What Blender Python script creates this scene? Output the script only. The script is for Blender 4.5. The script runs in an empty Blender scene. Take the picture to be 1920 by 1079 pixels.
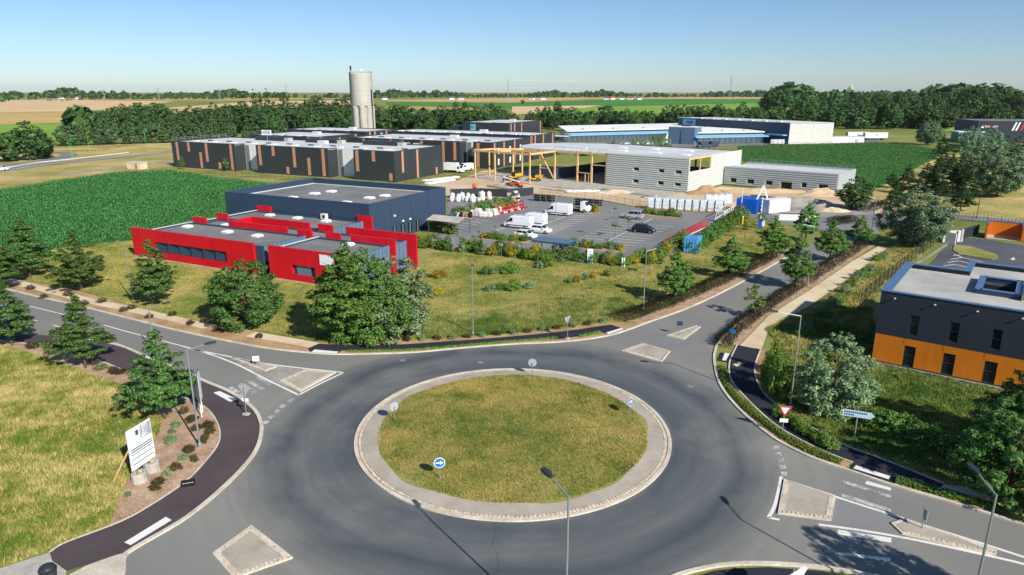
import bpy, bmesh, math, random
import numpy as np
from mathutils import Vector, Matrix
from mathutils.geometry import tessellate_polygon

sc = bpy.context.scene
COL = sc.collection
R = math.radians

# ------------------------------------------------------------------ camera
FPX, YH, CAMH = 1300.0, 170.0, 25.0
PITCH = math.atan((539.5 - YH) / FPX)
SP, CP = math.sin(PITCH), math.cos(PITCH)
cam = bpy.data.objects.new('camera', bpy.data.cameras.new('camera'))
COL.objects.link(cam)
cam.location = (0, 0, CAMH)
cam.rotation_euler = (R(90) - PITCH, 0, 0)
cam.data.sensor_width = 36
cam.data.lens = FPX / 1920 * 36
cam.data.clip_start = 0.5
cam.data.clip_end = 40000
sc.camera = cam

# ------------------------------------------------------------------ sky, sun, exposure
HAZE = 0.00003
SUN_EL, SUN_AZ = 33.0, 143.3          # azimuth clockwise from +Y
w = bpy.data.worlds.new('World'); sc.world = w; w.use_nodes = True
nt = w.node_tree
bg = nt.nodes['Background']
sky = nt.nodes.new('ShaderNodeTexSky'); sky.sky_type = 'NISHITA'; sky.sun_disc = False
sky.sun_elevation = R(SUN_EL); sky.sun_rotation = R(SUN_AZ)
sky.altitude = 60; sky.air_density = 0.85; sky.dust_density = 0.25; sky.ozone_density = 6.0
nt.links.new(sky.outputs[0], bg.inputs[0]); bg.inputs[1].default_value = 0.09
sd = bpy.data.lights.new('sun', 'SUN'); sd.energy = 4.6; sd.angle = R(0.5); sd.color = (1.0, 0.95, 0.86)
so = bpy.data.objects.new('sun', sd); COL.objects.link(so)
sdir = Vector((-math.sin(R(SUN_AZ)) * math.cos(R(SUN_EL)), -math.cos(R(SUN_AZ)) * math.cos(R(SUN_EL)), -math.sin(R(SUN_EL))))
so.rotation_euler = sdir.to_track_quat('-Z', 'Y').to_euler()
so.location = (60, -60, 80)
vs = sc.view_settings
vs.view_transform = 'Standard'; vs.look = 'None'; vs.gamma = 1; vs.exposure = 0.35; vs.use_curve_mapping = False

# ------------------------------------------------------------------ pixel -> ground
def G(px, py, z=0.0):
    v = py - 539.5; d = FPX * SP + v * CP; wv = FPX * CP - v * SP; k = (CAMH - z) / d
    return ((px - 960) * k, wv * k)
def PX(x, y, z=0.0):
    dz = CAMH - z; dep = y * CP + dz * SP; dn = dz * CP - y * SP
    return (960 + FPX * x / dep, 539.5 + FPX * dn / dep)
def HT(px, py, ty):
    x, y = G(px, py); lo, hi = -1.0, 70.0
    for _ in range(50):
        m = (lo + hi) / 2
        if PX(x, y, m)[1] > ty: lo = m
        else: hi = m
    return lo
def GS(pts, z=0.0): return [G(p[0], p[1], z) for p in pts]
def cr(pts, n=6, closed=False):
    """Catmull-Rom through 2D points."""
    P = [Vector(p) for p in pts]; out = []; N = len(P)
    rng = range(N) if closed else range(N - 1)
    for i in rng:
        p0 = P[(i - 1) % N] if closed or i > 0 else P[i] * 2 - P[i + 1]
        p1 = P[i]; p2 = P[(i + 1) % N]
        p3 = P[(i + 2) % N] if closed or i + 2 < N else P[i + 1] * 2 - P[i]
        for k in range(n):
            t = k / n
            out.append(tuple(0.5 * ((2 * p1) + (p2 - p0) * t + (2 * p0 - 5 * p1 + 4 * p2 - p3) * t * t + (3 * p1 - p0 - 3 * p2 + p3) * t ** 3)))
    if not closed: out.append(tuple(P[-1]))
    return out

# ------------------------------------------------------------------ materials
def lin(r, g, b):
    f = lambda c: (c / 255 / 12.92) if c / 255 <= 0.04045 else ((c / 255 + 0.055) / 1.055) ** 2.4
    return (f(r), f(g), f(b), 1)
class NT:
    def __init__(s, name):
        s.m = bpy.data.materials.new(name); s.m.use_nodes = True
        s.t = s.m.node_tree; s.b = s.t.nodes['Principled BSDF']; s.b.inputs['Specular IOR Level'].default_value = 0.3
    def n(s, typ, **kw):
        x = s.t.nodes.new('ShaderNode' + typ)
        for k, v in kw.items():
            if k in x.inputs.keys(): x.inputs[k].default_value = v
            else: setattr(x, k, v)
        return x
    def l(s, a, b): s.t.links.new(a, b)
    def pos(s, scale=None):
        g = s.n('NewGeometry').outputs['Position']
        if scale:
            v = s.n('VectorMath', operation='MULTIPLY'); s.l(g, v.inputs[0]); v.inputs[1].default_value = scale; return v.outputs[0]
        return g
    def noise(s, scale, detail=4, rough=0.6, vec=None):
        x = s.n('TexNoise', Scale=scale, Detail=detail, Roughness=rough)
        s.l(vec if vec is not None else s.pos(), x.inputs['Vector']); return x.outputs['Fac']
    def ramp(s, fac, stops, interp='LINEAR'):
        x = s.n('ValToRGB'); e = x.color_ramp.elements; x.color_ramp.interpolation = interp
        while len(e) < len(stops): e.new(0.5)
        for i, (p, c) in enumerate(stops): e[i].position = p; e[i].color = c if len(c) == 4 else (*c, 1)
        s.l(fac, x.inputs[0]); return x.outputs[0]
    def mix(s, fac, a, b, mode='MIX'):
        x = s.n('Mix', data_type='RGBA', blend_type=mode)
        for inp, val in ((x.inputs[0], fac), (x.inputs[6], a), (x.inputs[7], b)):
            if hasattr(val, 'is_linked') or hasattr(val, 'links'): s.l(val, inp)
            else: inp.default_value = val
        return x.outputs[2]
    def math(s, op, a, b=0.0):
        x = s.n('Math', operation=op)
        for inp, val in ((x.inputs[0], a), (x.inputs[1], b)):
            if hasattr(val, 'links'): s.l(val, inp)
            else: inp.default_value = val
        return x.outputs[0]
    def out(s, col, rough=0.85, bump=None, bs=0.3, bd=0.02, metal=0.0):
        if hasattr(col, 'links'): s.l(col, s.b.inputs['Base Color'])
        else: s.b.inputs['Base Color'].default_value = col
        s.b.inputs['Roughness'].default_value = rough; s.b.inputs['Metallic'].default_value = metal
        if bump is not None:
            x = s.n('Bump', Strength=bs, Distance=bd); s.l(bump, x.inputs['Height']); s.l(x.outputs[0], s.b.inputs['Normal'])
        return s.m
MATS = {}
def clad_mat(name, rgb, pitch, axis='z'):
    """sheet cladding: fine joint lines, faint streaks and fading"""
    n = NT(name); c = lin(*rgb); sep = n.n('SeparateXYZ'); n.l(n.pos(), sep.inputs[0])
    fr = n.math('FRACT', n.math('DIVIDE', sep.outputs[2], pitch)); ln = n.math('LESS_THAN', fr, 0.12)
    a = n.noise(0.35, 4); st = n.noise(1.0, 4, 0.6, n.pos((3.0, 3.0, 0.25)))
    d = tuple(x * .88 for x in c[:3]) + (1,); u = tuple(min(1, x * 1.1 + .006) for x in c[:3]) + (1,)
    col = n.ramp(n.math('ADD', n.math('MULTIPLY', a, .5), n.math('MULTIPLY', st, .5)), [(.36, d), (.64, u)])
    col = n.mix(n.math('MULTIPLY', ln, .35), col, tuple(x * .6 for x in c[:3]) + (1,))
    return n.out(col, .42)
def plain(name, rgb, rough=0.6, var=0.12, scale=1.5, metal=0.0, spec=None):
    """painted or moulded surface with slight uneven weathering"""
    if name in MATS: return MATS[name]
    n = NT(name); c = lin(*rgb)
    f = n.noise(scale, 5)
    d = tuple(x * (1 - var) for x in c[:3]) + (1,); u = tuple(min(1, x * (1 + var)) for x in c[:3]) + (1,)
    n.out(n.ramp(f, [(0.3, d), (0.7, u)]), rough, metal=metal)
    if spec is not None: n.b.inputs['Specular IOR Level'].default_value = spec
    MATS[name] = n.m; return n.m
def ground_mat(name, stops, s1=0.15, s2=3.0, rough=0.95, fine=0.35, bs=0.5, bd=0.05, stretch=None):
    """stops over a mix of broad and fine noise"""
    n = NT(name); v = n.pos(stretch) if stretch else n.pos()
    a = n.noise(s1, 5, 0.62, v); b = n.noise(s2, 6, 0.7, v)
    f = n.math('ADD', n.math('MULTIPLY', a, 1 - fine), n.math('MULTIPLY', b, fine))
    n.b.inputs['Specular IOR Level'].default_value = 0.1
    return n.out(n.ramp(f, stops), rough, b, bs, bd)

M = {}
# grass and soil
M['lawn'] = ground_mat('lawn', [(0.36, lin(110, 120, 56)), (0.5, lin(142, 142, 78)), (0.62, lin(172, 160, 104))], 0.12, 4)
M['meadow'] = ground_mat('meadow', [(0.36, lin(92, 112, 46)), (0.47, lin(146, 144, 78)), (0.6, lin(188, 170, 116))], 0.09, 3)
M['rough_grass'] = ground_mat('rough_grass', [(0.35, lin(118, 122, 62)), (0.5, lin(174, 160, 98)), (0.62, lin(212, 186, 130))], 0.05, 1.0)
M['ground'] = ground_mat('ground', [(0.36, lin(100, 116, 54)), (0.52, lin(134, 138, 74)), (0.66, lin(168, 158, 98))], 0.012, 0.4)
M['wheat'] = ground_mat('wheat', [(0.35, lin(184, 156, 96)), (0.6, lin(205, 178, 118))], 0.01, 0.2, fine=0.3)
M['wheat2'] = ground_mat('wheat2', [(0.35, lin(204, 172, 124)), (0.6, lin(222, 192, 148))], 0.01, 0.2, fine=0.3)
M['wheat3'] = ground_mat('wheat3', [(0.35, lin(150, 146, 78)), (0.6, lin(196, 168, 98))], 0.008, 0.2, fine=0.3)
M['green_field'] = ground_mat('green_field', [(0.35, lin(62, 118, 52)), (0.6, lin(88, 140, 62))], 0.008, 0.2, fine=0.3)
M['light_green'] = ground_mat('light_green', [(0.35, lin(104, 152, 52)), (0.6, lin(140, 172, 74))], 0.01, 0.3, fine=0.3)
M['corn_soil'] = ground_mat('corn_soil', [(0.4, lin(58, 112, 54)), (0.6, lin(76, 130, 64))], 0.1, 2)
M['mulch'] = ground_mat('mulch', [(0.36, lin(122, 92, 72)), (0.5, lin(182, 150, 122)), (0.62, lin(214, 190, 164))], 0.8, 9, fine=0.65, bs=0.8)
M['dirt'] = ground_mat('dirt', [(0.36, lin(140, 108, 78)), (0.5, lin(178, 146, 108)), (0.64, lin(204, 178, 140))], 0.3, 5, fine=0.5, bs=0.6)
M['sand'] = ground_mat('sand', [(0.36, lin(188, 156, 120)), (0.5, lin(208, 182, 148)), (0.64, lin(220, 204, 180))], 0.05, 1.2, fine=0.4)
M['grey_gravel'] = ground_mat('grey_gravel', [(0.38, lin(120, 116, 108)), (0.6, lin(180, 174, 162))], 0.2, 8, fine=0.6, bs=0.8)
M['footpath'] = ground_mat('footpath', [(0.36, lin(196, 172, 138)), (0.5, lin(218, 198, 166)), (0.62, lin(228, 212, 184))], 0.25, 6, fine=0.4, bs=0.2)
M['apron'] = ground_mat('apron', [(0.34, lin(150, 142, 128)), (0.5, lin(178, 168, 152)), (0.64, lin(192, 183, 168))], 0.4, 9, fine=0.45, bs=0.2)
M['island_concrete'] = M['apron']
M['purple_asphalt'] = ground_mat('purple_asphalt', [(0.36, lin(76, 68, 70)), (0.6, lin(92, 83, 84))], 0.3, 12, fine=0.5, bs=0.2)
M['black_asphalt'] = ground_mat('black_asphalt', [(0.36, lin(42, 44, 52)), (0.6, lin(58, 60, 68))], 0.3, 12, fine=0.5, bs=0.2)
M['parking'] = ground_mat('parking', [(0.36, lin(116, 116, 116)), (0.6, lin(142, 141, 140))], 0.06, 5, fine=0.4, bs=0.2)
M['lot'] = ground_mat('lot', [(0.36, lin(78, 80, 88)), (0.6, lin(104, 105, 110))], 0.1, 6, fine=0.4, bs=0.2)

def worn_white(name='worn_white', lo=0.42, hi=0.55):
    n = NT(name)
    f = n.noise(6, 6, 0.7); g = n.noise(0.7, 3)
    c = n.ramp(n.math('ADD', n.math('MULTIPLY', f, 0.6), n.math('MULTIPLY', g, 0.4)), [(lo, lin(128, 130, 130)), (hi, lin(232, 228, 218))])
    return n.out(c, 0.7)
M['paint'] = worn_white('road_paint', 0.34, 0.46)
M['paint_worn'] = worn_white('worn_road_paint', 0.44, 0.62)
M['paint_new'] = plain('fresh_paint', (238, 236, 228), 0.6, 0.05)
M['kerb'] = ground_mat('kerb', [(0.35, lin(176, 166, 148)), (0.6, lin(226, 216, 198))], 0.5, 6, fine=0.5, bs=0.2)
M['kerb_grey'] = ground_mat('kerb_grey', [(0.35, lin(120, 116, 108)), (0.6, lin(176, 170, 160))], 0.5, 6, fine=0.5, bs=0.2)
M['sett'] = ground_mat('sett', [(0.35, lin(164, 150, 130)), (0.6, lin(228, 214, 192))], 3.0, 12, fine=0.4, bs=0.3)

# worn road asphalt: tyre bands round the roundabout, pale dust elsewhere
RC = G(962, 0) if False else (0.06, 48.2)
def asphalt():
    n = NT('road_asphalt'); p = n.pos()
    sep = n.n('SeparateXYZ'); n.l(p, sep.inputs[0])
    dx = n.math('SUBTRACT', sep.outputs[0], RC[0]); dy = n.math('SUBTRACT', sep.outputs[1], RC[1])
    r = n.math('SQRT', n.math('ADD', n.math('MULTIPLY', dx, dx), n.math('MULTIPLY', dy, dy)))
    wob = n.noise(0.12, 3, 0.5)
    rr = n.math('ADD', r, n.math('MULTIPLY', n.math('SUBTRACT', wob, 0.5), 3.0))
    k = n.math('DIVIDE', n.math('SUBTRACT', rr, 11.0), 14.0)
    ring = n.ramp(k, [(0.0, lin(124, 126, 123)), (0.08, lin(92, 98, 102)), (0.22, lin(106, 110, 112)), (0.30, lin(114, 117, 117)), (0.40, lin(86, 93, 99)), (0.52, lin(116, 118, 116)), (0.66, lin(144, 143, 136)), (1.0, lin(136, 135, 129))])
    big = n.noise(0.07, 5, 0.6)
    dust = n.ramp(big, [(0.48, (0, 0, 0, 1)), (0.72, (1, 1, 1, 1))])
    c = n.mix(n.math('MULTIPLY', dust, 0.62), ring, lin(164, 160, 150))
    # streaks that follow the ring: noise over (angle, radius)
    ang = n.math('ARCTAN2', dy, dx)
    comb = n.n('CombineXYZ'); n.l(n.math('MULTIPLY', ang, 1.6), comb.inputs[0]); n.l(n.math('MULTIPLY', r, 1.1), comb.inputs[1])
    st = n.noise(1.3, 5, 0.65, comb.outputs[0])
    near = n.ramp(n.math('DIVIDE', r, 30.0), [(0.62, (1, 1, 1, 1)), (0.85, (0, 0, 0, 1))])
    stf = n.ramp(st, [(0.35, lin(120, 120, 120)), (0.65, lin(255, 255, 255))])
    c = n.mix(n.math('MULTIPLY', near, 0.2), c, stf, 'MULTIPLY')
    # patches and fine grain
    fine = n.noise(14, 4, 0.8)
    fr = n.ramp(fine, [(0.3, lin(205, 205, 205)), (0.7, lin(255, 255, 255))])
    c = n.mix(0.55, c, fr, 'MULTIPLY')
    n.b.inputs['Specular IOR Level'].default_value = 0.25
    # cracks
    vo = n.n('TexVoronoi', feature='DISTANCE_TO_EDGE', Scale=0.07)
    wv = n.n('VectorMath', operation='ADD'); n.l(p, wv.inputs[0])
    nz = n.n('TexNoise', Scale=0.6, Detail=5); n.l(p, nz.inputs['Vector']); n.l(nz.outputs['Color'], wv.inputs[1]); n.l(wv.outputs[0], vo.inputs['Vector'])
    cm = n.noise(0.05, 2)
    crk = n.math('MULTIPLY', n.math('LESS_THAN', vo.outputs['Distance'], 0.0022), n.math('GREATER_THAN', cm, 0.55))
    c = n.mix(n.math('MULTIPLY', crk, 0.3), c, lin(50, 50, 54))
    return n.out(c, 0.8, fine, 0.15, 0.01)
M['asphalt'] = asphalt()

def leaf(name, cols, trans=0.22, rough=0.55):
    n = NT(name)
    isl = n.n('NewGeometry').outputs['Random Per Island']
    oi = n.n('ObjectInfo').outputs['Random']
    c = n.ramp(isl, [(i / (len(cols) - 1), lin(*cc)) for i, cc in enumerate(cols)])
    hs = n.n('HueSaturation'); n.l(c, hs.inputs['Color'])
    n.l(n.math('ADD', n.math('MULTIPLY', oi, 0.035), 0.483), hs.inputs['Hue'])
    n.l(n.math('ADD', n.math('MULTIPLY', oi, 0.4), 0.8), hs.inputs['Value'])
    n.l(hs.outputs[0], n.b.inputs['Base Color']); n.b.inputs['Roughness'].default_value = 0.75; n.b.inputs['Specular IOR Level'].default_value = 0.12
    tr = n.n('BsdfTranslucent'); n.l(hs.outputs[0], tr.inputs[0])
    mx = n.n('MixShader'); mx.inputs[0].default_value = trans
    n.l(n.b.outputs[0], mx.inputs[1]); n.l(tr.outputs[0], mx.inputs[2])
    n.l(mx.outputs[0], n.t.nodes['Material Output'].inputs[0])
    return n.m
M['leaf_dark'] = leaf('leaf_dark', [(48, 78, 38), (76, 110, 52), (122, 148, 80)])
M['leaf_mid'] = leaf('leaf_mid', [(56, 92, 36), (88, 128, 54), (136, 164, 86)])
M['leaf_silver'] = leaf('leaf_silver', [(58, 94, 56), (96, 132, 86), (184, 202, 172)])
M['leaf_olive'] = leaf('leaf_olive', [(82, 112, 72), (120, 148, 100), (168, 188, 144)])
M['leaf_pine'] = leaf('leaf_pine', [(36, 62, 36), (54, 84, 46), (88, 112, 62)])
M['leaf_bright'] = leaf('leaf_bright', [(70, 106, 38), (106, 140, 54), (146, 168, 80)])
M['leaf_yellow'] = leaf('leaf_yellow', [(130, 120, 34), (176, 156, 44), (206, 182, 62)])
M['leaf_red'] = leaf('leaf_red', [(28, 26, 22), (42, 36, 30), (56, 66, 38)])
M['leaf_heather'] = leaf('leaf_heather', [(62, 54, 38), (86, 78, 50), (112, 112, 70)])
M['leaf_far'] = leaf('leaf_far', [(44, 70, 40), (66, 98, 52), (104, 128, 72)], 0.1)
M['corn'] = leaf('corn_leaf', [(66, 114, 60), (86, 136, 72), (116, 160, 90)])
def grass_blade(name, dry, mid, green, s=0.12):
    n = NT(name)
    isl = n.n('NewGeometry').outputs['Random Per Island']
    nz = n.math('ADD', n.math('MULTIPLY', n.math('SUBTRACT', n.math('ADD', n.math('MULTIPLY', n.noise(s, 4, 0.6), 0.6), n.math('MULTIPLY', n.noise(s * 6, 3, 0.6), 0.4)), 0.5), 2.6), 0.5)
    f = n.math('ADD', n.math('MULTIPLY', nz, 0.66), n.math('MULTIPLY', isl, 0.34))
    c = n.ramp(f, [(0.34, lin(*green)), (0.5, lin(*mid)), (0.66, lin(*dry))])
    n.b.inputs['Specular IOR Level'].default_value = 0.1
    return n.out(c, 0.9)
M['blade_meadow'] = grass_blade('meadow_blade', (208, 188, 130), (156, 152, 74), (88, 118, 42))
M['blade_lawn'] = grass_blade('lawn_blade', (188, 166, 100), (144, 143, 66), (86, 112, 44))
M['blade_bank'] = grass_blade('bank_blade', (182, 172, 108), (134, 144, 72), (84, 114, 48))
M['blade_green'] = grass_blade('green_blade', (168, 160, 94), (112, 136, 60), (66, 104, 40))
M['leaf_belt'] = leaf('leaf_belt', [(52, 80, 46), (80, 110, 66), (130, 154, 110)])
M['sign_pale'] = plain('sign_pale', (186, 210, 228), 0.4, 0.03, 2)
M['bark'] = ground_mat('bark', [(0.35, lin(64, 56, 46)), (0.6, lin(112, 100, 84))], 2, 12, fine=0.5)
# metals, walls
M['red'] = clad_mat('red_cladding', (204, 10, 30), 0.3)
M['navy'] = clad_mat('navy_cladding', (52, 70, 92), 1.0, 'x') if False else plain('navy_cladding', (52, 70, 92), 0.35, 0.05, 0.4)
M['zinc'] = plain('zinc_panel', (96, 120, 144), 0.35, 0.08, 0.8)
M['roof_grey'] = ground_mat('roof_membrane', [(0.36, lin(108, 110, 110)), (0.6, lin(140, 140, 138))], 0.15, 5, fine=0.35, bs=0.1)
M['roof_light'] = ground_mat('roof_membrane_light', [(0.36, lin(158, 158, 152)), (0.6, lin(192, 190, 182))], 0.2, 5, fine=0.35, bs=0.1)
M['roof_pale'] = ground_mat('roof_pale', [(0.36, lin(186, 190, 192)), (0.6, lin(214, 216, 216))], 0.1, 5, fine=0.3, bs=0.1)
M['roof_white'] = ground_mat('roof_white', [(0.36, lin(222, 222, 218)), (0.6, lin(238, 238, 234))], 0.05, 2, fine=0.3, bs=0.1)
M['charcoal'] = plain('charcoal_cladding', (55, 59, 62), 0.5, 0.05, 0.3)
M['copper'] = plain('copper_panel', (192, 138, 112), 0.5, 0.06, 0.8)
M['white'] = plain('white_panel', (226, 228, 226), 0.5, 0.04, 0.5)
M['offwhite'] = plain('offwhite', (206, 204, 198), 0.6, 0.06, 0.7)
M['silver_clad'] = plain('silver_cladding', (196, 200, 192), 0.45, 0.06, 0.6)
M['grey_clad'] = plain('grey_cladding', (168, 176, 178), 0.45, 0.06, 0.6)
M['bluegrey'] = plain('bluegrey_cladding', (92, 116, 138), 0.45, 0.05, 0.4)
M['darkblue'] = plain('darkblue_cladding', (58, 70, 92), 0.45, 0.05, 0.4)
M['orange'] = clad_mat('orange_cladding', (222, 128, 30), 50.0)
M['anthracite'] = plain('anthracite_cladding', (47, 53, 63), 0.45, 0.06, 0.4)
M['coping'] = plain('coping_metal', (82, 114, 148), 0.4, 0.06, 1)
M['concrete'] = ground_mat('concrete', [(0.35, lin(152, 146, 136)), (0.6, lin(196, 190, 178))], 0.5, 5, fine=0.45, bs=0.2)
M['tower_concrete'] = ground_mat('tower_concrete', [(0.35, lin(160, 156, 147)), (0.6, lin(190, 185, 175))], 0.12, 1.2, fine=0.4, bs=0.1, stretch=(1, 1, 0.3))
M['timber'] = ground_mat('timber', [(0.35, lin(206, 166, 108)), (0.6, lin(230, 196, 142))], 0.6, 8, fine=0.4, bs=0.1)
M['galv'] = plain('galvanised_steel', (150, 158, 158), 0.45, 0.08, 2, metal=0.4)
M['green_steel'] = plain('green_steel', (70, 190, 90), 0.5, 0.05, 1)
M['dark_metal'] = plain('dark_metal', (52, 56, 60), 0.5, 0.08, 2)
M['glass'] = plain('dark_glass', (28, 34, 40), 0.08, 0.1, 0.5, spec=0.7)
M['skylight'] = plain('skylight_dome', (236, 238, 238), 0.3, 0.03, 1)
M['tyre'] = plain('tyre_rubber', (26, 26, 28), 0.85, 0.1, 3)
M['rim'] = plain('rim_alloy', (150, 154, 158), 0.35, 0.08, 3, metal=0.6)
M['car_white'] = plain('car_white', (236, 238, 240), 0.25, 0.02, 1, spec=0.6)
M['car_silver'] = plain('car_silver', (186, 192, 196), 0.3, 0.02, 1, metal=0.3)
M['car_dark'] = plain('car_darkblue', (26, 32, 44), 0.2, 0.05, 1, spec=0.7)
M['plastic_black'] = plain('black_plastic', (30, 32, 34), 0.6, 0.1, 2)
M['sign_white'] = plain('sign_white', (238, 238, 236), 0.4, 0.03, 2)
M['sign_blue'] = plain('sign_blue', (36, 118, 190), 0.4, 0.03, 2)
M['sign_red'] = plain('sign_red', (206, 26, 40), 0.4, 0.03, 2)
M['sign_teal'] = plain('print_teal', (40, 86, 104), 0.5, 0.03, 2)
M['sign_grey'] = plain('sign_back_grey', (168, 174, 176), 0.45, 0.05, 2)
M['print_grey'] = ground_mat('print_map', [(0.4, lin(150, 156, 160)), (0.6, lin(214, 218, 218))], 2, 9)
M['yellow'] = plain('machine_yellow', (236, 176, 24), 0.45, 0.05, 2)
M['machine_orange'] = plain('machine_orange', (232, 96, 28), 0.45, 0.05, 2)
M['cont_blue'] = plain('container_blue', (22, 92, 186), 0.45, 0.06, 1)
M['cont_light'] = plain('container_lightblue', (86, 160, 216), 0.45, 0.06, 1)
M['crane_red'] = plain('crane_red', (206, 42, 52), 0.5, 0.08, 2)
M['wrap'] = plain('plastic_wrap', (206, 214, 222), 0.25, 0.12, 2)
M['bag'] = plain('woven_bag', (222, 218, 212), 0.8, 0.1, 3)
M['wood'] = ground_mat('old_wood', [(0.35, lin(120, 96, 70)), (0.6, lin(176, 148, 112))], 2, 10)
M['rooftile'] = plain('roof_tile', (176, 92, 74), 0.8, 0.1, 1)
M['slate'] = plain('slate', (92, 94, 100), 0.7, 0.1, 1)
M['cyan'] = plain('cyan_band', (120, 190, 226), 0.45, 0.05, 0.5)

# ------------------------------------------------------------------ mesh helpers
def np_mesh(name, V, F):
    me = bpy.data.meshes.new(name); V = np.asarray(V, np.float32); F = np.asarray(F, np.int32); n, k = F.shape
    me.vertices.add(len(V)); me.vertices.foreach_set('co', V.ravel())
    me.loops.add(n * k); me.loops.foreach_set('vertex_index', F.ravel())
    me.polygons.add(n); me.polygons.foreach_set('loop_start', np.arange(0, n * k, k, dtype=np.int32))
    me.update(calc_edges=True); return me
class MB:
    def __init__(s): s.v = []; s.f = []; s.sm = False
    def add(s, vs, fs):
        o = len(s.v); s.v += [tuple(p) for p in vs]; s.f += [tuple(i + o for i in f) for f in fs]; return s
    def box(s, x0, x1, y0, y1, z0, z1):
        return s.add([(x0, y0, z0), (x1, y0, z0), (x1, y1, z0), (x0, y1, z0), (x0, y0, z1), (x1, y0, z1), (x1, y1, z1), (x0, y1, z1)],
                     [(0, 3, 2, 1), (4, 5, 6, 7), (0, 1, 5, 4), (1, 2, 6, 5), (2, 3, 7, 6), (3, 0, 4, 7)])
    def rbox(s, c, sx, sy, z0, z1, ang):
        ca, sa = math.cos(ang), math.sin(ang); pts = []
        for z in (z0, z1):
            for a, b in ((-1, -1), (1, -1), (1, 1), (-1, 1)):
                x, y = a * sx / 2, b * sy / 2; pts.append((c[0] + x * ca - y * sa, c[1] + x * sa + y * ca, z))
        return s.add(pts, [(0, 3, 2, 1), (4, 5, 6, 7), (0, 1, 5, 4), (1, 2, 6, 5), (2, 3, 7, 6), (3, 0, 4, 7)])
    def quad(s, a, b, c, d): return s.add([a, b, c, d], [(0, 1, 2, 3)])
    def prism(s, poly, z0, z1):
        n = len(poly); V = [(x, y, z0) for x, y in poly] + [(x, y, z1) for x, y in poly]
        T = tessellate_polygon([[Vector((x, y, 0)) for x, y in poly]])
        area = sum(poly[i][0] * poly[(i + 1) % n][1] - poly[(i + 1) % n][0] * poly[i][1] for i in range(n))
        F = []
        for t in T:
            a, b, c = (Vector((*poly[i], 0)) for i in t)
            t = tuple(t) if (b - a).cross(c - a).z > 0 else tuple(reversed(t))
            F.append(tuple(i + n for i in t)); F.append(tuple(reversed(t)))
        for i in range(n):
            j = (i + 1) % n
            F.append((i, j, j + n, i + n) if area > 0 else (j, i, i + n, j + n))
        return s.add(V, F)
    def sheet(s, poly, z):
        T = tessellate_polygon([[Vector((x, y, 0)) for x, y in poly]]); F = []
        for t in T:
            a, b, c = (Vector((*poly[i], 0)) for i in t)
            F.append(tuple(t) if (b - a).cross(c - a).z > 0 else tuple(reversed(t)))
        return s.add([(x, y, z) for x, y in poly], F)
    def tube(s, p0, p1, r0, r1=None, n=8, caps=True):
        r1 = r0 if r1 is None else r1; p0, p1 = Vector(p0), Vector(p1); d = (p1 - p0).normalized()
        u = d.orthogonal().normalized(); v = d.cross(u); V = []
        for p, r in ((p0, r0), (p1, r1)):
            for i in range(n):
                a = 2 * math.pi * i / n; V.append(p + u * (math.cos(a) * r) + v * (math.sin(a) * r))
        F = [(i, (i + 1) % n, n + (i + 1) % n, n + i) for i in range(n)]
        if caps: F += [tuple(reversed(range(n))), tuple(range(n, 2 * n))]
        return s.add(V, F)
    def beam(s, p0, p1, w, h=None):
        """square-section bar"""
        h = h or w; p0, p1 = Vector(p0), Vector(p1); d = (p1 - p0).normalized()
        up = Vector((0, 0, 1)) if abs(d.z) < 0.95 else Vector((0, 1, 0))
        a = d.cross(up).normalized(); b = a.cross(d); V = []
        for p in (p0, p1):
            for i, j in ((-1, -1), (1, -1), (1, 1), (-1, 1)): V.append(p + a * (i * w / 2) + b * (j * h / 2))
        return s.add(V, [(0, 3, 2, 1), (4, 5, 6, 7), (0, 1, 5, 4), (1, 2, 6, 5), (2, 3, 7, 6), (3, 0, 4, 7)])
    def lathe(s, prof, n=24, c=(0, 0)):
        V = []
        for r, z in prof:
            for i in range(n):
                a = 2 * math.pi * i / n; V.append((c[0] + r * math.cos(a), c[1] + r * math.sin(a), z))
        F = []
        for k in range(len(prof) - 1):
            for i in range(n):
                j = (i + 1) % n; F.append((k * n + i, k * n + j, (k + 1) * n + j, (k + 1) * n + i))
        F += [tuple(reversed(range(n))), tuple(range((len(prof) - 1) * n, len(prof) * n))]
        return s.add(V, F)
    def loft(s, rings):
        """rings of equal point count, closed, capped"""
        n = len(rings[0]); V = [p for r in rings for p in r]; F = []
        for k in range(len(rings) - 1):
            for i in range(n):
                j = (i + 1) % n; F.append((k * n + i, k * n + j, (k + 1) * n + j, (k + 1) * n + i))
        F += [tuple(reversed(range(n))), tuple(range((len(rings) - 1) * n, len(rings) * n))]
        return s.add(V, F)
    def build(s, name, mat, parent=None, smooth=False, recalc=False):
        me = bpy.data.meshes.new(name); me.from_pydata(s.v, [], s.f)
        if recalc:
            bm = bmesh.new(); bm.from_mesh(me); bmesh.ops.recalc_face_normals(bm, faces=bm.faces); bm.to_mesh(me); bm.free()
        me.materials.append(mat); me.update()
        if smooth:
            for p in me.polygons: p.use_smooth = True
        o = bpy.data.objects.new(name, me); COL.objects.link(o)
        if parent: o.parent = parent
        return o
def obj(name, me, mat, parent=None):
    if not me.materials: me.materials.append(mat)
    o = bpy.data.objects.new(name, me); COL.objects.link(o)
    if parent: o.parent = parent
    return o
def tag(o, label, cat, group=None, kind=None):
    o['label'] = label; o['category'] = cat
    if group: o['group'] = group
    if kind: o['kind'] = kind
    return o
def thing(name, label, cat, loc=(0, 0, 0), rz=0.0, group=None):
    o = bpy.data.objects.new(name, None); o.empty_display_size = 0.5; COL.objects.link(o)
    o.location = loc if len(loc) == 3 else (*loc, 0); o.rotation_euler = (0, 0, rz)
    return tag(o, label, cat, group)
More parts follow.
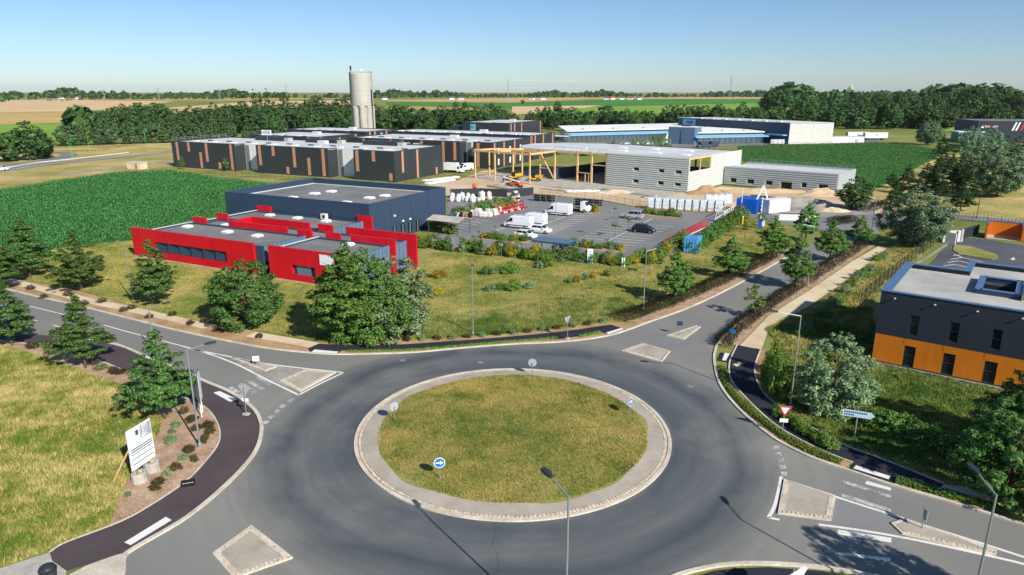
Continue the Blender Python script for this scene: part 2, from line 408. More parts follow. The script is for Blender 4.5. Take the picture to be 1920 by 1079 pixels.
def copy_tree(o, parent=None):
    c = o.copy(); COL.objects.link(c); c.parent = parent
    for ch in list(o.children): copy_tree(ch, c)
    return c
def struct(o): o['kind'] = 'structure'; return o
def stuff(o, label, cat):
    o['kind'] = 'stuff'; o['label'] = label; o['category'] = cat; return o
def spart(o): o['kind'] = 'stuff'; return o
def ground_sheet(name, poly, z, mat, parent=None):
    o = MB().sheet(poly, z).build(name, mat, parent)
    return o if parent else struct(o)
def ribbon(pts, w, z, mb=None):
    mb = mb or MB(); P = [Vector(p) for p in pts]; L = []; Rr = []
    for i, p in enumerate(P):
        d = (P[min(i + 1, len(P) - 1)] - P[max(i - 1, 0)]).normalized(); nn = Vector((-d.y, d.x)) * w / 2
        L.append((*(p + nn), z)); Rr.append((*(p - nn), z))
    n = len(P)
    return mb.add(L + Rr, [(i, i + n, i + n + 1, i + 1) for i in range(n - 1)])
def kerb_line(pts, w=0.22, z0=-0.03, z1=0.11, mb=None, closed=False):
    mb = mb or MB(); P = [Vector(p) for p in pts]; rings = []; n = len(P)
    for i, p in enumerate(P):
        a = P[(i + 1) % n] if closed else P[min(i + 1, n - 1)]; b = P[(i - 1) % n] if closed else P[max(i - 1, 0)]
        d = (a - b).normalized(); nn = Vector((-d.y, d.x)) * w / 2
        q, r_ = p + nn, p - nn
        rings.append([(*q, z0), (*r_, z0), (*r_, z1), (*q, z1)])
    V = [p for r_ in rings for p in r_]; F = []
    for k in range(n if closed else n - 1):
        k2 = (k + 1) % n
        for i in range(4):
            j = (i + 1) % 4; F.append((k * 4 + i, k2 * 4 + i, k2 * 4 + j, k * 4 + j))
    if not closed: F += [(0, 1, 2, 3), tuple(reversed(range((n - 1) * 4, n * 4)))]
    return mb.add(V, F)
def pip(x, y, poly):
    """vectorised point in polygon"""
    inside = np.zeros(len(x), bool); n = len(poly); j = n - 1
    for i in range(n):
        xi, yi = poly[i]; xj, yj = poly[j]
        if yi != yj:
            c = ((yi > y) != (yj > y)) & (x < (xj - xi) * (y - yi) / (yj - yi) + xi); inside ^= c
        j = i
    return inside
def scatter(poly, n, rng, excl=()):
    P = np.array(poly); lo, hi = P.min(0), P.max(0); X = []; got = 0
    while got < n:
        q = rng.uniform(lo, hi, (n * 2, 2)); ok = pip(q[:, 0], q[:, 1], poly)
        for e in excl: ok &= ~pip(q[:, 0], q[:, 1], e)
        q = q[ok]; X.append(q); got += len(q)
        if len(q) == 0: break
    return np.concatenate(X)[:n]
def blades(name, pts, hmin, hmax, wd, mat, seed=0, z=0.0, zf=None, per=2):
    rng = np.random.default_rng(seed); n = len(pts)
    pts = np.repeat(pts, per, 0) + rng.normal(0, wd * 0.8, (n * per, 2)); n = len(pts)
    a = rng.uniform(0, 2 * math.pi, n); h = rng.uniform(hmin, hmax, n); ww = wd * rng.uniform(0.6, 1.3, n)
    dx, dy = np.cos(a) * ww, np.sin(a) * ww; le = rng.normal(0, 0.55, (n, 2)) * h[:, None]
    zz = np.full(n, z) if zf is None else zf(pts[:, 0], pts[:, 1])
    V = np.empty((n, 3, 3)); V[:, 0] = np.c_[pts[:, 0] - dx, pts[:, 1] - dy, zz - 0.02]; V[:, 1] = np.c_[pts[:, 0] + dx, pts[:, 1] + dy, zz - 0.02]
    V[:, 2] = np.c_[pts[:, 0] + le[:, 0], pts[:, 1] + le[:, 1], zz + h]
    return obj(name, np_mesh(name, V.reshape(-1, 3), np.arange(n * 3).reshape(-1, 3)), mat)

# ================================================================== GROUND
ground_sheet('ground', [(-6500, -250), (6500, -250), (6500, 8500), (-6500, 8500)], -0.06, M['ground'])
def sheet_px(name, pts, z, mat, parent=None): return ground_sheet(name, GS(pts), z, mat, parent)
# far fields (each on the plain, listed by its outline)
FAR = [
 ('wheat_field', [(-200, 190), (110, 187), (330, 190), (200, 206), (120, 210), (-200, 213)], 'wheat2'),
 ('wheat_field', [(-200, 213.5), (120, 210.5), (300, 204), (480, 196), (470, 206), (300, 222), (180, 228), (60, 233), (-200, 240)], 'wheat'),
 ('wheat_field', [(310, 203), (480, 190.5), (660, 188.5), (660, 196), (560, 202), (440, 209)], 'wheat2'),
 ('green_field', [(145, 209), (185, 208), (230, 213), (150, 217)], 'green_field'),
 ('pasture', [(-200, 240.5), (60, 233.5), (180, 228.5), (300, 225), (200, 244), (110, 264), (-200, 268)], 'light_green'),
 ('green_field', [(480, 203), (660, 203), (660, 212), (480, 212)], 'green_field'),
 ('wheat_field', [(725, 188), (960, 184), (1180, 182), (1440, 183), (1440, 186), (1120, 186), (960, 193), (725, 190.5)], 'wheat'),
 ('green_field', [(725, 191), (960, 193.5), (1180, 186.5), (1440, 186.5), (1440, 193), (960, 204), (725, 197)], 'green_field'),
 ('pasture', [(960, 204.5), (1440, 193.5), (1440, 210), (1250, 220), (1050, 222), (960, 212)], 'light_green'),
 ('wheat_field', [(960, 200.5), (1130, 198), (1060, 208), (960, 216)], 'wheat2'),
 ('wheat_field', [(725, 199), (900, 203), (900, 209), (725, 206)], 'wheat3'),
 ('wheat_field', [(1440, 196), (1700, 196), (1700, 203), (1440, 203)], 'wheat2'),
 ('wheat_field', [(-200, 186.8), (480, 183), (660, 185), (480, 190), (330, 189.5), (110, 186.6)], 'wheat3'),
 ('pasture', [(1760, 236), (1960, 232), (1960, 250), (1760, 248)], 'light_green'),
]
for i, (nm, pts, mk) in enumerate(FAR): sheet_px(nm, pts, 0.02 + 0.03 * i, M[mk])
# dry grass belt by the main road
sheet_px('dry_grass', [(-250, 300), (110, 275), (325, 266), (325, 312), (200, 326), (0, 358), (-250, 400)], -0.03, M['rough_grass'])
sheet_px('dry_grass', [(1790, 375), (1840, 352), (2100, 345), (2100, 440), (1830, 412), (1780, 408)], -0.03, M['rough_grass'])
sheet_px('dry_grass', [(1590, 372), (1660, 330), (1760, 284), (1880, 300), (1830, 352), (1790, 374), (1660, 398)], -0.035, M['rough_grass'])
# grass apron round the dark warehouses and the site
sheet_px('dry_grass', [(325, 312), (745, 342), (840, 326), (960, 316), (940, 330), (860, 338), (820, 350), (560, 350), (410, 334), (320, 320)], -0.025, M['lawn'])
# big lawn in front of the red office
LAWN = GS([(-60, 492), (60, 470), (200, 455), (300, 448), (800, 440), (860, 468), (1000, 489), (1230, 492), (1400, 405), (1480, 420), (1440, 490), (1300, 560), (1180, 605), (1140, 606), (960, 627), (730, 643), (600, 641), (480, 620), (300, 588), (150, 545), (0, 512)])
ground_sheet('lawn', LAWN, -0.02, M['lawn'])
MEADOW = GS([(-400, 640), (0, 647), (112, 679), (160, 699), (240, 727), (306, 782), (298, 812), (255, 870), (225, 931), (206, 984), (125, 1018), (0, 1066), (-400, 1230)])
ground_sheet('meadow', MEADOW, -0.02, M['meadow'])
RIGHTLAWN = GS([(1425, 690), (1480, 610), (1640, 600), (1640, 680), (1900, 735), (2200, 800), (2200, 1030), (1920, 950), (1700, 880), (1560, 825), (1450, 755)])
ground_sheet('lawn', RIGHTLAWN, -0.02, M['lawn'])
FENCESIDE = GS([(1435, 618), (1525, 572), (1565, 545), (1630, 496), (1668, 466), (1700, 450), (1765, 446), (1740, 470), (1680, 520), (1640, 560), (1630, 620), (1480, 660)])
ground_sheet('rough_grass', FENCESIDE, -0.024, M['rough_grass'])
# corn fields
CORN_L = GS([(-260, 405), (0, 358), (100, 342), (215, 326), (320, 321), (415, 336), (560, 352), (600, 372), (415, 410), (300, 447), (180, 458), (60, 474), (-260, 520)])
ground_sheet('corn_field', CORN_L, -0.015, M['corn_soil'])
CORN_R = GS([(1384, 300), (1384, 276), (1560, 271), (1640, 269), (1720, 275), (1775, 287), (1725, 312), (1650, 352), (1620, 356), (1602, 350), (1560, 348)])
ground_sheet('corn_field', CORN_R, -0.015, M['corn_soil'])

# ================================================================== ROADS
kN = cr(GS([(-160, 498), (-60, 524), (50, 552), (140, 572), (240, 597), (337, 621), (480, 650), (580, 662), (640, 665), (700, 664), (780, 661), (880, 652), (960, 646), (1060, 641), (1135, 631), (1180, 618), (1212, 606), (1285, 580), (1345, 553), (1410, 519), (1455, 494), (1507, 465), (1540, 449)]))
kE = cr(GS([(1606, 461), (1560, 488), (1500, 524), (1440, 562), (1392, 600), (1352, 636), (1340, 662), (1341, 690), (1352, 725), (1385, 767), (1437, 812), (1478, 838), (1530, 862), (1592, 883), (1672, 910), (1765, 937), (1920, 984), (2150, 1050)]))
kS = cr(GS([(2150, 1290), (1900, 1170), (1740, 1110), (1640, 1082), (1540, 1065), (1440, 1058), (1372, 1059), (1322, 1066), (1262, 1083), (1180, 1125), (1100, 1200), (1040, 1320)]))
kW = cr(GS([(60, 1330), (160, 1180), (226, 1085), (232, 1048), (252, 1029), (350, 971), (425, 909), (475, 854), (490, 814), (487, 786), (470, 762), (430, 735), (385, 716), (330, 692), (277, 671), (215, 646), (122, 633), (60, 626), (-60, 610), (-260, 585)]))
ROAD = kN + kE + kS + kW
road = ground_sheet('road', ROAD, 0.0, M['asphalt'])
# far junction and streets
sheet_px('road', [(1540, 449.5), (1606, 461.5), (1640, 438), (1680, 415), (1760, 418), (1800, 412), (2000, 432), (2000, 421), (1790, 402), (1700, 400), (1620, 402), (1540, 408), (1450, 402), (1390, 400), (1380, 408), (1440, 418), (1530, 428), (1560, 438)], -0.004, M['parking'])
# left main road at the far left with its slip bend
kk = cr(GS([(-300, 348), (0, 320), (60, 312), (150, 302), (250, 293), (330, 285), (420, 276), (560, 262)]))
struct(ribbon(kk, 7.5, 0.0).build('road', M['parking']))
struct(ribbon(cr(GS([(-40, 317), (40, 307), (100, 299), (128, 293), (124, 288), (95, 286), (60, 288)])), 6, 0.004).build('road', M['parking']))
struct(ribbon(cr(GS([(110, 328), (200, 318), (260, 310), (330, 301)])), 3.5, 0.0).build('track', M['grey_gravel']))
mbk = ribbon([(p[0], p[1]) for p in kk], 0.5, 0.02); struct(mbk.build('road_line', M['paint']))

# kerbs
def kerb_obj(pts, name='kerb', mat='kerb', **k): return struct(kerb_line(pts, **k).build(name, M[mat], recalc=True))
kerb_obj(kN[:-6], w=0.25, z1=0.08); kerb_obj(kE, w=0.22, z1=0.1); kerb_obj(kS, w=0.25, z1=0.1); kerb_obj(kW[10:-20], w=0.28, z1=0.09)
# gutter strip of pale dust along the kerb
# ---- cycle path on the left
pin = cr(GS([(-260, 622), (-60, 634), (30, 642), (120, 655), (175, 672), (257, 705), (345, 745), (387, 766), (409, 797), (411, 828), (390, 860), (350, 902), (287, 945), (225, 979), (125, 1017), (93, 1036)]))
iw0 = min(range(len(kW)), key=lambda i: abs(Vector(kW[i]) - Vector(G(215, 646))))if False else None
kwl = [Vector(p) for p in kW]
def near_i(L, px, py):
    g = Vector(G(px, py)); return min(range(len(L)), key=lambda i: (Vector(L[i]) - g).length)
i0, i1 = near_i(kW, 245, 1033), near_i(kW, -260, 585)
path_out = kW[i0:near_i(kW, 122, 633)] + GS([(62, 628), (-60, 618), (-260, 603)])
PATH_L = pin + GS([(98, 1052), (125, 1071), (155, 1062), (200, 1046)]) + path_out
ground_sheet('cycle_path', PATH_L, 0.012, M['purple_asphalt'])
kerb_obj(pin, mat='kerb', w=0.1, z1=0.05)
sheet_px('pavement', [(93, 1036), (98, 1052), (125, 1071), (120, 1090), (-60, 1160), (-160, 1140), (0, 1066)], 0.006, M['concrete'])
sheet_px('pavement', [(245, 1031), (160, 1062), (130, 1078), (140, 1100), (215, 1105), (226, 1085), (232, 1048)], 0.007, M['kerb'])
# mulch beds on the left
MULCH_L = pin[:-6] + GS([(206, 985), (225, 931), (255, 872), (298, 812), (306, 782), (240, 727), (160, 699), (112, 679), (0, 647), (-260, 632)])
ground_sheet('mulch_bed', MULCH_L, -0.006, M['mulch'])
# north verge
VERGE_N = GS([(-160, 470), (0, 512), (45, 527), (150, 546), (300, 589), (385, 606), (480, 621), (592, 641), (660, 646), (730, 642), (850, 634), (960, 626), (1060, 616), (1142, 604), (1180, 606), (1212, 604)]) + list(reversed(kN[10:near_i(kN, 1212, 606)]))
ground_sheet('verge', VERGE_N, -0.01, M['dirt'])
FP = cr(GS([(-160, 478), (20, 527), (100, 547), (175, 566), (250, 581), (325, 598), (392, 613)]))
struct(ribbon(FP, 1.5, 0.004).build('footpath', M['footpath']))
struct(ribbon(cr(GS([(470, 627), (530, 637), (592, 648)])), 1.5, 0.004).build('footpath', M['footpath']))
BPN = cr(GS([(597, 645), (655, 647), (730, 647), (830, 641), (960, 631), (1060, 621), (1145, 609)])) + GS([(1174, 618), (1142, 628), (1130, 624)]) + cr(GS([(1052, 636), (960, 638), (805, 653), (680, 656), (640, 658)])) + GS([(632, 666), (582, 662), (577, 654)])
ground_sheet('cycle_path', BPN, 0.004, M['black_asphalt'])
# right path
BPE_L = cr(GS([(1382, 647), (1368, 680), (1371, 712), (1397, 745), (1440, 786), (1480, 814), (1540, 845), (1599, 868)]))
BPE_R = cr(GS([(1770, 908), (1722, 888), (1677, 870), (1640, 856), (1575, 831), (1490, 782), (1440, 746), (1421, 718), (1415, 690), (1426, 656)]))
ground_sheet('cycle_path', BPE_L + GS([(1594, 881), (1672, 906), (1680, 895), (1760, 915)]) + BPE_R, 0.006, M['black_asphalt'])
sheet_px('cycle_path', [(1351, 661), (1369, 664), (1366, 680), (1344, 676)], 0.004, M['black_asphalt'])
struct(ribbon([(Vector(p) + (Vector(p) - Vector(q)).normalized() * 0).to_tuple() for p, q in zip(BPE_R, BPE_R)], 1.3, -0.002).build('verge', M['dirt']))
kerb_obj(BPE_L, w=0.12, z1=0.06); kerb_obj(BPE_R, w=0.12, z1=0.06)
VERGE_E = kE[near_i(kE, 1344, 700):near_i(kE, 1590, 882)] + list(reversed(BPE_L[8:]))
ground_sheet('verge', VERGE_E, -0.008, M['dirt'])
ground_sheet('verge', kE[near_i(kE, 1672, 910):] + GS([(2150, 1020), (1920, 950), (1770, 912), (1690, 896)]), -0.008, M['dirt'])
sheet_px('footpath', [(1770, 908), (1800, 912), (1920, 940), (2150, 1000), (2150, 1022), (1920, 953), (1766, 915)], 0.003, M['footpath'])
FPE = GS([(1386, 649), (1440, 593), (1520, 543), (1595, 492), (1647, 462)]) + GS([(1664, 465), (1627, 496), (1560, 546), (1522, 571), (1440, 621), (1428, 655)])
ground_sheet('footpath', FPE, -0.004, M['footpath'])
VERGE_NE = kE[:near_i(kE, 1344, 650)] + GS([(1384, 648), (1438, 592), (1518, 542), (1593, 491), (1640, 460)])
ground_sheet('verge', VERGE_NE, -0.012, M['mulch'])
VERGE_NW = kN[near_i(kN, 1212, 606):near_i(kN, 1520, 457)] + GS([(1500, 455), (1430, 492), (1320, 548), (1180, 604)])
ground_sheet('verge', VERGE_NW, -0.012, M['mulch'])
# bottom path
sheet_px('cycle_path', [(1300, 1084), (1340, 1071), (1380, 1066), (1440, 1064), (1540, 1071), (1640, 1088), (1740, 1118), (1700, 1180), (1500, 1130), (1350, 1110)], 0.01, M['black_asphalt'])
# fresh patch bars
def bar(name, pts, z, mat, parent): return MB().sheet(GS(pts), z).build(name, mat, parent)
for q in ([(233, 1018), (311, 970), (322, 976), (245, 1023)], [(400, 737), (412, 734), (446, 750), (431, 754)], [(590, 656), (635, 660), (630, 664.3), (584, 660.6)], [(1136, 624.5), (1165, 615.5), (1170, 618), (1141, 627.6)],
          [(1359, 662), (1368, 664), (1361, 677), (1354, 676)], [(1605, 873), (1670, 894), (1666, 899.5), (1600, 879)]):
    bar('paving_bar', q, 0.022, M['paint_new'], road)
# crossings and lines (children of the road)
s = 0.25
def z8(x, y): return (1440 + x * s, 809 + y * s)
for q in ([(740, 372), (925, 425), (920, 446), (728, 395)], [(560, 366), (925, 480), (920, 500), (555, 386)], [(555, 466), (925, 585), (920, 608), (552, 490)], [(525, 738), (925, 800), (925, 836), (522, 772)], [(500, 903), (920, 952), (920, 976), (505, 922)]):
    bar('crossing_bar', [z8(*p) for p in q], 0.006, M['paint_worn' if q[0][1] in (366, 466) else 'paint'], road)
for q in ([(426, 727), (436, 725), (462, 742), (452, 746)], [(446, 721), (455, 718), (484, 736), (474, 740)], [(458, 714), (467, 712), (497, 729), (488, 731)], [(478, 707), (486, 704), (513, 719), (504, 723)]):
    bar('crossing_bar', q, 0.006, M['paint_worn'], road)
for cx, cy in ((545, 751), (529, 762), (519, 772), (508, 782), (498, 792)):
    bar('give_way_dash', [(cx - 7, cy + 1), (cx + 1, cy - 4), (cx + 8, cy - 1), (cx, cy + 4)], 0.006, M['paint_worn'], road)
for x, y in ((62, 122), (78, 172), (100, 218), (110, 268), (122, 318)):
    bar('give_way_dash', [z8(x - 26, y - 14), z8(x + 20, y - 14), z8(x + 26, y + 14), z8(x - 20, y + 14)], 0.006, M['paint_worn'], road)
for pts, wd in (([(54, 574), (127, 592)], 0.16), ([(195, 610), (245, 624), (295, 637), (345, 650)], 0.16), ([(100, 610), (128, 619)], 0.16), ([(58, 600), (70, 602)], 0.16),
                ([(-160, 520), (-60, 546), (20, 565)], 0.16)):
    ribbon(cr(GS(pts)), wd, 0.006).build('lane_line', M['paint'], road)
for pts in ([(340, 649), (380, 660), (440, 682), (500, 712), (560, 741)], [(560, 741), (600, 720), (644, 699)], [(644, 699), (560, 690), (490, 681), (430, 669), (360, 655)],
            [(1465, 894), (1460, 920), (1452, 950), (1441, 971)], [(1441, 971), (1462, 975)], [(1567, 932), (1620, 949), (1680, 968), (1740, 988), (1830, 1016), (1920, 1045), (2060, 1090)],
            [(1535, 984), (1615, 995), (1702, 1010), (1815, 1034), (1920, 1058), (2060, 1095)]):
    ribbon(cr(GS(pts)), 0.22, 0.007).build('edge_line', M['paint'], road)
# darker worn infill behind the splitter islands
sheet_px('hatched_infill', [(440, 680), (487, 682), (560, 691), (632, 699), (562, 735), (515, 716)], 0.004, M['kerb_grey'], road)
sheet_px('hatched_infill', [(1565, 933), (1680, 968), (1692, 990), (1690, 1002), (1615, 993), (1556, 980)], 0.004, M['parking'], road)
sheet_px('hatched_infill', [(1206, 645), (1251, 631), (1281, 637), (1256, 659)], 0.004, M['parking'], road)

# ================================================================== ROUNDABOUT
rb = thing('roundabout_island', 'round roundabout island of dry grass with pale concrete apron and white kerb', 'roundabout', (*RC, 0))
def ring_mesh(r0, r1, z0, z1, n=144):
    mb = MB(); V = []
    for r_, z in ((r0, z0), (r1, z1)):
        for i in range(n):
            a = 2 * math.pi * i / n; V.append((r_ * math.cos(a), r_ * math.sin(a), z))
    return mb.add(V, [(i, (i + 1) % n, n + (i + 1) % n, n + i) for i in range(n)])
def ring_wob(r0, r1, z0, z1, amp, n=288):
    rng = random.Random(5); ph = [rng.uniform(0, 6.28) for _ in range(6)]; V = []
    f = lambda a: amp * sum(math.sin((3 + 5 * k) * a + ph[k]) / (k + 1) for k in range(6))
    for i in range(n):
        a = 2 * math.pi * i / n; V.append(((r0 + f(a)) * math.cos(a), (r0 + f(a)) * math.sin(a), z0))
    for i in range(n):
        a = 2 * math.pi * i / n; V.append((r1 * math.cos(a), r1 * math.sin(a), z1))
    return MB().add(V, [(i, n + i, n + (i + 1) % n, (i + 1) % n) for i in range(n)])
circ = [(11.78 * math.cos(2 * math.pi * i / 144), 11.78 * math.sin(2 * math.pi * i / 144)) for i in range(144)]
kerb_line(circ, 0.26, -0.03, 0.1, closed=True).build('kerb_ring', M['kerb'], rb, recalc=True)
ring_wob(9.9, 11.35, 0.14, 0.1, 0.10).build('apron', M['apron'], rb)
ring_mesh(11.65, 11.3, 0.06, 0.06).build('joint_bed', M['dirt'], rb)
mb = MB(); rng = random.Random(3); ns = 264
for i in range(ns):
    a = 2 * math.pi * i / ns; rr = 11.47 + rng.uniform(-.01, .01)
    mb.rbox((rr * math.cos(a), rr * math.sin(a)), 0.2, 0.23, 0.02, 0.105 + rng.uniform(-.012, .012), a)
spart(mb.build('sett_ring', M['sett'], rb))
def dome(r): return 0.13 + 0.55 * max(0, 1 - (r / 10.25) ** 2)
prof = [(10.2 - 0.85 * k, dome(10.2 - 0.85 * k)) for k in range(12)] + [(0.01, 0.68)]
V = []; n = 96
for r_, z in prof:
    for i in range(n):
        a = 2 * math.pi * i / n; q = r_ * (1 + (0.018 * math.sin(5 * a + 1) + 0.012 * math.sin(13 * a)) * (r_ / 10.2)); V.append((q * math.cos(a), q * math.sin(a), z))
MB().add(V, [(k * n + i, k * n + (i + 1) % n, (k + 1) * n + (i + 1) % n, (k + 1) * n + i) for k in range(len(prof) - 1) for i in range(n)]).build('turf', M['lawn'], rb, smooth=True)

# ================================================================== SPLITTER ISLANDS
def island(pts, label, setts=(), h=0.1):
    P = GS(pts); cx = sum(p[0] for p in P) / len(P); cy = sum(p[1] for p in P) / len(P)
    t = thing('traffic_island', label, 'traffic island', (cx, cy, 0)); q = [(x - cx, y - cy) for x, y in P]
    kerb_line(q, 0.22, -0.02, h, closed=True).build('kerb', M['kerb'], t, recalc=True)
    MB().sheet([(x * 0.93, y * 0.93) for x, y in q], h - 0.012).build('concrete_top', M['island_concrete'], t)
    mb = MB(); rng = random.Random(len(P))
    for e in setts:
        a, b = Vector(q[e]) * 0.9, Vector(q[(e + 1) % len(q)]) * 0.9; L_ = (b - a).length; ang = math.atan2(b.y - a.y, b.x - a.x); k = max(2, int(L_ / 0.24))
        for i in range(k):
            c = a + (b - a) * ((i + .5) / k); mb.rbox(c, 0.2, 0.26, 0.0, h + 0.012 + rng.uniform(-.01, .01), ang)
    if setts: spart(mb.build('sett_edge', M['sett'], t))
    return t
island([(527, 716), (571, 696), (628, 700), (562, 735)], 'kite shaped concrete island nearest the roundabout on the left arm', (2, 3, 0))
island([(436, 672), (489, 682), (517, 689), (499, 697)], 'narrow concrete island carrying a white sign on the left arm', (2,))
island([(1167, 659), (1206, 646), (1255, 660), (1240, 679)], 'four sided concrete island on the upper right arm beside the roundabout', (3, 0))
island([(1251, 631), (1308, 612), (1312, 614), (1281, 637)], 'small triangular concrete island with a blue sign on the upper right arm', (3,))
island([(1472, 902), (1564, 932), (1556, 976), (1461, 964)], 'four sided concrete island on the lower right arm beside the roundabout', (3, 2, 1))
island([(1674, 984), (1697, 976), (1868, 1036), (1864, 1042), (1692, 1001)], 'long pointed concrete island on the lower right arm', (3, 2))
island([(402, 1039), (470, 989), (546, 1048), (440, 1084)], 'square concrete island at the bottom left of the roundabout', (0, 1, 2, 3))

# ================================================================== PARKING AND SITE
PARK = GS([(795, 449), (845, 422), (935, 394), (1000, 366), (1100, 372), (1130, 377), (1215, 394), (1395, 404), (1380, 424), (1330, 445), (1245, 484), (1200, 487), (1080, 480), (980, 478), (880, 467), (800, 456)])
park = ground_sheet('parking_lot', PARK, -0.008, M['parking'])
ground_sheet('site_ground', GS([(780, 352), (860, 338), (905, 320), (940, 318), (1010, 322), (1131, 345), (1290, 364), (1352, 350), (1575, 364), (1640, 378), (1700, 399), (1620, 403), (1540, 409), (1450, 404), (1395, 402), (1215, 392), (1130, 375), (1000, 364), (930, 372), (850, 372)]), -0.014, M['sand'])
sheet_px('site_track', [(1385, 372), (1480, 377), (1580, 384), (1640, 392), (1640, 402), (1540, 409), (1470, 404), (1400, 392)], -0.009, M['grey_gravel'])
sheet_px('stock_yard', [(840, 372), (930, 372), (1000, 366), (935, 394), (880, 412), (845, 422), (840, 410)], -0.01, M['parking'])
# parking bay lines
c4 = 240 / 1569
def p4(x, y): return (1000 + x * c4, 340 + y * c4)
def p3(x, y): return (780 + x * c4, 320 + y * c4)
def bayline(p, q): ribbon([G(*p), G(*q)], 0.16, 0.0).build('parking_line', M['paint'], park)
for i in range(9): # right bank, left half
    t = i / 8; bayline(p4(575 + (1045 - 575) * t, 692 - (692 - 472) * t), p4(870 + (1330 - 870) * t, 722 - (722 - 500) * t))
for i in range(9):
    t = i / 8; bayline(p4(900 + (1350 - 900) * t, 762 - (762 - 528) * t), p4(1260 + (1700 - 1260) * t, 792 - (792 - 560) * t))
bayline(p4(835, 775), p4(1455, 458))
for i in range(10):
    t = i / 9; bayline(p4(60 + (520 - 60) * t, 655 - (655 - 418) * t), p4(270 + (760 - 270) * t, 632 - (632 - 428) * t + (0)))
bayline(p4(100, 545), p4(480, 395))
for i in range(7):
    t = i / 6; bayline(p3(250 + 480 * t, 730 - 130 * t), p3(460 + 420 * t, 752 - 130 * t))
bayline(p3(940, 748), p3(1080, 705))
# planted parking islands
for pts in ([(907, 446), (990, 452), (993, 456), (960, 455), (903, 450)], [(1060, 458), (1120, 464), (1172, 470), (1168, 474), (1060, 464)], [(1090, 392), (1122, 397), (1126, 401), (1095, 400)], [(1205, 398), (1240, 404), (1275, 408), (1276, 411), (1205, 404)]):
    struct(MB().prism(GS(pts), -0.02, 0.1).build('planting_island', M['dirt'], recalc=True))
# yard of the orange building
sheet_px('yard', [(1765, 472), (1800, 445), (1846, 448), (1920, 461), (2100, 492), (2100, 620), (1900, 560), (1740, 500)], -0.008, M['lot'])
struct(MB().prism(GS([(1790, 460), (1820, 463), (1868, 478), (1872, 484), (1860, 488), (1800, 478), (1786, 470)]), -0.02, 0.1).build('grass_island', M['lawn'], recalc=True))
c5 = 280 / 1574
def p5(x, y): return (1640 + x * c5, 380 + y * c5)
for a, b in (((830, 560), (950, 545)), ((800, 598), (925, 580)), ((765, 632), (885, 615)), ((725, 668), (850, 652)), ((840, 545), (925, 580)), ((925, 580), (1190, 640)), ((885, 615), (1010, 645)), ((850, 652), (980, 685))):
    ribbon([G(*p5(*a)), G(*p5(*b))], 0.18, 0.0).build('parking_line', M['paint_new'])['kind'] = 'structure'
aw = MB(); A0 = Vector(G(*p5(1465, 580))); A1 = Vector(G(*p5(1440, 632))); dd = (A1 - A0).normalized(); nn = Vector((-dd.y, dd.x))
aw.sheet([tuple(A0 + nn * .12), tuple(A0 - nn * .12), tuple(A0 + dd * 1.1 - nn * .12), tuple(A0 + dd * 1.1 - nn * .42), tuple(A0 + dd * 2.2), tuple(A0 + dd * 1.1 + nn * .42), tuple(A0 + dd * 1.1 + nn * .12)], 0.0)
struct(aw.build('road_arrow', M['paint_new']))
struct(ribbon(cr(GS([(1790, 448), (1740, 482), (1700, 505)])), 0.5, 0.005).build('kerb', M['kerb_grey']))

# ================================================================== BUILDINGS
class FR:
    """a thing with its own ground frame; parts are given in local metres"""
    def __init__(s, name, label, cat, org, deg, group=None):
        s.o = Vector(org); s.ang = R(deg); s.u = Vector((math.cos(s.ang), math.sin(s.ang))); s.v = Vector((-s.u.y, s.u.x))
        s.t = thing(name, label, cat, (org[0], org[1], 0), s.ang, group)
    def loc(s, px, py, z=0.0):
        d = Vector(G(px, py, z)) - s.o; return (d.dot(s.u), d.dot(s.v))
    def _ray(s, px, py):
        v = py - 539.5; return Vector((px - 960, FPX * CP - v * SP)), -(FPX * SP + v * CP)
    def on_b(s, px, py, b=0.0):
        d, dz = s._ray(px, py); t = (b + s.o.dot(s.v)) / d.dot(s.v); p = d * t - s.o
        return p.dot(s.u), CAMH + dz * t
    def on_a(s, px, py, a=0.0):
        d, dz = s._ray(px, py); t = (a + s.o.dot(s.u)) / d.dot(s.u); p = d * t - s.o
        return p.dot(s.v), CAMH + dz * t
    def part(s, name, mat, mb, parent=None, **k): return mb.build(name, M[mat] if isinstance(mat, str) else mat, parent or s.t, **k)
    def box(s, name, mat, *a, parent=None): return s.part(name, mat, MB().box(*a), parent)
def wall(mb, a0, a1, z0, z1, opens, d0, d1, axis='x'):
    """wall with rectangular openings; d0 outer face, d1 inner face along the other axis"""
    xs = sorted({a0, a1, *[o[0] for o in opens], *[o[1] for o in opens]}); zs = sorted({z0, z1, *[o[2] for o in opens], *[o[3] for o in opens]})
    P = (lambda a, d, z: (a, d, z)) if axis == 'x' else (lambda a, d, z: (d, a, z))
    nx, nz = len(xs) - 1, len(zs) - 1
    solid = lambda i, k: 0 <= i < nx and 0 <= k < nz and not any(o[0] <= (xs[i] + xs[i + 1]) / 2 <= o[1] and o[2] <= (zs[k] + zs[k + 1]) / 2 <= o[3] for o in opens)
    for i in range(nx):
        for k in range(nz):
            if not solid(i, k): continue
            x0, x1, y0, y1 = xs[i], xs[i + 1], zs[k], zs[k + 1]
            for d in (d0, d1): mb.quad(P(x0, d, y0), P(x1, d, y0), P(x1, d, y1), P(x0, d, y1))
            if not solid(i - 1, k): mb.quad(P(x0, d0, y0), P(x0, d1, y0), P(x0, d1, y1), P(x0, d0, y1))
            if not solid(i + 1, k): mb.quad(P(x1, d0, y0), P(x1, d1, y0), P(x1, d1, y1), P(x1, d0, y1))
            if not solid(i, k - 1): mb.quad(P(x0, d0, y0), P(x1, d0, y0), P(x1, d1, y0), P(x0, d1, y0))
            if not solid(i, k + 1): mb.quad(P(x0, d0, y1), P(x1, d0, y1), P(x1, d1, y1), P(x0, d1, y1))
    return mb
